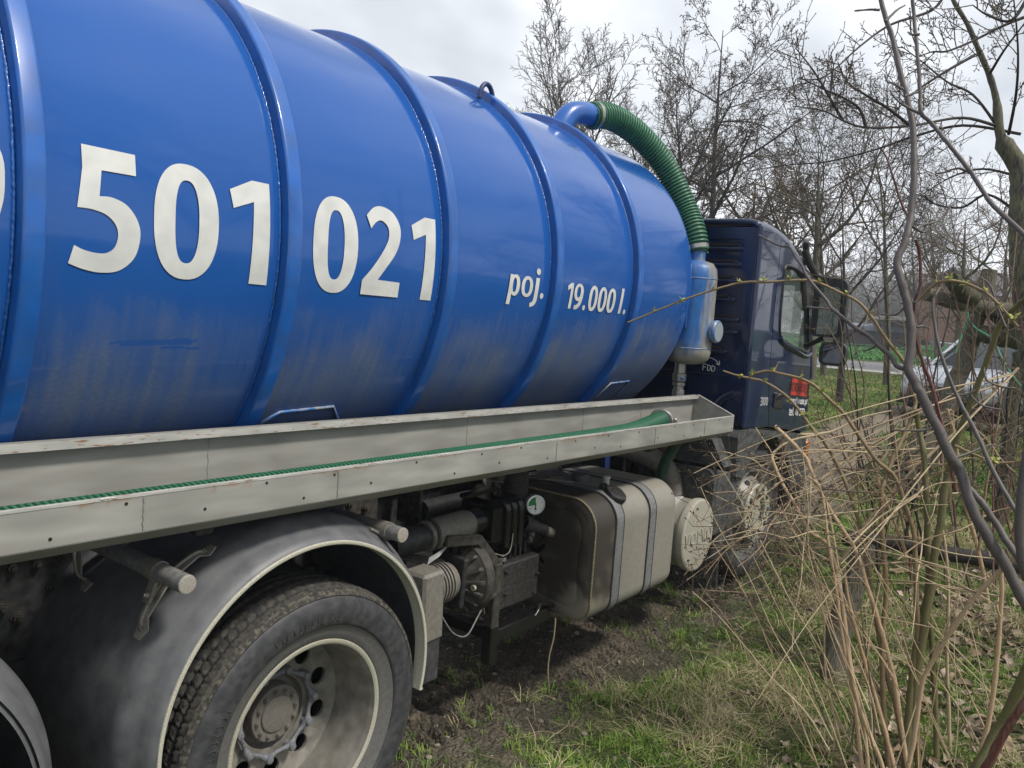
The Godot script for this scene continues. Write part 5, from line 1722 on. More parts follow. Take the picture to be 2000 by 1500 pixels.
func make_cab() -> void:
	var cab := Node3D.new()
	cab.name = "cab"
	truck.add_child(cab, true)
	var roof := smooth2([Vector2(6.03, 2.80), Vector2(6.05, 2.83), Vector2(6.3, 2.835), Vector2(6.6, 2.80), Vector2(6.86, 2.725), Vector2(7.06, 2.635), Vector2(7.2, 2.52), Vector2(7.27, 2.42)], 4)
	var zs := [1.245, 1.24, 1.222, 1.195, 1.15, 0.9, 0.5, 0.0]
	var drop := [0.075, 0.045, 0.018, 0.006, 0.0, 0.0, 0.0, 0.0]
	# roof
	var g := G.new()
	var rows := []
	for k in range(-7, 8):
		var i := 7 - absi(k)
		var row := PackedVector3Array()
		for p in roof:
			row.append(Vector3(p.x, p.y - drop[i], zs[i] * (1 if k > 0 else -1)))
		rows.append(row)
	g.grid(rows)
	obj("roof", g, M.cab_blue, cab)
	# flanks: quarter panel and door, with a window opening
	for s in [1.0, -1.0]:
		var z: float = 1.245 * s
		var quarter := PackedVector2Array([Vector2(6.03, 1.365), Vector2(6.03, 2.755), Vector2(6.3, 2.762), Vector2(6.425, 2.75), Vector2(6.42, 2.2), Vector2(6.455, 1.7), Vector2(6.545, 1.345)])
		g = G.new()
		skin(g, quarter, z, 0.02)
		obj("quarter_panel", g, M.cab_blue, cab)
		var door := PackedVector2Array([Vector2(6.432, 2.748), Vector2(6.6, 2.73), Vector2(6.86, 2.655), Vector2(7.06, 2.565), Vector2(7.2, 2.45), Vector2(7.30, 2.2), Vector2(7.39, 1.95), Vector2(7.45, 1.7), Vector2(7.50, 1.24), Vector2(6.555, 1.342), Vector2(6.464, 1.7), Vector2(6.43, 2.2)])
		var win := smooth2([Vector2(6.56, 2.52), Vector2(6.60, 2.565), Vector2(6.8, 2.565), Vector2(7.0, 2.53), Vector2(7.13, 2.45), Vector2(7.24, 2.2), Vector2(7.32, 1.99), Vector2(7.31, 1.925), Vector2(7.2, 1.925), Vector2(6.9, 1.965), Vector2(6.68, 2.01), Vector2(6.60, 2.05), Vector2(6.565, 2.2), Vector2(6.56, 2.45)], 3)
		g = G.new()
		for half in [PackedVector2Array([Vector2(6, 1), Vector2(6, 3), Vector2(6.95, 3), Vector2(6.95, 1)]), PackedVector2Array([Vector2(6.95, 1), Vector2(6.95, 3), Vector2(8, 3), Vector2(8, 1)])]:
			for piece in Geometry2D.intersect_polygons(door, half):
				for cut in Geometry2D.clip_polygons(piece, win):
					g.prism(cut, Transform3D(Basis.IDENTITY, Vector3(0, 0, z)), -0.02 * s, 0.0)
		var d := obj("door", g, M.cab_blue, cab)
		# black rubber round the window
		g = G.new()
		var path := PackedVector3Array()
		for p in win: path.append(Vector3(p.x, p.y, z - 0.002 * s))
		path.remove_at(path.size() - 1)
		g.tube(path, PackedFloat32Array([0.014]), 6, false, true)
		obj("window_rubber", g, M.black_plastic, d)
		g = G.new()
		g.face(win, Transform3D(Basis.IDENTITY, Vector3(0, 0, z - 0.012 * s)), 0.0)
		obj("side_window", g, M.window_glass, d)
		if s > 0.0:
			g = G.new()
			g.prism(PackedVector2Array([Vector2(6.99, 2.555), Vector2(7.12, 2.50), Vector2(7.22, 2.31), Vector2(7.10, 2.27), Vector2(7.03, 2.40)]), Transform3D(Basis.IDENTITY, Vector3(0, 0, z)), 0.001, 0.03, 0.008)
			obj("wind_deflector", g, M.grey_plastic, d)
			g = G.new()
			g.tube(spline([Vector3(6.60, 2.03, z + 0.004), Vector3(6.68, 1.985, z + 0.008), Vector3(6.95, 1.935, z + 0.01), Vector3(7.25, 1.885, z + 0.01), Vector3(7.40, 1.905, z + 0.004)], 6), PackedFloat32Array([0.018]), 8)
			obj("waist_crease", g, M.cab_blue, d)
			g = G.new()
			g.box(Vector3(6.70, 1.535, z + 0.006), Vector3(0.19, 0.12, 0.015), Basis(Vector3(0, 0, 1), -0.1), 0.006)
			obj("handle_recess", g, M.black_plastic, d)
			g = G.new()
			g.tube(spline([Vector3(6.62, 1.565, z + 0.014), Vector3(6.64, 1.588, z + 0.03), Vector3(6.70, 1.586, z + 0.034), Vector3(6.78, 1.575, z + 0.018)], 4), PackedFloat32Array([0.009]), 8)
			obj("door_handle", g, M.grey_plastic, d)
			# stickers and lettering
			g = G.new()
			g.prism(PackedVector2Array([Vector2(-0.21, -0.07), Vector2(0.21, -0.07), Vector2(0.21, 0.07), Vector2(-0.21, 0.07)]), Transform3D(Basis(Vector3(0, 0, 1), -0.06), Vector3(7.20, 1.63, z)), 0.001, 0.003)
			obj("red_sticker", g, M.sticker_red, d)
			text_on(d, "sticker_lettering", "NORDHOUSE", Transform3D(Basis(Vector3(0, 0, 1), -0.06), Vector3(7.20, 1.625, z + 0.004)), 0.075, M.print_dark, 0.001, 0.82)
			text_on(d, "web_lettering", "nordhouse.pl", Transform3D(Basis(Vector3(0, 0, 1), -0.06), Vector3(7.22, 1.515, z + 0.002)), 0.05, M.print_white, 0.001, 1.0)
			text_on(d, "phone_lettering", "tel. 48 533", Transform3D(Basis(Vector3(0, 0, 1), -0.06), Vector3(7.19, 1.425, z + 0.002)), 0.062, M.print_white, 0.001, 0.95)
			text_on(cab, "badge_number", "300", Transform3D(Basis(Vector3(0, 0, 1), -0.03), Vector3(6.40, 1.54, z + 0.002)), 0.062, M.silver, 0.003, 1.15)
		# dark inner skin behind the shut lines, with the same opening
		g = G.new()
		g.prism(PackedVector2Array([Vector2(6.05, 1.38), Vector2(6.05, 2.74), Vector2(6.54, 2.72), Vector2(6.54, 1.37)]), Transform3D(Basis.IDENTITY, Vector3(0, 0, z - 0.024 * s)), -0.012 * s, 0.0)
		obj("inner_skin", g, M.cab_seam, cab)
		g = G.new()
		g.prism(PackedVector2Array([Vector2(6.545, 1.36), Vector2(6.545, 1.92), Vector2(7.36, 1.88), Vector2(7.46, 1.27)]), Transform3D(Basis.IDENTITY, Vector3(0, 0, z - 0.024 * s)), -0.012 * s, 0.0)
		obj("door_card", g, M.interior, cab)
	# rear wall with its pressings
	var wall := G.new()
	wall.box(Vector3(6.045, 2.09, 0), Vector3(0.03, 1.40, 2.46), Basis.IDENTITY, 0.012)
	var back := obj("rear_wall", wall, M.cab_blue, cab)
	var yz := Basis(Vector3(0, 0, 1), Vector3(0, 1, 0), Vector3(1, 0, 0))
	# raised border, shaped like the photo's: wide at the top, stepping in at the waist
	for s in [1.0, -1.0]:
		var b := PackedVector2Array([Vector2(1.232 * s, 1.40), Vector2(1.232 * s, 2.775), Vector2(0.0, 2.79), Vector2(0.0, 2.695), Vector2(1.135 * s, 2.695), Vector2(1.125 * s, 2.52), Vector2(1.165 * s, 2.40), Vector2(1.165 * s, 2.25), Vector2(1.185 * s, 2.22), Vector2(1.18 * s, 1.95), Vector2(1.13 * s, 1.90), Vector2(1.10 * s, 1.40)])
		g = G.new()
		g.prism(b, Transform3D(yz, Vector3.ZERO), 6.034, 6.010, 0.012)
		obj("wall_border", g, M.cab_blue, back)
	g = G.new()
	g.tube(spline([Vector3(6.022, 1.38, 1.238), Vector3(6.018, 2.0, 1.240), Vector3(6.018, 2.70, 1.238), Vector3(6.018, 2.785, 1.215), Vector3(6.018, 2.812, 1.15), Vector3(6.018, 2.818, 0.9), Vector3(6.018, 2.818, 0.0), Vector3(6.018, 2.818, -1.0)], 6), PackedFloat32Array([0.022]), 10)
	obj("gutter_rim", g, M.cab_blue, back)
	var ys := [2.64, 2.525, 2.41, 2.275, 2.135, 2.045, 1.90]
	var ends := [1.115, 1.095, 1.085, 1.07, 1.115, 1.105, 1.045]
	for k in ys.size():
		# a flute: a rounded ridge with a shadowed slot over it
		g = G.new()
		var e: float = ends[k]
		g.tube(spline([Vector3(6.024, ys[k] + 0.012, -e), Vector3(6.026, ys[k] - 0.008, -e + 0.02), Vector3(6.024, ys[k] - 0.014, -e + 0.05), Vector3(6.024, ys[k] - 0.014, 0.0), Vector3(6.024, ys[k] - 0.014, e - 0.05), Vector3(6.026, ys[k] - 0.008, e - 0.02), Vector3(6.024, ys[k] + 0.012, e)], 5), PackedFloat32Array([0.015]), 10)
		obj("pressed_flute", g, M.cab_blue, back)
		g = G.new()
		g.box(Vector3(6.026, ys[k] + 0.016, 0.0), Vector3(0.01, 0.022, e * 1.96), Basis.IDENTITY, 0.003)
		obj("flute_slot", g, M.cab_seam, back)
	g = G.new()
	g.box(Vector3(6.024, 1.72, 0.3), Vector3(0.012, 0.014, 1.6), Basis.IDENTITY, 0.004)
	obj("wall_seam", g, M.cab_blue, back)
	g = G.new()
	g.tube(spline([Vector3(6.02, 1.43, 0.9), Vector3(6.018, 1.46, 1.0), Vector3(6.018, 1.55, 1.08), Vector3(6.018, 1.60, 1.16)], 5), PackedFloat32Array([0.03]), 8)
	obj("cab_latch", g, M.cab_blue, back)
	# chalk-written FDD under a small arc arrow
	var pen := G.new()
	var chalk := func(pts: Array) -> void:
		var pp := []
		for q in pts: pp.append(Vector3(6.026, 1.775 + q[1], 0.952 + q[0]))
		pen.tube(spline(pp, 3), PackedFloat32Array([0.0026]), 5)
	chalk.call([[-0.048, -0.03], [-0.048, 0.012], [-0.022, 0.014]])
	chalk.call([[-0.048, -0.006], [-0.026, -0.005]])
	chalk.call([[-0.012, 0.012], [-0.012, -0.028], [0.006, -0.022], [0.008, 0.004], [-0.012, 0.012]])
	chalk.call([[0.02, 0.01], [0.02, -0.03], [0.04, -0.022], [0.042, 0.002], [0.02, 0.01]])
	chalk.call([[-0.068, 0.04], [-0.035, 0.062], [0.01, 0.064], [0.05, 0.046], [0.072, 0.022]])
	chalk.call([[0.072, 0.05], [0.074, 0.02], [0.05, 0.028]])
	obj("chalk_mark", pen, M.print_white, back)
	# windscreen, pillars, dash, wheel and seats
	g = G.new()
	g.quad(Vector3(7.275, 2.415, 1.14), Vector3(7.50, 1.78, 1.16), Vector3(7.50, 1.78, -1.16), Vector3(7.275, 2.415, -1.14))
	obj("windscreen", g, M.window_glass, cab)
	g = G.new()
	for s in [1.0, -1.0]:
		g.tube(PackedVector3Array([Vector3(7.255, 2.43, 1.2 * s), Vector3(7.40, 2.0, 1.215 * s), Vector3(7.49, 1.70, 1.215 * s)]), PackedFloat32Array([0.038]), 8)
	obj("windscreen_pillar", g, M.cab_blue, cab)
	g = G.new()
	g.box(Vector3(7.49, 1.50, 0), Vector3(0.09, 0.56, 2.44), Basis(Vector3(0, 0, 1), 0.08), 0.03)
	obj("front_panel", g, M.cab_blue, cab)
	g = G.new()
	g.box(Vector3(7.22, 1.74, 0), Vector3(0.42, 0.28, 2.36), Basis.IDENTITY, 0.05)
	obj("dashboard", g, M.interior, cab)
	g = G.new()
	var wpath := PackedVector3Array()
	for k in 24:
		var a := TAU * k / 24.0
		wpath.append(Vector3(6.95 + 0.10 * sin(a), 1.94 + 0.17 * sin(a), 0.62 + 0.2 * cos(a)))
	g.tube(wpath, PackedFloat32Array([0.016]), 8, false, true)
	obj("steering_wheel", g, M.interior, cab)
	for z in [0.62, -0.62]:
		g = G.new()
		g.box(Vector3(6.45, 1.70, z), Vector3(0.5, 0.16, 0.5), Basis.IDENTITY, 0.05)
		g.box(Vector3(6.27, 2.10, z), Vector3(0.14, 0.66, 0.48), Basis(Vector3(0, 0, 1), 0.12), 0.05)
		g.box(Vector3(6.25, 2.50, z), Vector3(0.1, 0.18, 0.26), Basis(Vector3(0, 0, 1), 0.12), 0.04)
		obj("seat", g, M.interior, cab)
	g = G.new()
	g.box(Vector3(6.75, 1.36, 0), Vector3(1.40, 0.03, 2.4))
	obj("cab_floor", g, M.cab_seam, cab)
	# plastic wing round the wheel, bumper corner, amber lamp
	var arch := ellip(6.635, 0.66, 0.60, 0.60, 1.0, 0, TAU * 47.0 / 48.0, 47)
	g = G.new()
	var wing := PackedVector2Array([Vector2(5.955, 1.30), Vector2(5.985, 1.348), Vector2(6.2, 1.352), Vector2(7.52, 1.215), Vector2(7.56, 0.80), Vector2(7.10, 0.74), Vector2(6.9, 1.0), Vector2(6.1, 1.0), Vector2(5.97, 1.02)])
	for piece in Geometry2D.clip_polygons(wing, arch):
		g.prism(piece, Transform3D(Basis.IDENTITY, Vector3(0, 0, 0.9)), 0.0, 0.345, 0.014)
	obj("wing", g, M.grey_plastic, cab)
	g = G.new()
	g.box(Vector3(7.50, 0.80, 0), Vector3(0.25, 0.5, 2.44), Basis.IDENTITY, 0.06)
	obj("bumper", g, M.black_plastic, cab)
	g = G.new()
	g.box(Vector3(7.60, 1.08, 1.20), Vector3(0.09, 0.16, 0.09), Basis.IDENTITY, 0.02)
	obj("indicator_lamp", g, M.amber, cab)
	g = G.new()
	g.box(Vector3(7.52, 1.12, 1.18), Vector3(0.1, 0.2, 0.1), Basis.IDENTITY, 0.03)
	obj("lamp_housing", g, M.black_plastic, cab)
	for s in [1.0, -1.0]:
		var mir := Node3D.new()
		mir.name = "mirror_set"
		cab.add_child(mir, true)
		g = G.new()
		g.prism(round_rect(1.285, 2.055, 1.545, 2.525, [0.05, 0.07, 0.07, 0.05], 6), Transform3D(Basis(Vector3(0, 0, s), Vector3(0, 1, 0), Vector3(1, 0, 0)), Vector3.ZERO), 7.19, 7.29, 0.03)
		obj("main_housing", g, M.black_plastic, mir)
		g = G.new()
		g.prism(round_rect(1.31, 2.075, 1.505, 2.46, [0.04, 0.05, 0.05, 0.04], 6), Transform3D(Basis(Vector3(0, 0, s), Vector3(0, 1, 0), Vector3(1, 0, 0)).rotated(Vector3.UP, -0.12 * s), Vector3(7.185 + 0.165, 0, 0.01 * s)), 0.0, 0.004)
		obj("main_mirror", g, M.mirror_glass, mir)
		g = G.new()
		g.prism(round_rect(1.375, 1.83, 1.58, 2.018, [0.05, 0.06, 0.06, 0.05], 6), Transform3D(Basis(Vector3(0, 0, s), Vector3(0, 1, 0), Vector3(1, 0, 0)), Vector3.ZERO), 7.19, 7.29, 0.03)
		obj("wide_housing", g, M.black_plastic, mir)
		g = G.new()
		g.prism(round_rect(1.395, 1.85, 1.56, 2.0, [0.04, 0.05, 0.05, 0.04], 6), Transform3D(Basis(Vector3(0, 0, s), Vector3(0, 1, 0), Vector3(1, 0, 0)).rotated(Vector3.UP, -0.1 * s), Vector3(7.185 + 0.145, 0, 0.01 * s)), 0.0, 0.004)
		obj("wide_mirror", g, M.mirror_glass, mir)
		g = G.new()
		g.tube(spline([Vector3(7.26, 1.97, 1.23 * s), Vector3(7.25, 2.0, 1.30 * s), Vector3(7.245, 2.05, 1.38 * s)], 4), PackedFloat32Array([0.02]), 8)
		obj("mirror_arm", g, M.black_plastic, mir)
		g = G.new()
		g.tube(spline([Vector3(7.12, 2.74, 1.2 * s), Vector3(7.17, 2.62, 1.245 * s), Vector3(7.22, 2.54, 1.30 * s), Vector3(7.24, 2.51, 1.42 * s)], 4), PackedFloat32Array([0.03]), 8)
		obj("mirror_arm", g, M.black_plastic, mir)
		g = G.new()
		g.tube(PackedVector3Array([Vector3(7.24, 2.05, 1.48 * s), Vector3(7.24, 2.01, 1.48 * s)]), PackedFloat32Array([0.018]), 8)
		obj("mirror_link", g, M.black_plastic, mir)
	g = G.new()
	g.box(Vector3(7.16, 2.72, 1.20), Vector3(0.05, 0.2, 0.05), Basis(Vector3(0, 0, 1), 0.35), 0.012)
	obj("visor_end", g, M.black_plastic, cab)

func make_loose_hose() -> void:
	# the delivery hose that lies in the trough, its end in the coupling
	var o := spiral_hose(self, "delivery_hose", [Vector3(-1.1, 1.390, 1.14), Vector3(0.6, 1.388, 1.145), Vector3(1.8, 1.391, 1.14), Vector3(3.0, 1.396, 1.135), Vector3(4.0, 1.398, 1.125), Vector3(4.6, 1.404, 1.11), Vector3(4.9, 1.434, 1.10), Vector3(5.06, 1.455, 1.09)], 0.056, 0.019, M.hose_green, M.hose_green_rib, 0.0058)
	tag(o, "long green ribbed hose lying in the grey trough on the tanker's side", "hose")

# ------------------------------------------------------------------ what stands far behind
func make_background() -> void:
	# brick barn
	var brick := mat("brick_red", L(0.40, 0.20, 0.13), 0.9, {"tex": N.fine, "scale": Vector3(0.5, 2.0, 0.5), "dirt": L(0.22, 0.13, 0.1, 0.6), "mask": N.m_dirt})
	var slate := mat("roof_slate", L(0.13, 0.125, 0.13), 0.8, {"tex": N.fine, "scale": Vector3(0.8, 0.8, 0.8)})
	var base := at(1935, 664, 62.0)
	var fw := Vector3(-BACK.x, 0, -BACK.z).normalized()
	var rt := Vector3(RIGHT.x, 0, RIGHT.z).normalized()
	var barn := thing("brick_barn", "low red brick barn beyond the green field, right of the middle tree trunk", "barn")
	barn.transform = Transform3D(Basis(rt, Vector3.UP, -fw).rotated(Vector3.UP, 0.35), Vector3(base.x, base.y - 0.4, base.z))
	var g := G.new()
	g.box(Vector3(0, 1.7, 0), Vector3(8.4, 3.4, 7.0))
	g.prism(PackedVector2Array([Vector2(-3.5, 3.4), Vector2(3.5, 3.4), Vector2(0, 5.4)]), Transform3D(Basis(Vector3(0, 0, 1), Vector3(0, 1, 0), Vector3(1, 0, 0)), Vector3.ZERO), -4.2, 4.2)
	obj("wall", g, brick, barn)
	g = G.new()
	for s in [-1.0, 1.0]:
		g.box(Vector3(0, 4.45, s * 1.86), Vector3(9.5, 0.12, 4.2), Basis(Vector3(1, 0, 0), s * 0.52))
	obj("roof", g, slate, barn)
	for x in [-2.4, 1.6]:
		g = G.new()
		g.box(Vector3(x, 1.8, 3.52), Vector3(0.9, 0.8, 0.06))
		obj("window", g, M.interior, barn)
	g = G.new()
	g.box(Vector3(3.2, 1.2, 3.52), Vector3(1.6, 2.4, 0.06))
	obj("barn_door", g, M.bark_dark, barn)
	# long low shed with a bluish roof
	base = at(1672, 664, 68.0)
	var shed := thing("long_shed", "long low dark shed with a bluish roof beyond the field, left of the barn", "shed")
	shed.transform = Transform3D(Basis(rt, Vector3.UP, -fw), Vector3(base.x, base.y - 0.3, base.z))
	g = G.new()
	g.box(Vector3(0, 0.65, 0), Vector3(6.2, 1.3, 5.0))
	obj("wall", g, mat("shed_wall", L(0.085, 0.05, 0.045), 0.9, {"tex": N.fine}), shed)
	g = G.new()
	g.box(Vector3(0, 1.45, 0.2), Vector3(6.6, 0.35, 5.6), Basis(Vector3(1, 0, 0), 0.06))
	obj("roof", g, mat("shed_roof", L(0.13, 0.14, 0.18), 0.7), shed)
	# pale flat-roofed carport with a grey slatted fence below
	base = at(1765, 664, 66.0)
	var port := thing("carport", "pale flat roofed carport with grey wall between shed and barn", "carport")
	port.transform = Transform3D(Basis(rt, Vector3.UP, -fw), Vector3(base.x, base.y - 0.3, base.z))
	g = G.new()
	g.box(Vector3(0, 1.95, 0), Vector3(5.0, 0.28, 4.0))
	obj("roof", g, M.white_paint, port)
	g = G.new()
	g.box(Vector3(0, 0.9, -0.5), Vector3(4.7, 1.8, 0.2))
	obj("wall", g, mat("grey_wall", L(0.2, 0.2, 0.185), 0.9, {"tex": N.fine}), port)
	for x in [-2.3, 2.3]:
		g = G.new()
		g.box(Vector3(x, 0.9, 1.8), Vector3(0.14, 1.8, 0.14))
		obj("post", g, M.white_paint, port)

# ------------------------------------------------------------------ bare trees
class Bare:
	var limb := G.new()
	var twig := G.new()
	var r := RandomNumberGenerator.new()
	var o: Dictionary
	var buds := 0
	func strand(g: G, p: Vector3, d: Vector3, len_: float, rad: float, tip: float, segs: int, sides: int, wig: float, rise: float) -> Array:
		var nodes := [p]
		var dirs := [d]
		var rads := [rad]
		var step := len_ / segs
		for i in segs:
			d = (d + Vector3(r.randf_range(-wig, wig), r.randf_range(-wig, wig) + rise, r.randf_range(-wig, wig))).normalized()
			p += d * step
			nodes.append(p); dirs.append(d); rads.append(lerpf(rad, tip, float(i + 1) / segs))
		var k := g.v.size()
		for i in nodes.size():
			var t: Vector3 = dirs[i]
			var s := t.cross(Vector3.UP if absf(t.y) < 0.92 else Vector3.RIGHT).normalized()
			var q := t.cross(s)
			for j in sides:
				var a := TAU * j / sides
				var nn := s * cos(a) + q * sin(a)
				g.v.append(nodes[i] + nn * rads[i]); g.n.append(nn)
		for i in nodes.size() - 1:
			for j in sides:
				var a := k + i * sides + j
				var b := k + i * sides + (j + 1) % sides
				g.ix.append_array([a, b + sides, b, a, a + sides, b + sides])
		return [nodes, dirs, rads]
	func grow(p: Vector3, d: Vector3, len_: float, rad: float, lv: int) -> void:
		var tips: Array = o.tip
		var segs: int = [6, 6, 5, 3, 2][lv]
		var g := limb if lv < 2 else twig
		var s := strand(g, p, d, len_, rad, maxf(rad * (0.07 if lv == 0 else 0.3), o.thin) if lv < 4 else o.thin, segs, [9, 6, 4, 3, 3][lv], [0.07, 0.14, 0.18, 0.22, 0.22][lv] * o.wig, o.rise[lv])
		if lv >= tips.size():
			if o.bud > 0.0 and r.randf() < 0.8:
				var e: Vector3 = s[0][s[0].size() - 1]
				var k := twig.v.size()
				var b: float = o.bud
				for q in [Vector3(0, b * 1.6, 0), Vector3(b, -b, 0), Vector3(-b, -b, b), Vector3(-b * 0.3, -b, -b)]:
					twig.v.append(e + q); twig.n.append(q.normalized())
				twig.ix.append_array([k, k + 2, k + 1, k, k + 3, k + 2, k, k + 1, k + 3])
			return
		var cnt: int = tips[lv]
		var from: float = o.from[lv]
		for c in cnt:
			var f := from + (1.0 - from) * (c + r.randf_range(0.1, 0.9)) / cnt
			var x := f * segs
			var i := mini(int(x), segs - 1)
			var q: Vector3 = (s[0][i] as Vector3).lerp(s[0][i + 1], x - i)
			var dd: Vector3 = s[1][i + 1]
			var az := c * 2.4 + r.randf_range(-0.5, 0.5)
			var sd := dd.cross(Vector3.UP if absf(dd.y) < 0.9 else Vector3.RIGHT).normalized()
			sd = (sd * cos(az) + dd.cross(sd) * sin(az))
			var ang := deg_to_rad(r.randf_range(o.ang[lv][0], o.ang[lv][1]))
			var nd := (dd * cos(ang) + sd * sin(ang)).normalized()
			var rr := minf(lerpf(s[2][i], s[2][i + 1], x - i) * 0.72, o.rad[lv])
			grow(q, nd, len_ * o.ratio[lv] * r.randf_range(0.7, 1.15) * (1.15 - 0.5 * f), maxf(rr, o.thin), lv + 1)

func tree_shape(seed_: int, o: Dictionary) -> Bare:
	var t := Bare.new()
	t.r.seed = seed_
	t.o = o
	for s in o.get("stems", 1):
		var lean: float = o.get("lean", 0.04)
		var d := Vector3(t.r.randf_range(-lean, lean), 1.0, t.r.randf_range(-lean, lean)).normalized()
		t.grow(Vector3(t.r.randf_range(-0.1, 0.1) * s, -0.15, t.r.randf_range(-0.1, 0.1) * s), d, o.h * (1.0 - 0.12 * s), o.r0 * (1.0 - 0.18 * s), 0)
	return t

func put_tree(called: String, shape: Array, label: String, base: Vector3, turn: float, size: float, group: String, m_limb: Material, m_twig: Material) -> Node3D:
	var o := thing(called, label, "tree", group)
	var up := GRAV
	var x := Vector3(cos(turn), 0, sin(turn))
	x = (x - up * x.dot(up)).normalized()
	o.transform = Transform3D(Basis(x, up, x.cross(up)).scaled(Vector3.ONE * size), base)
	obj("trunk", shape[0], m_limb, o)
	obj("crown", shape[1], m_twig, o)
	return o

func make_trees() -> void:
	var kinds := {}
	var spread := {"h": 6.4, "r0": 0.125, "tip": [9, 8, 7, 4], "from": [0.22, 0.2, 0.15, 0.15], "ang": [[25, 55], [25, 60], [30, 65], [30, 60]], "ratio": [0.62, 0.5, 0.42, 0.42], "rad": [0.05, 0.024, 0.013, 0.009], "thin": 0.0052, "wig": 1.0, "rise": [0.0, 0.035, 0.05, 0.05, 0.03], "bud": 0.012}
	var fan := spread.duplicate()
	fan.merge({"h": 7.2, "stems": 3, "lean": 0.5, "r0": 0.1, "tip": [11, 10, 8, 4], "ang": [[24, 52], [22, 50], [25, 50], [25, 50]], "rise": [0.0, 0.09, 0.09, 0.07, 0.05], "ratio": [0.5, 0.42, 0.4, 0.45], "bud": 0.0}, true)
	var leader := spread.duplicate()
	leader.merge({"h": 8.6, "lean": 0.02, "r0": 0.12, "tip": [16, 8, 7, 4], "ang": [[45, 75], [30, 60], [35, 65], [35, 60]], "ratio": [0.3, 0.42, 0.42, 0.42], "from": [0.25, 0.15, 0.15, 0.1], "rise": [0.0, 0.04, 0.03, 0.03, 0.02], "bud": 0.014}, true)
	var old := spread.duplicate()
	old.merge({"h": 5.2, "r0": 0.18, "wig": 1.5, "tip": [9, 8, 8, 4], "from": [0.3, 0.15, 0.1, 0.1], "ang": [[35, 75], [30, 70], [35, 75], [35, 70]], "ratio": [0.7, 0.5, 0.42, 0.42], "rise": [0.0, 0.02, 0.03, 0.03, 0.02]}, true)
	var slim := spread.duplicate()
	slim.merge({"h": 7.4, "r0": 0.11, "tip": [9, 8, 7, 4], "from": [0.42, 0.2, 0.15, 0.15], "ang": [[20, 45], [25, 50], [30, 60], [30, 60]], "rise": [0.0, 0.06, 0.05, 0.04, 0.03]}, true)
	var n := 0
	for k in [["spread", spread], ["fan", fan], ["leader", leader], ["old", old], ["slim", slim]]:
		var t := tree_shape(100 + n * 7, k[1])
		kinds[k[0]] = [t.limb.mesh(), t.twig.mesh()]
		n += 1
	# kind, pixel column of the trunk, depth, turn, size, label
	var rows := [
		["fan", 1165, 20.0, 0.3, 1.16, "bare tree fanning many thin upright shoots above the middle of the blue tank"],
		["spread", 1245, 25.0, 1.9, 1.06, "bare round crowned tree right behind the green overhead hose's elbow"],
		["leader", 1368, 19.0, 0.8, 0.98, "tallest bare tree, one dark leader shooting above the cab roof"],
		["spread", 1330, 23.0, 3.4, 1.0, "bare budded tree showing through the bend of the green hose"],
		["slim", 1030, 30.0, 2.2, 0.95, "bare tree whose tips just clear the tank left of the fan of shoots"],
		["old", 1480, 26.0, 4.4, 1.2, "gnarled bare tree with drooping twigs above the cab's rear corner"],
		["old", 1585, 22.0, 0.4, 1.15, "mossy gnarled tree trunk rising just behind the cab's front roof edge"],
		["slim", 1612, 24.0, 1.3, 0.95, "bare tree with leaning forked trunk above the truck's mirror"],
		["spread", 1648, 15.9, 5.0, 0.62, "thin crooked young tree growing on the verge right below the truck's mirrors"],
		["slim", 1737, 21.8, 2.6, 0.9, "straight mossy grey tree trunk standing alone before the asphalt lane"],
		["spread", 1560, 44.0, 1.0, 1.25, "bare tree beyond the lane directly behind the cab windows"],
		["old", 1868, 25.0, 0.7, 1.0, "knotty forked tree behind the white car, in front of the brick barn"],
		["spread", 1795, 47.0, 3.6, 1.15, "bare tree beyond the lane above the carport"],
		["old", 1978, 30.0, 5.2, 1.05, "bushy bare tree at the right edge above the white car's roof"],
		["spread", 1100, 40.0, 0.9, 1.1, "distant bare tree seen through the fan of shoots behind the tank"],
		["slim", 1830, 36.0, 1.7, 1.0, "slender bare tree between the carport and the brick barn"],
	]
	for q in rows:
		var p := at(q[1], 700, q[2])
		p.y = land(p.x, p.z)
		put_tree("bare_tree", kinds[q[0]], q[5], p, q[3], q[4], "bare trees behind the truck", M.bark_grey if q[0] in ["old", "slim"] else M.bark_dark, M.twig_warm if q[0] == "old" else M.twig_dark)
	# far-off wood that reads as one grey mass
	var mm := MultiMesh.new()
	mm.transform_format = MultiMesh.TRANSFORM_3D
	mm.mesh = kinds["spread"][1]
	mm.instance_count = 330
	for i in mm.instance_count:
		var p := at(vary(900, 2300), 690, vary(85, 125))
		p.y = land(p.x, p.z) - (0.5 if i < 130 else vary(2.0, 3.6))
		mm.set_instance_transform(i, Transform3D(Basis(Vector3.UP, vary(0, TAU)).scaled(Vector3.ONE * vary(0.8, 1.3)), p))
	var far := MultiMeshInstance3D.new()
	far.name = "distant_wood"
	far.multimesh = mm
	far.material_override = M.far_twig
	add_child(far)
	tag(far, "distant leafless wood reading as one grey band beyond the field", "wood", "", "stuff")
	# brushwood along the far field edge
	make_right_tree()
	# more of the orchard on the near side, outside the frame: it shows in the cab door, the mirrors and the tank
	var near := 0
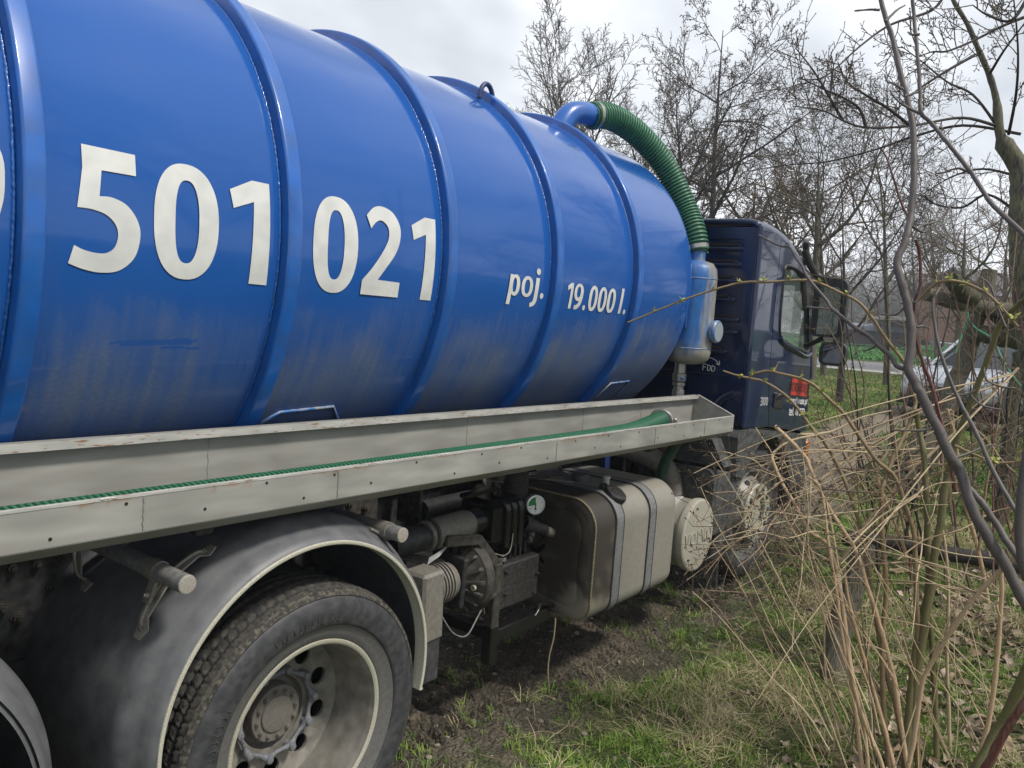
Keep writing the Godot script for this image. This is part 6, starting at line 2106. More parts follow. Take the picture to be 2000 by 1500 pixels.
	for q in [[12.0, 6.6, "spread", 0.8, "round crowned bare tree just outside the right edge, level with the fence"], [15.5, 6.0, "old", 0.9, "gnarled bare tree just outside the right edge, beyond the mossy fence post"], [19.0, 5.6, "slim", 0.9, "slim bare tree at the right edge behind the apple tree's trunk"], [23.0, 6.5, "spread", 1.0, "round crowned bare tree at the right edge beyond the white car"], [28.0, 5.6, "old", 1.0, "gnarled bare tree at the right edge close to the lane"], [20.0, 9.0, "fan", 0.9, "bare tree with upright shoots mirrored in the cab door"], [8.0, 10.0, "slim", 1.0, "slim bare tree right of the photographer, mirrored in the front of the tank"], [4.0, 13.0, "spread", 1.1, "round crowned bare tree right behind the photographer"], [-2.0, 15.0, "slim", 1.1, "slim bare tree behind the photographer, mirrored in the middle of the tank"], [-7.0, 12.0, "spread", 1.0, "round crowned bare tree far behind the photographer to the left"]]:
		put_tree("bare_tree", kinds[q[2]], q[4], Vector3(q[0], land(q[0], q[1]), q[1]), q[0] * 1.7, q[3], "orchard trees on the near side of the track", M.bark_grey, M.twig_dark)

# the orchard tree at the right edge of the picture, its limbs reaching left against the sky
func make_right_tree() -> void:
	var o := thing("apple_tree", "old apple tree at the right edge with long bare limbs reaching left across the sky", "tree")
	var t := Bare.new()
	t.r.seed = 9
	t.o = {"tip": [0, 0, 5, 3], "from": [0.2, 0.2, 0.12, 0.1], "ang": [[30, 60], [30, 60], [30, 65], [35, 65]], "ratio": [0.5, 0.4, 0.45, 0.4], "rad": [0.03, 0.012, 0.006, 0.004], "thin": 0.0026, "wig": 1.0, "rise": [0.0, 0.02, 0.02, 0.03, 0.02], "bud": 0.005}
	var D := 6.2
	var foot := on_ground(2030, 1120)
	var tg := G.new()
	var trunk := [foot + Vector3(0, -0.1, 0), at(2030, 800, D), at(2008, 620, D), at(1993, 480, D), at(1993, 400, D), at(1990, 330, D), at(1955, 268, D), at(1946, 196, D), at(1932, 146, D), at(1909, 92, D), at(1890, 48, D), at(1859, -5, D), at(1840, -60, D)]
	var path := spline(trunk, 5)
	var tr := PackedFloat32Array()
	for i in path.size():
		var u := float(i) / (path.size() - 1) * 12.0
		tr.append([0.115, 0.10, 0.09, 0.08, 0.075, 0.066, 0.034, 0.024, 0.021, 0.019, 0.017, 0.014, 0.01][int(u)] * vary(0.93, 1.07))
	tg.tube(path, tr, 10)
	obj("trunk", tg, M.bark_grey, o)
	var limbs := [
		[[1946, 246, 6.2], [1878, 230, 6.1], [1778, 246, 5.9], [1691, 249, 5.7], [1646, 235, 5.6], [1607, 216, 5.5], [1548, 207, 5.4]],
		[[1994, 262, 6.2], [1880, 245, 6.4], [1780, 268, 6.6], [1717, 290, 6.7], [1620, 315, 6.8], [1540, 322, 6.9], [1450, 336, 7.0]],
		[[2010, 30, 5.6], [1960, 50, 5.6], [1900, 80, 5.6], [1850, 100, 5.5], [1822, 101, 5.5], [1796, 110, 5.4]],
		[[1905, 107, 6.1], [1850, 138, 6.0], [1800, 170, 6.0], [1770, 195, 5.9], [1735, 235, 5.9]],
		[[1943, 240, 6.2], [1900, 185, 6.3], [1850, 160, 6.4], [1800, 120, 6.5], [1760, 90, 6.6]],
		[[1850, -20, 6.0], [1820, 20, 6.0], [1740, 48, 5.9], [1680, 90, 5.8], [1610, 150, 5.7], [1555, 154, 5.6]],
		[[1970, 262, 6.2], [1985, 180, 5.8], [1988, 90, 5.6], [1978, -20, 5.4]],
		[[1778, 246, 5.9], [1735, 212, 5.8], [1690, 185, 5.8], [1655, 160, 5.8], [1636, 120, 5.8]],
		[[1993, 420, 6.2], [1930, 380, 6.4], [1880, 405, 6.6], [1830, 400, 6.7], [1790, 380, 6.8], [1740, 405, 6.9]],
		[[1990, 345, 6.2], [1920, 330, 6.5], [1860, 345, 6.8], [1800, 380, 7.0]],
		[[1646, 235, 5.6], [1620, 190, 5.6], [1590, 140, 5.6], [1555, 95, 5.6]],
		[[1691, 249, 5.7], [1680, 215, 5.7], [1655, 195, 5.7], [1600, 170, 5.7], [1560, 150, 5.7]],
		[[2010, -10, 5.0], [1975, 40, 5.0], [1930, 30, 5.1], [1900, 10, 5.1]],
		[[1932, 146, 6.2], [1960, 100, 6.0], [1990, 60, 5.9], [2020, 20, 5.8]],
	]
	for l in limbs:
		var pts := []
		for q in l: pts.append(at(q[0], q[1], q[2]))
		var pp := spline(pts, 5)
		var g := G.new()
		g.tube(pp, taper(pp.size(), 0.0125, 0.0035), 6)
		obj("limb", g, M.bark_dark, o)
		for i in range(3, pp.size(), 2):
			var d := (pp[i] - pp[i - 1]).normalized()
			var sd := d.cross(BACK).normalized() * (1 if t.r.randf() < 0.55 else -1)
			var nd := (d * 0.55 + sd * 0.8 + BACK * t.r.randf_range(-0.4, 0.4) + Vector3.UP * 0.25).normalized()
			t.grow(pp[i], nd, t.r.randf_range(0.12, 0.42), 0.0042, 2 if t.r.randf() < 0.55 else 3)
	obj("twigs", t.twig.mesh(), M.twig_dark, o)

# ------------------------------------------------------------------ rustic pole fence
func make_fence() -> void:
	var f := thing("rustic_fence", "rough wooden pole fence with leaning weathered posts beside the track", "fence")
	var pole := func(called: String, pts: Array, r0: float, r1: float, m: Material) -> MeshInstance3D:
		var path := spline(pts, 7)
		for i in path.size():
			path[i] += Vector3(vary(-1, 1), vary(-1, 1), vary(-1, 1)) * r0 * 0.10
		var rad := PackedFloat32Array()
		for i in path.size():
			rad.append(lerpf(r0, r1, float(i) / (path.size() - 1)) * vary(0.92, 1.08))
		var g := G.new()
		g.tube(path, rad, 11)
		return obj(called, g, m, f)
	var wood := mat("weathered_wood", L(0.21, 0.185, 0.15), 0.9, {"tex": N.bark, "scale": Vector3(3, 0.9, 3), "dirt": L(0.12, 0.12, 0.06, 0.7), "mask": N.m_dirt, "bump": N.bark, "bump_cm": 0.7})
	var rail_wood := mat("rail_wood", L(0.19, 0.165, 0.13), 0.9, {"tex": N.bark, "scale": Vector3(1, 4, 1), "dirt": L(0.11, 0.11, 0.05, 0.6), "mask": N.m_dirt, "bump": N.bark, "bump_cm": 0.6})
	var wet := mat("wet_wood", L(0.035, 0.028, 0.022), 0.8, {"tex": N.bark, "scale": Vector3(1, 5, 1), "bump": N.bark, "bump_cm": 0.9})
	var green := mat("mossy_wood", L(0.1, 0.1, 0.045), 0.9, {"tex": N.bark, "scale": Vector3(3, 0.9, 3), "bump": N.bark, "bump_cm": 0.6})
	var b1 := on_ground(1628, 1335)
	pole.call("post", [b1 + Vector3(0, -0.1, 0), at(1640, 1230, 4.75), at(1665, 1150, 4.8), at(1690, 1070, 4.85)], 0.082, 0.062, wood)
	var b2 := on_ground(1764, 968)
	pole.call("post", [b2 + Vector3(0, -0.1, 0), at(1785, 910, 8.9), at(1812, 850, 9.0)], 0.15, 0.12, wood)
	var b3 := on_ground(1790, 940)
	pole.call("post", [b3 + Vector3(0, -0.1, 0), at(1835, 830, 9.2), at(1890, 680, 9.2), at(1934, 528, 9.2)], 0.125, 0.085, wood)
	var b4 := on_ground(1952, 1030)
	pole.call("post", [b4 + Vector3(0, -0.1, 0), at(1962, 930, 7.8), at(1978, 800, 7.9), at(1992, 690, 8.0)], 0.075, 0.065, green)
	pole.call("rail", [at(1652, 1052, 4.95), at(1730, 1058, 4.95), at(1830, 1078, 4.9), at(1930, 1095, 4.85), at(2060, 1122, 4.8)], 0.045, 0.05, wet)
	pole.call("rail", [at(1808, 573, 8.9), at(1870, 592, 8.9), at(1960, 606, 8.9), at(2060, 624, 8.8)], 0.075, 0.085, rail_wood)
	pole.call("rail", [at(1762, 800, 8.5), at(1840, 822, 8.5), at(1930, 838, 8.4), at(2060, 850, 8.3)], 0.05, 0.06, rail_wood)
	pole.call("rail", [at(1900, 650, 9.0), at(1960, 660, 9.0), at(2060, 672, 9.0)], 0.10, 0.10, green)
	pole.call("broken_rail", [at(1862, 548, 8.7), at(1880, 572, 8.8), at(1904, 588, 8.9)], 0.085, 0.095, green)
	pole.call("rail", [at(1920, 598, 9.1), at(1990, 645, 9.1), at(2060, 690, 9.0)], 0.09, 0.10, green)
	# green cord looped over the post
	var g := G.new()
	g.tube(spline([at(1866, 690, 8.9), at(1880, 650, 8.95), at(1893, 615, 9.0), at(1897, 588, 9.0)], 5), PackedFloat32Array([0.011]), 6)
	g.tube(spline([at(1897, 588, 9.0), at(1890, 615, 8.8), at(1905, 640, 8.5), at(1935, 660, 8.0), at(1955, 695, 7.6), at(1975, 730, 7.4), at(2005, 765, 7.2), at(2050, 800, 7.0)], 6), PackedFloat32Array([0.009]), 6)
	tag(obj("garden_cord", g, mat("cord_green", L(0.02, 0.2, 0.11), 0.5)), "thin bright green cord slung from the tall leaning fence post", "cord")

# ------------------------------------------------------------------ white car behind the fence
func make_car() -> void:
	var car := thing("parked_car", "white hatchback parked on the grass behind the rustic fence", "car")
	var p := at(1932, 790, 15.2)
	p.y = land(p.x, p.z)
	var fw := (-RIGHT * 0.80 + BACK * 0.60)
	fw = Vector3(fw.x, 0, fw.z).normalized()
	car.transform = Transform3D(Basis(fw, Vector3.UP, fw.cross(Vector3.UP)), p)     # local x forward
	var paint := mat("car_white", L(0.4, 0.435, 0.49), 0.3, {"coat": 0.8})
	var dark_glass := mat("car_glass", L(0.03, 0.04, 0.045), 0.06)
	# body: cross-sections along the length (x, half width at sill, waist, roof; heights)
	var lower := [[-1.98, 0.72, 0.42, 0.78], [-1.94, 0.80, 0.34, 0.92], [-1.6, 0.855, 0.26, 0.96], [-0.6, 0.865, 0.24, 0.95], [0.5, 0.865, 0.24, 0.93], [1.0, 0.86, 0.25, 0.89], [1.45, 0.845, 0.27, 0.83], [1.8, 0.80, 0.30, 0.74], [1.98, 0.70, 0.34, 0.66], [2.04, 0.58, 0.40, 0.58]]
	var rows := []
	for s in lower:
		var row := PackedVector3Array()
		for q in [[0.0, s[2]], [0.85, s[2]], [0.97, s[2] + 0.08], [1.0, lerpf(s[2], s[3], 0.5)], [0.985, s[3] - 0.06], [0.9, s[3]], [0.5, s[3] + 0.025], [0.0, s[3] + 0.035]]:
			row.append(Vector3(s[0], q[1], s[1] * q[0]))
		var full := PackedVector3Array()
		for k in 8: full.append(row[k])
		for k in range(6, 0, -1): full.append(Vector3(row[k].x, row[k].y, -row[k].z))
		rows.append(full)
	var g := G.new()
	g.grid(rows, true)
	g.fan(Vector3(2.04, 0.5, 0), rows[9], Vector3(1, 0, 0))
	g.fan(Vector3(-1.98, 0.6, 0), rows[0], Vector3(-1, 0, 0))
	obj("body", g, paint, car)
	# cabin: glasshouse and roof
	var ring := func(y: float, x0: float, x1: float, w: float, bow: float) -> PackedVector3Array:
		return PackedVector3Array([Vector3(x0, y, w * 0.9), Vector3(lerpf(x0, x1, 0.08), y, w), Vector3(lerpf(x0, x1, 0.85), y, w), Vector3(x1 - 0.06, y, w * 0.85), Vector3(x1 + bow, y, 0), Vector3(x1 - 0.06, y, -w * 0.85), Vector3(lerpf(x0, x1, 0.85), y, -w), Vector3(lerpf(x0, x1, 0.08), y, -w), Vector3(x0, y, -w * 0.9)])
	g = G.new()
	g.grid([ring.call(0.90, -1.85, 1.02, 0.80, 0.08), ring.call(1.38, -1.55, 0.28, 0.62, 0.04)], true)
	obj("glasshouse", g, dark_glass, car)
	g = G.new()
	g.grid([ring.call(1.36, -1.57, 0.30, 0.632, 0.04), ring.call(1.43, -1.50, 0.2, 0.60, 0.04), ring.call(1.475, -1.3, 0.0, 0.45, 0.02), ring.call(1.485, -0.9, -0.4, 0.1, 0.0)], true)
	obj("roof", g, paint, car)
	g = G.new()
	for s in [1.0, -1.0]:
		g.tube(PackedVector3Array([Vector3(0.98, 0.90, 0.70 * s), Vector3(0.27, 1.39, 0.56 * s)]), PackedFloat32Array([0.035]), 6)
		g.tube(PackedVector3Array([Vector3(-0.35, 0.92, 0.815 * s), Vector3(-0.42, 1.39, 0.63 * s)]), PackedFloat32Array([0.04]), 6)
		g.tube(PackedVector3Array([Vector3(-1.5, 0.92, 0.79 * s), Vector3(-1.42, 1.39, 0.61 * s)]), PackedFloat32Array([0.08]), 6)
	obj("pillar", g, paint, car)
	for s in [1.0, -1.0]:
		g = G.new()
		g.box(Vector3(1.80, 0.665, 0.66 * s), Vector3(0.40, 0.15, 0.24), Basis(Vector3.UP, 0.5 * s) * Basis(Vector3(0, 0, 1), -0.25), 0.05)
		obj("headlight", g, mat("headlight_glass", L(0.35, 0.38, 0.4), 0.1, {"coat": 1.0}), car)
		g = G.new()
		g.box(Vector3(0.72, 0.98, 0.94 * s), Vector3(0.12, 0.13, 0.2), Basis.IDENTITY, 0.04)
		obj("wing_mirror", g, paint, car)
		for x in [1.28, -1.22]:
			g = G.new()
			g.lathe(PackedVector2Array([Vector2(0.2, 0.64), Vector2(0.30, 0.66), Vector2(0.315, 0.70), Vector2(0.315, 0.82), Vector2(0.30, 0.855), Vector2(0.21, 0.865)]), Transform3D(Basis.IDENTITY, Vector3(x, 0.315, 0)) if s > 0 else Transform3D(Basis(Vector3.UP, PI), Vector3(x, 0.315, 0)), 28)
			var w := obj("wheel", g, M.rubber, car)
			g = G.new()
			g.lathe(PackedVector2Array([Vector2(0.21, 0.866), Vector2(0.18, 0.85), Vector2(0.05, 0.86), Vector2(0.0001, 0.862)]), Transform3D(Basis.IDENTITY, Vector3(x, 0.315, 0)) if s > 0 else Transform3D(Basis(Vector3.UP, PI), Vector3(x, 0.315, 0)), 28)
			obj("hubcap", g, M.silver, w)
			g = G.new()
			g.lathe(PackedVector2Array([Vector2(0.39, 0.80), Vector2(0.385, 0.868), Vector2(0.35, 0.872)]), Transform3D(Basis.IDENTITY, Vector3(x, 0.315, 0)) if s > 0 else Transform3D(Basis(Vector3.UP, PI), Vector3(x, 0.315, 0)), 24, deg_to_rad(-8), deg_to_rad(188))
			obj("wheel_arch", g, M.black_plastic, car)
	g = G.new()
	g.box(Vector3(2.0, 0.43, 0), Vector3(0.08, 0.18, 1.1), Basis.IDENTITY, 0.03)
	obj("grille", g, M.black_plastic, car)
	g = G.new()
	g.box(Vector3(2.045, 0.50, 0), Vector3(0.02, 0.11, 0.5), Basis.IDENTITY, 0.004)
	obj("number_plate_holder", g, M.black_plastic, car)
	g = G.new()
	g.box(Vector3(0.1, 0.24, 0.0), Vector3(3.6, 0.1, 1.66), Basis.IDENTITY, 0.03)
	obj("sill", g, M.black_plastic, car)

# ------------------------------------------------------------------ shrubs and dead stalks in front
func cane(parent: Node, called: String, pts: Array, w0: float, w1: float, m: Material, sides := 8, knots := 0.06) -> PackedVector3Array:
	var pp := []
	var kink := 3.5 if m == M.get("sapling_bark") else 2.0
	for q in pts: pp.append(at(q[0] + vary(-kink, kink), q[1] + vary(-kink, kink), q[2]))
	var path := spline(pp, 6 if sides < 12 else 5)
	var d0 := (path[0] - CAM).dot(-BACK)
	var d1 := (path[path.size() - 1] - CAM).dot(-BACK)
	var rad := taper(path.size(), w0 * 0.5 * d0 / FOCAL, w1 * 0.5 * d1 / FOCAL)
	for i in path.size():
		path[i] += Vector3(vary(-1, 1), vary(-1, 1), vary(-1, 1)) * rad[i] * 0.12
		rad[i] *= vary(1.0 - knots, 1.0 + knots)
	var g := G.new()
	g.tube(path, rad, sides)
	obj(called, g, m, parent)
	return path

var bud_meshes := []
func make_buds() -> void:
	for v in 4:
		var g := G.new()
		for k in 5:
			var a := TAU * k / 5.0 + vary(-0.4, 0.4)
			var el := vary(0.2, 1.1)
			var d := Vector3(cos(a) * cos(el), sin(el), sin(a) * cos(el))
			var s := d.cross(Vector3.UP).normalized()
			var nn := s.cross(d)
			var l := vary(0.014, 0.03)
			var w := l * 0.24
			var mid := d * l * 0.55 + nn * l * 0.12
			g.tri(Vector3.ZERO, mid - s * w, mid + s * w)
			g.tri(mid - s * w, d * l - nn * l * 0.1, mid + s * w)
		g.tube(PackedVector3Array([Vector3(0, -0.006, 0), Vector3(0, 0.006, 0)]), PackedFloat32Array([0.0035, 0.002]), 5)
		bud_meshes.append(g.mesh())

func buds_along(parent: Node, path: PackedVector3Array, every: float, m: Material, from := 0.3) -> void:
	var acc := 0.0
	for i in range(int(path.size() * from), path.size() - 1):
		acc += path[i].distance_to(path[i + 1])
		if acc > every * vary(0.6, 1.3):
			acc = 0.0
			var o := MeshInstance3D.new()
			o.name = "leaf_bud"
			o.mesh = bud_meshes[rng.randi() % 4]
			o.set_surface_override_material(0, m)
			parent.add_child(o, true)
			var side := 1.0 if rng.randf() < 0.7 else -1.0
			o.transform = Transform3D(Basis(Vector3(vary(-1, 1), vary(-1, 1), vary(-1, 1)).normalized(), vary(0, 1.0)).scaled(Vector3.ONE * vary(0.7, 1.5)), path[i] + Vector3(0, 0.006 * side, 0))
			if rng.randf() < 0.45:
				var g := G.new()
				var d := Vector3(vary(-0.5, 0.5), side * vary(0.4, 1.0), vary(-0.5, 0.5)).normalized()
				g.tube(PackedVector3Array([path[i], path[i] + d * vary(0.03, 0.07)]), PackedFloat32Array([0.0025, 0.001]), 5)
				obj("side_spur", g, M.cane_tan, parent)

func make_near_plants() -> void:
	make_buds()
	mat("cane_green", L(0.17, 0.17, 0.05), 0.65, {"tex": N.fine, "scale": Vector3(6, 2, 6), "dirt": L(0.13, 0.085, 0.06, 0.7), "mask": N.m_dirt, "bump": N.fine, "bump_cm": 0.1})
	mat("cane_brown", L(0.33, 0.225, 0.12), 0.65, {"tex": N.fine, "scale": Vector3(6, 2, 6), "dirt": L(0.12, 0.11, 0.045, 0.7), "mask": N.m_dirt})
	mat("cane_tan", L(0.62, 0.43, 0.25), 0.7, {"tex": N.fine, "scale": Vector3(8, 2, 8), "dirt": L(0.42, 0.34, 0.24, 0.6), "mask": N.m_dirt})
	mat("cane_straw", L(0.68, 0.54, 0.34), 0.75, {"tex": N.fine, "scale": Vector3(8, 2, 8)})
	mat("cane_red", L(0.17, 0.05, 0.045), 0.5, {"tex": N.fine, "scale": Vector3(8, 2, 8), "dirt": L(0.25, 0.2, 0.15, 0.6), "mask": N.m_dirt2})
	mat("sapling_bark", L(0.12, 0.105, 0.10), 0.6, {"tex": N.fine, "scale": Vector3(6, 3, 6), "dirt": L(0.13, 0.1, 0.088, 0.7), "mask": N.m_dirt, "bump": N.fine, "bump_cm": 0.1})
	mat("seed_brown", L(0.085, 0.06, 0.042), 0.9)
	var leaf := mat("young_leaf", L(0.30, 0.32, 0.06), 0.6)
	leaf.backlight_enabled = true
	leaf.backlight = Color(0.35, 0.4, 0.1)
	# --- elder: green and brown arching canes with bursting buds
	var e := thing("elder_shrub", "arching green-brown canes with bursting yellow green buds, in front of the cab", "shrub")
	var p := cane(e, "cane", [[1738, 1560, 3.7], [1736, 1499, 3.72], [1727, 1370, 3.75], [1725, 1250, 3.78], [1730, 1146, 3.8], [1724, 1040, 3.8], [1722, 970, 3.8], [1730, 936, 3.82], [1748, 890, 3.85], [1766, 850, 3.9], [1782, 815, 3.92], [1788, 788, 3.95], [1783, 765, 3.95], [1767, 711, 3.98], [1737, 671, 4.0], [1697, 612, 4.02], [1671, 585, 4.05], [1633, 567, 4.08], [1593, 552, 4.1], [1559, 549, 4.12], [1500, 549, 4.15], [1450, 553, 4.2], [1400, 562, 4.22], [1340, 585, 4.25], [1290, 604, 4.28], [1225, 631, 4.3]], 11, 3.5, M.cane_brown)
	buds_along(e, p, 0.13, leaf, 0.45)
	p = cane(e, "cane", [[1775, 1570, 3.7], [1769, 1499, 3.7], [1778, 1370, 3.72], [1796, 1220, 3.75], [1812, 1150, 3.78], [1812, 1050, 3.8], [1812, 990, 3.8], [1808, 946, 3.82], [1804, 890, 3.85], [1796, 841, 3.9], [1790, 800, 3.9]], 15, 10, M.cane_green)
	p = cane(e, "cane", [[1772, 1560, 3.72], [1775, 1499, 3.72], [1785, 1370, 3.72], [1800, 1250, 3.73], [1818, 1140, 3.74], [1826, 1070, 3.74], [1836, 1020, 3.74], [1846, 962, 3.74], [1854, 926, 3.74]], 17, 14, M.cane_green)
	p = cane(e, "cane", [[1850, 965, 3.8], [1860, 900, 3.8], [1870, 850, 3.78], [1884, 815, 3.76], [1911, 745, 3.7], [1935, 681, 3.65], [1953, 633, 3.6], [1993, 593, 3.5], [2030, 565, 3.4]], 13, 10, M.cane_green)
	buds_along(e, p, 0.22, leaf, 0.1)
	p = cane(e, "cane", [[1832, 1560, 3.8], [1829, 1490, 3.8], [1826, 1400, 3.82], [1817, 1250, 3.85], [1812, 1170, 3.86]], 12, 10, M.cane_green)
	p = cane(e, "cane", [[1880, 1560, 3.0], [1910, 1499, 3.0], [1955, 1415, 3.0], [2000, 1320, 2.95], [2040, 1230, 2.9]], 20, 22, M.cane_green)
	p = cane(e, "red_stem", [[1900, 1560, 2.95], [1925, 1500, 2.9], [1962, 1430, 2.85], [2000, 1370, 2.8], [2040, 1310, 2.8]], 18, 14, M.cane_red)
	p = cane(e, "cane", [[1780, 1560, 3.75], [1769, 1490, 3.75], [1754, 1394, 3.78], [1730, 1310, 3.8], [1712, 1210, 3.85], [1697, 1115, 3.9], [1682, 1040, 3.92], [1661, 971, 3.95], [1640, 920, 4.0], [1610, 863, 4.03], [1596, 849, 4.05], [1575, 818, 4.08], [1556, 793, 4.1], [1527, 766, 4.15], [1492, 748, 4.18], [1463, 737, 4.2], [1436, 730, 4.22], [1412, 723, 4.25]], 11, 3.5, M.cane_brown)
	buds_along(e, p, 0.16, leaf, 0.6)
	p = cane(e, "cane", [[1800, 1560, 3.7], [1793, 1440, 3.72], [1793, 1244, 3.74], [1791, 1160, 3.75], [1790, 1100, 3.76], [1784, 1040, 3.77], [1766, 980, 3.78], [1745, 932, 3.8], [1712, 896, 3.83], [1670, 839, 3.88], [1646, 806, 3.9], [1620, 779, 3.92], [1585, 750, 3.97], [1556, 736, 4.0], [1524, 728, 4.03], [1500, 725, 4.06], [1479, 728, 4.08], [1463, 736, 4.1]], 11, 4.5, M.cane_brown)
	buds_along(e, p, 0.12, leaf, 0.55)
	p = cane(e, "red_stem", [[1866, 960, 3.6], [1855, 895, 3.6], [1838, 828, 3.6], [1820, 756, 3.58], [1801, 708, 3.57], [1790, 660, 3.55], [1788, 593, 3.53], [1796, 553, 3.5], [1795, 500, 3.48], [1788, 470, 3.45]], 8, 6, M.cane_red)
	p = cane(e, "red_stem", [[1778, 430, 3.5], [1760, 400, 3.5], [1744, 350, 3.5], [1732, 310, 3.5], [1722, 291, 3.5]], 5, 3, M.cane_red)
	p = cane(e, "cane", [[1786, 592, 3.5], [1820, 560, 3.45], [1850, 548, 3.4], [1880, 550, 3.4], [1920, 568, 3.35], [1955, 600, 3.3], [1985, 640, 3.3]], 6, 5, M.cane_brown)
	buds_along(e, p, 0.09, leaf, 0.1)
	p = cane(e, "cane", [[1865, 872, 3.6], [1905, 890, 3.55], [1950, 905, 3.5], [2000, 900, 3.45]], 6, 4, M.cane_brown)
	buds_along(e, p, 0.08, leaf, 0.4)
	# --- grey sapling that leans in from the right
	var s := thing("leaning_sapling", "smooth grey sapling leaning in from the right edge and rising past the mirrors", "sapling")
	p = cane(s, "trunk", [[2140, 1420, 2.9], [2060, 1270, 3.0], [2008, 1178, 3.05], [1960, 1098, 3.1], [1905, 1005, 3.15], [1875, 925, 3.2], [1856, 893, 3.2], [1832, 837, 3.22], [1802, 783, 3.25], [1787, 750, 3.27], [1777, 720, 3.28], [1778, 660, 3.3], [1772, 594, 3.32], [1760, 549, 3.33], [1755, 510, 3.35], [1766, 475, 3.36], [1774, 455, 3.37], [1783, 414, 3.4], [1783, 330, 3.45], [1783, 252, 3.5], [1775, 201, 3.53], [1758, 140, 3.56], [1744, 84, 3.6], [1730, 36, 3.62], [1718, -20, 3.65]], 25, 9, M.sapling_bark, 12)
	p = cane(s, "branch", [[2080, 560, 3.0], [2010, 470, 3.1], [1957, 414, 3.2], [1926, 389, 3.25], [1895, 336, 3.3], [1848, 283, 3.35], [1822, 246, 3.4], [1800, 221, 3.4], [1794, 182, 3.42], [1790, 112, 3.45], [1786, 28, 3.5], [1782, -20, 3.5]], 11, 7, M.sapling_bark)
	p = cane(s, "branch", [[1776, 724, 3.3], [1752, 712, 3.33], [1736, 696, 3.35], [1713, 671, 3.38], [1697, 654, 3.4], [1667, 636, 3.43], [1644, 617, 3.46], [1625, 600, 3.5], [1609, 582, 3.53], [1588, 554, 3.56], [1576, 534, 3.6], [1564, 518, 3.62], [1553, 502, 3.65], [1540, 486, 3.68], [1522, 477, 3.7], [1498, 471, 3.72], [1484, 462, 3.75]], 10, 3.5, M.sapling_bark)
	p = cane(s, "branch", [[1850, 892, 3.2], [1880, 940, 3.2], [1925, 990, 3.15], [1960, 1040, 3.1], [2000, 1110, 3.0], [2040, 1170, 3.0]], 12, 14, M.sapling_bark)
	p = cane(s, "branch", [[1990, 1010, 3.0], [1945, 930, 3.1], [1900, 840, 3.2], [1870, 780, 3.3], [1840, 700, 3.35], [1828, 640, 3.4], [1822, 590, 3.42], [1838, 560, 3.45]], 10, 5, M.sapling_bark)
	p = cane(s, "branch", [[2010, 1130, 2.8], [1992, 1060, 2.8], [1996, 950, 2.8], [2010, 880, 2.8]], 18, 20, M.sapling_bark)
	for q in [[[1620, 602], [1600, 600], [1578, 603]], [[1711, 676], [1700, 682], [1688, 685]], [[1722, 17], [1695, 18], [1667, 22]], [[1730, 40], [1750, 22], [1770, 11]], [[1762, 174], [1745, 164], [1733, 160], [1731, 147]], [[1800, 221], [1766, 206], [1745, 188], [1738, 174]], [[1793, 65], [1782, 68], [1776, 62]], [[1760, 110], [1758, 98]], [[1766, 190], [1790, 182], [1822, 162]], [[1772, 594], [1750, 612], [1723, 614]], [[1788, 593], [1775, 590], [1760, 592]], [[1790, 640], [1800, 636], [1812, 640]], [[1778, 470], [1800, 445], [1830, 430], [1858, 402]], [[1776, 440], [1800, 452], [1817, 440]], [[1832, 837], [1800, 838], [1750, 842], [1740, 845]], [[1895, 336], [1870, 330], [1845, 340], [1830, 335]], [[1905, 760], [1880, 770], [1850, 768]], [[1955, 800], [1920, 790], [1900, 775], [1895, 760]], [[1985, 760], [1950, 752], [1930, 740], [1920, 715]], [[1856, 893], [1890, 885], [1930, 872], [1960, 875]], [[1960, 640], [1945, 600], [1935, 560], [1915, 540]]]:
		var pts := []
		for k in q.size(): pts.append([q[k][0], q[k][1], 3.4 + 0.02 * k])
		cane(s, "spur", pts, 5.5, 3.0, M.sapling_bark, 6, 0.2)
	# --- stout tan stalks of last year's growth
	var w := thing("dead_stalk_clump", "clump of dry tan stalks and seed heads arching left towards the truck's front wheel", "weeds")
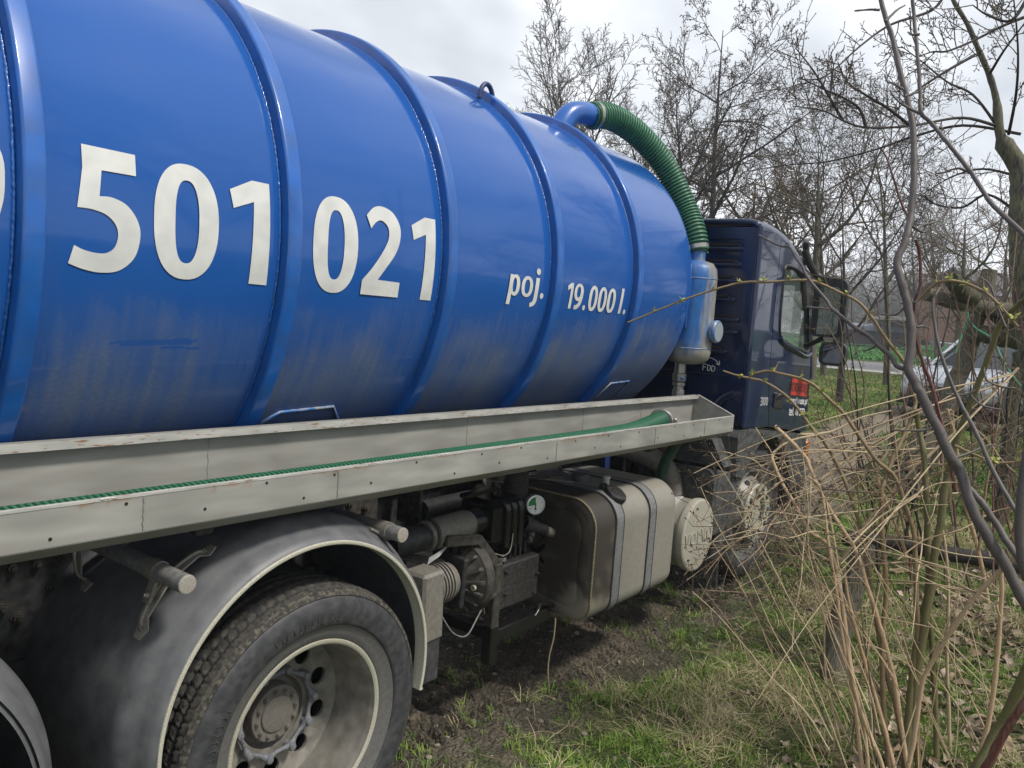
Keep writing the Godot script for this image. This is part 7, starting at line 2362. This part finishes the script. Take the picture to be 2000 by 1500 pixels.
	var stout := [
		[[[1684, 1560, 3.6], [1682, 1499, 3.62], [1667, 1370, 3.65], [1646, 1250, 3.68], [1631, 1145, 3.72], [1616, 1055, 3.75], [1610, 995, 3.78], [1600, 950, 3.8], [1577, 930, 3.82]], 9, 4, "cane_tan"],
		[[[1790, 1560, 3.6], [1775, 1499, 3.62], [1745, 1325, 3.68], [1715, 1205, 3.72], [1694, 1151, 3.75], [1670, 1076, 3.8], [1634, 1016, 3.85], [1604, 965, 3.88], [1586, 920, 3.9], [1571, 893, 3.92], [1544, 860, 3.95], [1514, 833, 3.98]], 9, 8, "cane_tan"],
		[[[1730, 1560, 3.55], [1724, 1499, 3.57], [1682, 1385, 3.62], [1658, 1295, 3.66], [1640, 1160, 3.72], [1619, 1070, 3.78], [1580, 1034, 3.82], [1550, 980, 3.87], [1529, 944, 3.9], [1511, 899, 3.93], [1508, 887, 3.95]], 9, 6, "cane_tan"],
		[[[1775, 1500, 3.4], [1784, 1445, 3.4], [1802, 1340, 3.38], [1820, 1292, 3.36], [1865, 1220, 3.3], [1910, 1160, 3.25], [1955, 1112, 3.2], [2010, 1060, 3.1]], 9, 10, "cane_tan"],
		[[[1900, 1560, 3.5], [1916, 1469, 3.5], [1934, 1385, 3.5], [1952, 1250, 3.5], [1955, 1130, 3.5], [1950, 1080, 3.5]], 11, 8, "cane_tan"],
		[[[1700, 1560, 3.65], [1690, 1440, 3.68], [1668, 1330, 3.7], [1650, 1200, 3.74], [1640, 1120, 3.78], [1625, 1040, 3.8], [1612, 980, 3.83]], 8, 4, "cane_straw"],
		[[[1760, 1560, 3.6], [1730, 1430, 3.65], [1700, 1330, 3.7], [1660, 1190, 3.76], [1648, 1120, 3.8]], 9, 5, "cane_tan"],
		[[[1860, 1540, 3.9], [1850, 1300, 3.9], [1852, 1150, 3.9], [1840, 1040, 3.9], [1822, 960, 3.9], [1800, 900, 3.9]], 7, 4, "cane_straw"],
		[[[1930, 1180, 4.0], [1910, 1080, 4.0], [1880, 960, 4.0], [1865, 860, 4.0], [1850, 800, 4.0]], 9, 6, "cane_tan"],
		[[[1640, 1100, 3.9], [1720, 990, 3.9], [1800, 900, 3.9], [1880, 830, 3.9], [1990, 720, 3.85]], 7, 5, "cane_straw"],
		[[[1600, 940, 4.1], [1680, 880, 4.1], [1760, 840, 4.05], [1860, 800, 4.0]], 7, 4, "cane_straw"],
		[[[1560, 850, 4.1], [1620, 845, 4.1], [1680, 815, 4.1], [1740, 800, 4.1]], 5, 3, "cane_straw"],
		[[[1770, 1080, 3.85], [1740, 1000, 3.86], [1712, 930, 3.88], [1735, 880, 3.9]], 7, 4, "cane_tan"],
		[[[1508, 887, 3.95], [1530, 868, 3.95], [1560, 858, 3.95], [1610, 846, 3.95]], 5, 4, "cane_straw"],
		[[[1511, 893, 3.95], [1500, 870, 3.95], [1485, 850, 3.95], [1478, 835, 3.95]], 3, 2, "cane_straw"],
	]
	var stems := []
	for q in stout:
		stems.append(cane(w, "stalk", q[0], q[1], q[2], M[q[3]], 7, 0.12))
	# --- thin stems with their seed heads
	for k in 130:
		var fam: int = [0, 2, 0, 3, 0, 1, 0, 0, 3, 0][k % 10]
		var b: Array
		var t: Array
		var d0 := vary(3.45, 3.9)
		if fam == 0:
			b = [vary(1590, 1760), vary(1380, 1530), d0]
			t = [vary(1335, 1560), vary(880, 1180), d0 + vary(0.1, 0.5)]
		elif fam == 1:
			b = [vary(1640, 1990), vary(1440, 1560), d0]
			t = [vary(1560, 1995), vary(830, 1180), d0 + vary(-0.3, 0.3)]
		elif fam == 2:
			b = [vary(1560, 1800), vary(1020, 1350), d0]
			t = [vary(1830, 2060), vary(800, 1120), d0 + vary(-0.3, 0.3)]
		else:
			b = [vary(1700, 2020), vary(1300, 1560), d0]
			t = [vary(1450, 1900), vary(1000, 1400), d0 + vary(-0.2, 0.3)]
		if fam != 1 and rng.randf() < 0.8:      # most spring from a stout stalk
			var sp: PackedVector3Array = stems[rng.randi() % 11]
			var from := sp[int(sp.size() * vary(0.45, 0.98))]
			var dep := (from - CAM).dot(-BACK)
			b = [1000.0 + FOCAL * (from - CAM).dot(RIGHT) / dep, 750.0 - FOCAL * (from - CAM).dot(UP) / dep, dep]
		var mid := [lerpf(b[0], t[0], 0.5) + vary(-25, 25), lerpf(b[1], t[1], 0.55) - absf(b[0] - t[0]) * vary(0.02, 0.22), (b[2] + t[2]) / 2]
		var ctl := [b]
		for c in 4:
			var u := (c + 1) / 5.0
			var mp: Array = [lerpf(lerpf(b[0], mid[0], u), lerpf(mid[0], t[0], u), u), lerpf(lerpf(b[1], mid[1], u), lerpf(mid[1], t[1], u), u), lerpf(b[2], t[2], u)]
			ctl.append([mp[0] + vary(-7, 7), mp[1] + vary(-7, 7), mp[2] + vary(-0.05, 0.05)])
		ctl.append(t)
		var path := cane(w, "stem", ctl, vary(2.2, 4.4), 1.4, M.cane_straw if rng.randf() < 0.5 else (M.cane_tan if rng.randf() < 0.6 else M.twig_warm), 5, 0.1)
		var heads := G.new()
		var n := path.size()
		for j in range(int(n * 0.5), n, 3):
			var dir := (path[j] - path[maxi(j - 1, 0)]).normalized()
			for c in (rng.randi() % 3) + (1 if fam == 0 and j > n * 0.7 else 0) - (1 if fam != 0 else 0):
				var sd := Vector3(vary(-1, 1), vary(-0.7, 1), vary(-1, 1)).normalized()
				var tip := path[j] + (dir * 0.6 + sd).normalized() * vary(0.03, 0.13)
				heads.tube(PackedVector3Array([path[j], path[j].lerp(tip, 0.55) + sd * 0.006, tip]), PackedFloat32Array([0.0013, 0.001, 0.0008]), 3, false)
				for h in 1 + rng.randi() % (3 if fam == 0 else 2):
					var c0 := tip + Vector3(vary(-1, 1), vary(-1, 1), vary(-1, 1)) * 0.011 * h
					var s0 := vary(0.0022, 0.0048)
					heads.tube(PackedVector3Array([c0 - sd * s0 * 1.3, c0, c0 + sd * s0 * 1.3]), PackedFloat32Array([s0 * 0.4, s0, s0 * 0.3]), 5)
		if heads.v.size() > 0:
			var hm := obj("seed_heads", heads, M.seed_brown, w)
			hm.set_meta("kind", "stuff")

func make_bramble() -> void:
	var o := thing("bramble_thicket", "thicket of thin reddish brown twigs between the leaning sapling and the rustic fence", "shrub")
	var t := Bare.new()
	t.r.seed = 31
	t.o = {"tip": [0, 0, 4, 3], "from": [0.2, 0.2, 0.2, 0.2], "ang": [[25, 55], [25, 55], [30, 60], [30, 65]], "ratio": [0.5, 0.4, 0.4, 0.4], "rad": [0.02, 0.01, 0.003, 0.002], "thin": 0.0015, "wig": 1.0, "rise": [0, 0, 0.04, 0.03, 0.02], "bud": 0.003}
	for k in 46:
		var d := vary(3.6, 6.2)
		var b := [vary(1700, 2080), vary(950, 1180), d]
		var e := [clampf(b[0] + vary(-170, 120), 1590, 2060), vary(420, 880), d + vary(-0.3, 0.3)]
		var ctl := [b]
		for c in 4:
			var u := (c + 1) / 5.0
			ctl.append([lerpf(b[0], e[0], u) + vary(-12, 12), lerpf(b[1], e[1], u) + vary(-10, 10), lerpf(b[2], e[2], u)])
		ctl.append(e)
		var path := cane(o, "stem", ctl, vary(3.5, 6.0), 1.6, [M.twig_warm, M.cane_red, M.cane_brown, M.bark_dark][k % 4], 5, 0.12)
		for i in range(5, path.size(), 3):
			var dir := (path[i] - path[i - 1]).normalized()
			var sd := dir.cross(BACK).normalized() * (1 if t.r.randf() < 0.5 else -1)
			t.grow(path[i], (dir * 0.6 + sd * 0.7 + BACK * t.r.randf_range(-0.4, 0.4)).normalized(), t.r.randf_range(0.06, 0.24), 0.0025, 2 if t.r.randf() < 0.3 else 3)
	var side := obj("side_twigs", t.twig.mesh(), M.twig_warm, o)
	side.set_meta("kind", "stuff")

# ------------------------------------------------------------------ grass, straw and dead leaves
func blade(g: G, p: Vector3, d: Vector3, h: float, w: float, bend: float) -> void:
	var s := d.cross(Vector3.UP).normalized()
	var m := p + Vector3.UP * h * 0.55 + d * bend * h * 0.35
	var t := p + Vector3.UP * h * (1.0 - bend * 0.35) + d * bend * h
	g.tri(p - s * w, m + s * w * 0.8, p + s * w)
	g.tri(p - s * w, m - s * w * 0.8, m + s * w * 0.8)
	g.tri(m - s * w * 0.8, t, m + s * w * 0.8)

func tuft(count: int, hgt: float, wid: float, spread: float, bend: float) -> ArrayMesh:
	var g := G.new()
	for k in count:
		var a := vary(0, TAU)
		blade(g, Vector3(vary(-spread, spread), -0.004, vary(-spread, spread)), Vector3(cos(a), 0, sin(a)), hgt * vary(0.5, 1.2), wid, bend * vary(0.3, 1.5))
	return g.mesh()

func scatter(called: String, m: Mesh, ma: Material, where: Array, label: String) -> void:   # where: [position, scale, tint, tilt]
	if where.is_empty(): return
	var mm := MultiMesh.new()
	mm.transform_format = MultiMesh.TRANSFORM_3D
	mm.use_colors = true
	mm.mesh = m
	mm.instance_count = where.size()
	for i in where.size():
		var q: Array = where[i]
		var bs := Basis(Vector3.UP, vary(0, TAU))
		if q[3] > 0.0: bs = Basis(Vector3(vary(-1, 1), 0, vary(-1, 1)).normalized(), q[3]) * bs
		mm.set_instance_transform(i, Transform3D(bs.scaled(Vector3.ONE * q[1]), q[0]))
		mm.set_instance_color(i, q[2])
	var o := MultiMeshInstance3D.new()
	o.name = called
	o.multimesh = mm
	o.material_override = ma
	add_child(o, true)
	tag(o, label, "", "", "stuff")

func make_grass() -> void:
	var f := FastNoiseLite.new()
	f.seed = 77; f.frequency = 0.6; f.fractal_octaves = 3
	var gm := mat("grass_blade", Color.WHITE, 0.6, {"vc": true, "spec": 0.3})
	gm.backlight_enabled = true
	gm.backlight = Color(0.3, 0.35, 0.15)
	var lm := mat("leaf_litter", Color.WHITE, 0.85, {"vc": true})
	var greens := [[], [], []]
	var dry := [[], []]
	var mid := [[], []]
	for k in 80000:
		var x := 2.9 + 6.6 * pow(rng.randf(), 1.15)
		var z := vary(-0.6, 5.2)
		var dd := dirt_at(x, z, f)
		var n1 := f.get_noise_2d(x * 2.4 + 30.0, z * 2.4)
		var n2 := f.get_noise_2d(x * 0.9 + 90.0, z * 0.9)
		var thin := smoothstep(-0.12, 0.22, n1)
		if rng.randf() > (1.0 - dd) * (0.12 + 0.88 * thin) + 0.13 * smoothstep(0.0, 0.3, n1) * smoothstep(0.2, 0.7, z):
			continue
		var p := Vector3(x, ground_height(x, z, f) - 0.004, z)
		var straw := rng.randf() < clampf(0.06 + n2 * 0.8 + smoothstep(2.0, 3.2, z) * 0.22 - 0.2 * dd, 0.04, 0.85)
		var b := vary(0.75, 1.3)
		if straw:
			dry[rng.randi() % 2].append([p, vary(0.6, 1.35), Color(0.40 * b, 0.34 * b, 0.2 * b), vary(0.0, 0.7)])
		else:
			var y := vary(0.0, 1.0)
			greens[rng.randi() % 3].append([p, vary(0.5, 1.25), Color(lerpf(0.09, 0.24, y) * b, lerpf(0.20, 0.31, y) * b, lerpf(0.03, 0.07, y) * b), vary(0.0, 0.25)])
	for k in 3:
		scatter("grass", tuft(9, [0.055, 0.075, 0.045][k], 0.0019, 0.026, 0.75), gm, greens[k], "short green spring grass on the near verge")
	for k in 2:
		scatter("dry_grass", tuft(8, [0.07, 0.10][k], 0.0016, 0.03, 1.7), gm, dry[k], "bleached dry grass matted on the near verge")
	for k in 60000:
		var x := 9.5 + 22.0 * pow(rng.randf(), 1.3)
		var z := vary(-12.0, 6.0)
		if rng.randf() < dirt_at(x, z, f) or x > 30.0: continue
		var p := Vector3(x, ground_height(x, z, f) - 0.01, z)
		var n2 := f.get_noise_2d(x * 0.9 + 90.0, z * 0.9)
		var b := vary(0.75, 1.25)
		var t := clampf(0.35 + n2 * 0.7 + vary(-0.3, 0.3), 0.0, 1.0)
		mid[k % 2].append([p, vary(0.7, 1.5), Color(lerpf(0.10, 0.33, t) * b, lerpf(0.19, 0.30, t) * b, lerpf(0.03, 0.13, t) * b), 0.2])
	for k in 2:
		scatter("lawn", tuft(10, 0.08, 0.005, 0.07, 1.0), gm, mid[k], "rough lawn under the bare trees")
	var crop := []
	for k in 16000:
		var x := 43.0 + 60.0 * pow(rng.randf(), 1.4)
		var z := vary(-45.0, 18.0)
		var b := vary(0.8, 1.2)
		crop.append([Vector3(x, land(x, z) - 0.02, z), vary(0.8, 1.5), Color(0.065 * b, 0.2 * b, 0.04 * b), 0.1])
	scatter("field_crop", tuft(10, 0.16, 0.03, 0.25, 0.8), gm, crop, "low green crop in the field beyond the lane")
	# dead leaves, curled
	var lg := [[], []]
	for k in 2600:
		var x := vary(3.3, 8.0)
		var z := vary(1.75, 4.6)
		if rng.randf() > 0.12 + 0.88 * smoothstep(2.1, 2.8, z): continue
		var b := vary(0.6, 1.25)
		var pink := rng.randf()
		lg[k % 2].append([Vector3(x, ground_height(x, z, f) + 0.008, z), vary(0.6, 1.6), Color(lerpf(0.24, 0.42, pink) * b, lerpf(0.17, 0.34, pink) * b, lerpf(0.10, 0.27, pink) * b), vary(0.0, 0.7)])
	for k in 2:
		var g := G.new()
		var rows := []
		for i in 6:
			var u := i / 5.0
			var wd := 0.024 * sin(PI * (0.08 + 0.88 * u)) * (1.0 + 0.35 * sin(u * 17.0 + k))
			var row := PackedVector3Array()
			for j in 5:
				var v := j / 4.0 * 2.0 - 1.0
				row.append(Vector3(v * wd, 0.010 * v * v + 0.008 * sin(u * 5.0 + k * 2.0) + 0.003 * sin(j * 4.0 + i * 2.3), (u - 0.5) * 0.075))
			rows.append(row)
		g.grid(rows)
		scatter("dead_leaves", g.mesh(), lm, lg[k], "curled brown dead leaves lying under the shrubs")
	# straws, twigs and small stones
	var st := []
	for k in 2400:
		var x := 2.9 + 5.5 * rng.randf()
		var z := vary(0.2, 4.6)
		var on_dirt := dirt_at(x, z, f)
		if rng.randf() < on_dirt * 0.965: continue
		var b := vary(0.5, 1.2)
		st.append([Vector3(x, ground_height(x, z, f) + 0.012, z), vary(0.3, 1.1), Color(0.34 * b, 0.27 * b, 0.16 * b), vary(0.0, 0.25)])
	var sg := G.new()
	sg.tube(spline([Vector3(-0.10, 0.0, 0), Vector3(-0.03, 0.012, 0.012), Vector3(0.04, 0.004, 0.004), Vector3(0.11, 0.01, -0.012)], 3), PackedFloat32Array([0.0016]), 4)
	scatter("straw_litter", sg.mesh(), lm, st, "broken dry straws and twigs lying on the ground")
	var pebble := []
	for k in 1400:
		var x := 2.9 + 7.0 * rng.randf()
		var z := vary(-0.4, 1.9)
		var b := vary(0.5, 1.5)
		pebble.append([Vector3(x, ground_height(x, z, f) + 0.001, z), vary(0.25, 1.2), Color(0.17 * b, 0.145 * b, 0.115 * b), vary(0.0, 1.0)])
	var pg := G.new()
	pg.lathe(PackedVector2Array([Vector2(0.001, -0.008), Vector2(0.011, -0.005), Vector2(0.014, 0.002), Vector2(0.008, 0.009), Vector2(0.001, 0.010)]), Transform3D(Basis(Vector3(1, 0, 0), 1.2).scaled(Vector3(1.3, 0.8, 1.0)), Vector3.ZERO), 7, 0, TAU, 80.0)
	scatter("clods", pg.mesh(), lm, pebble, "small clods and stones on the dirt track")
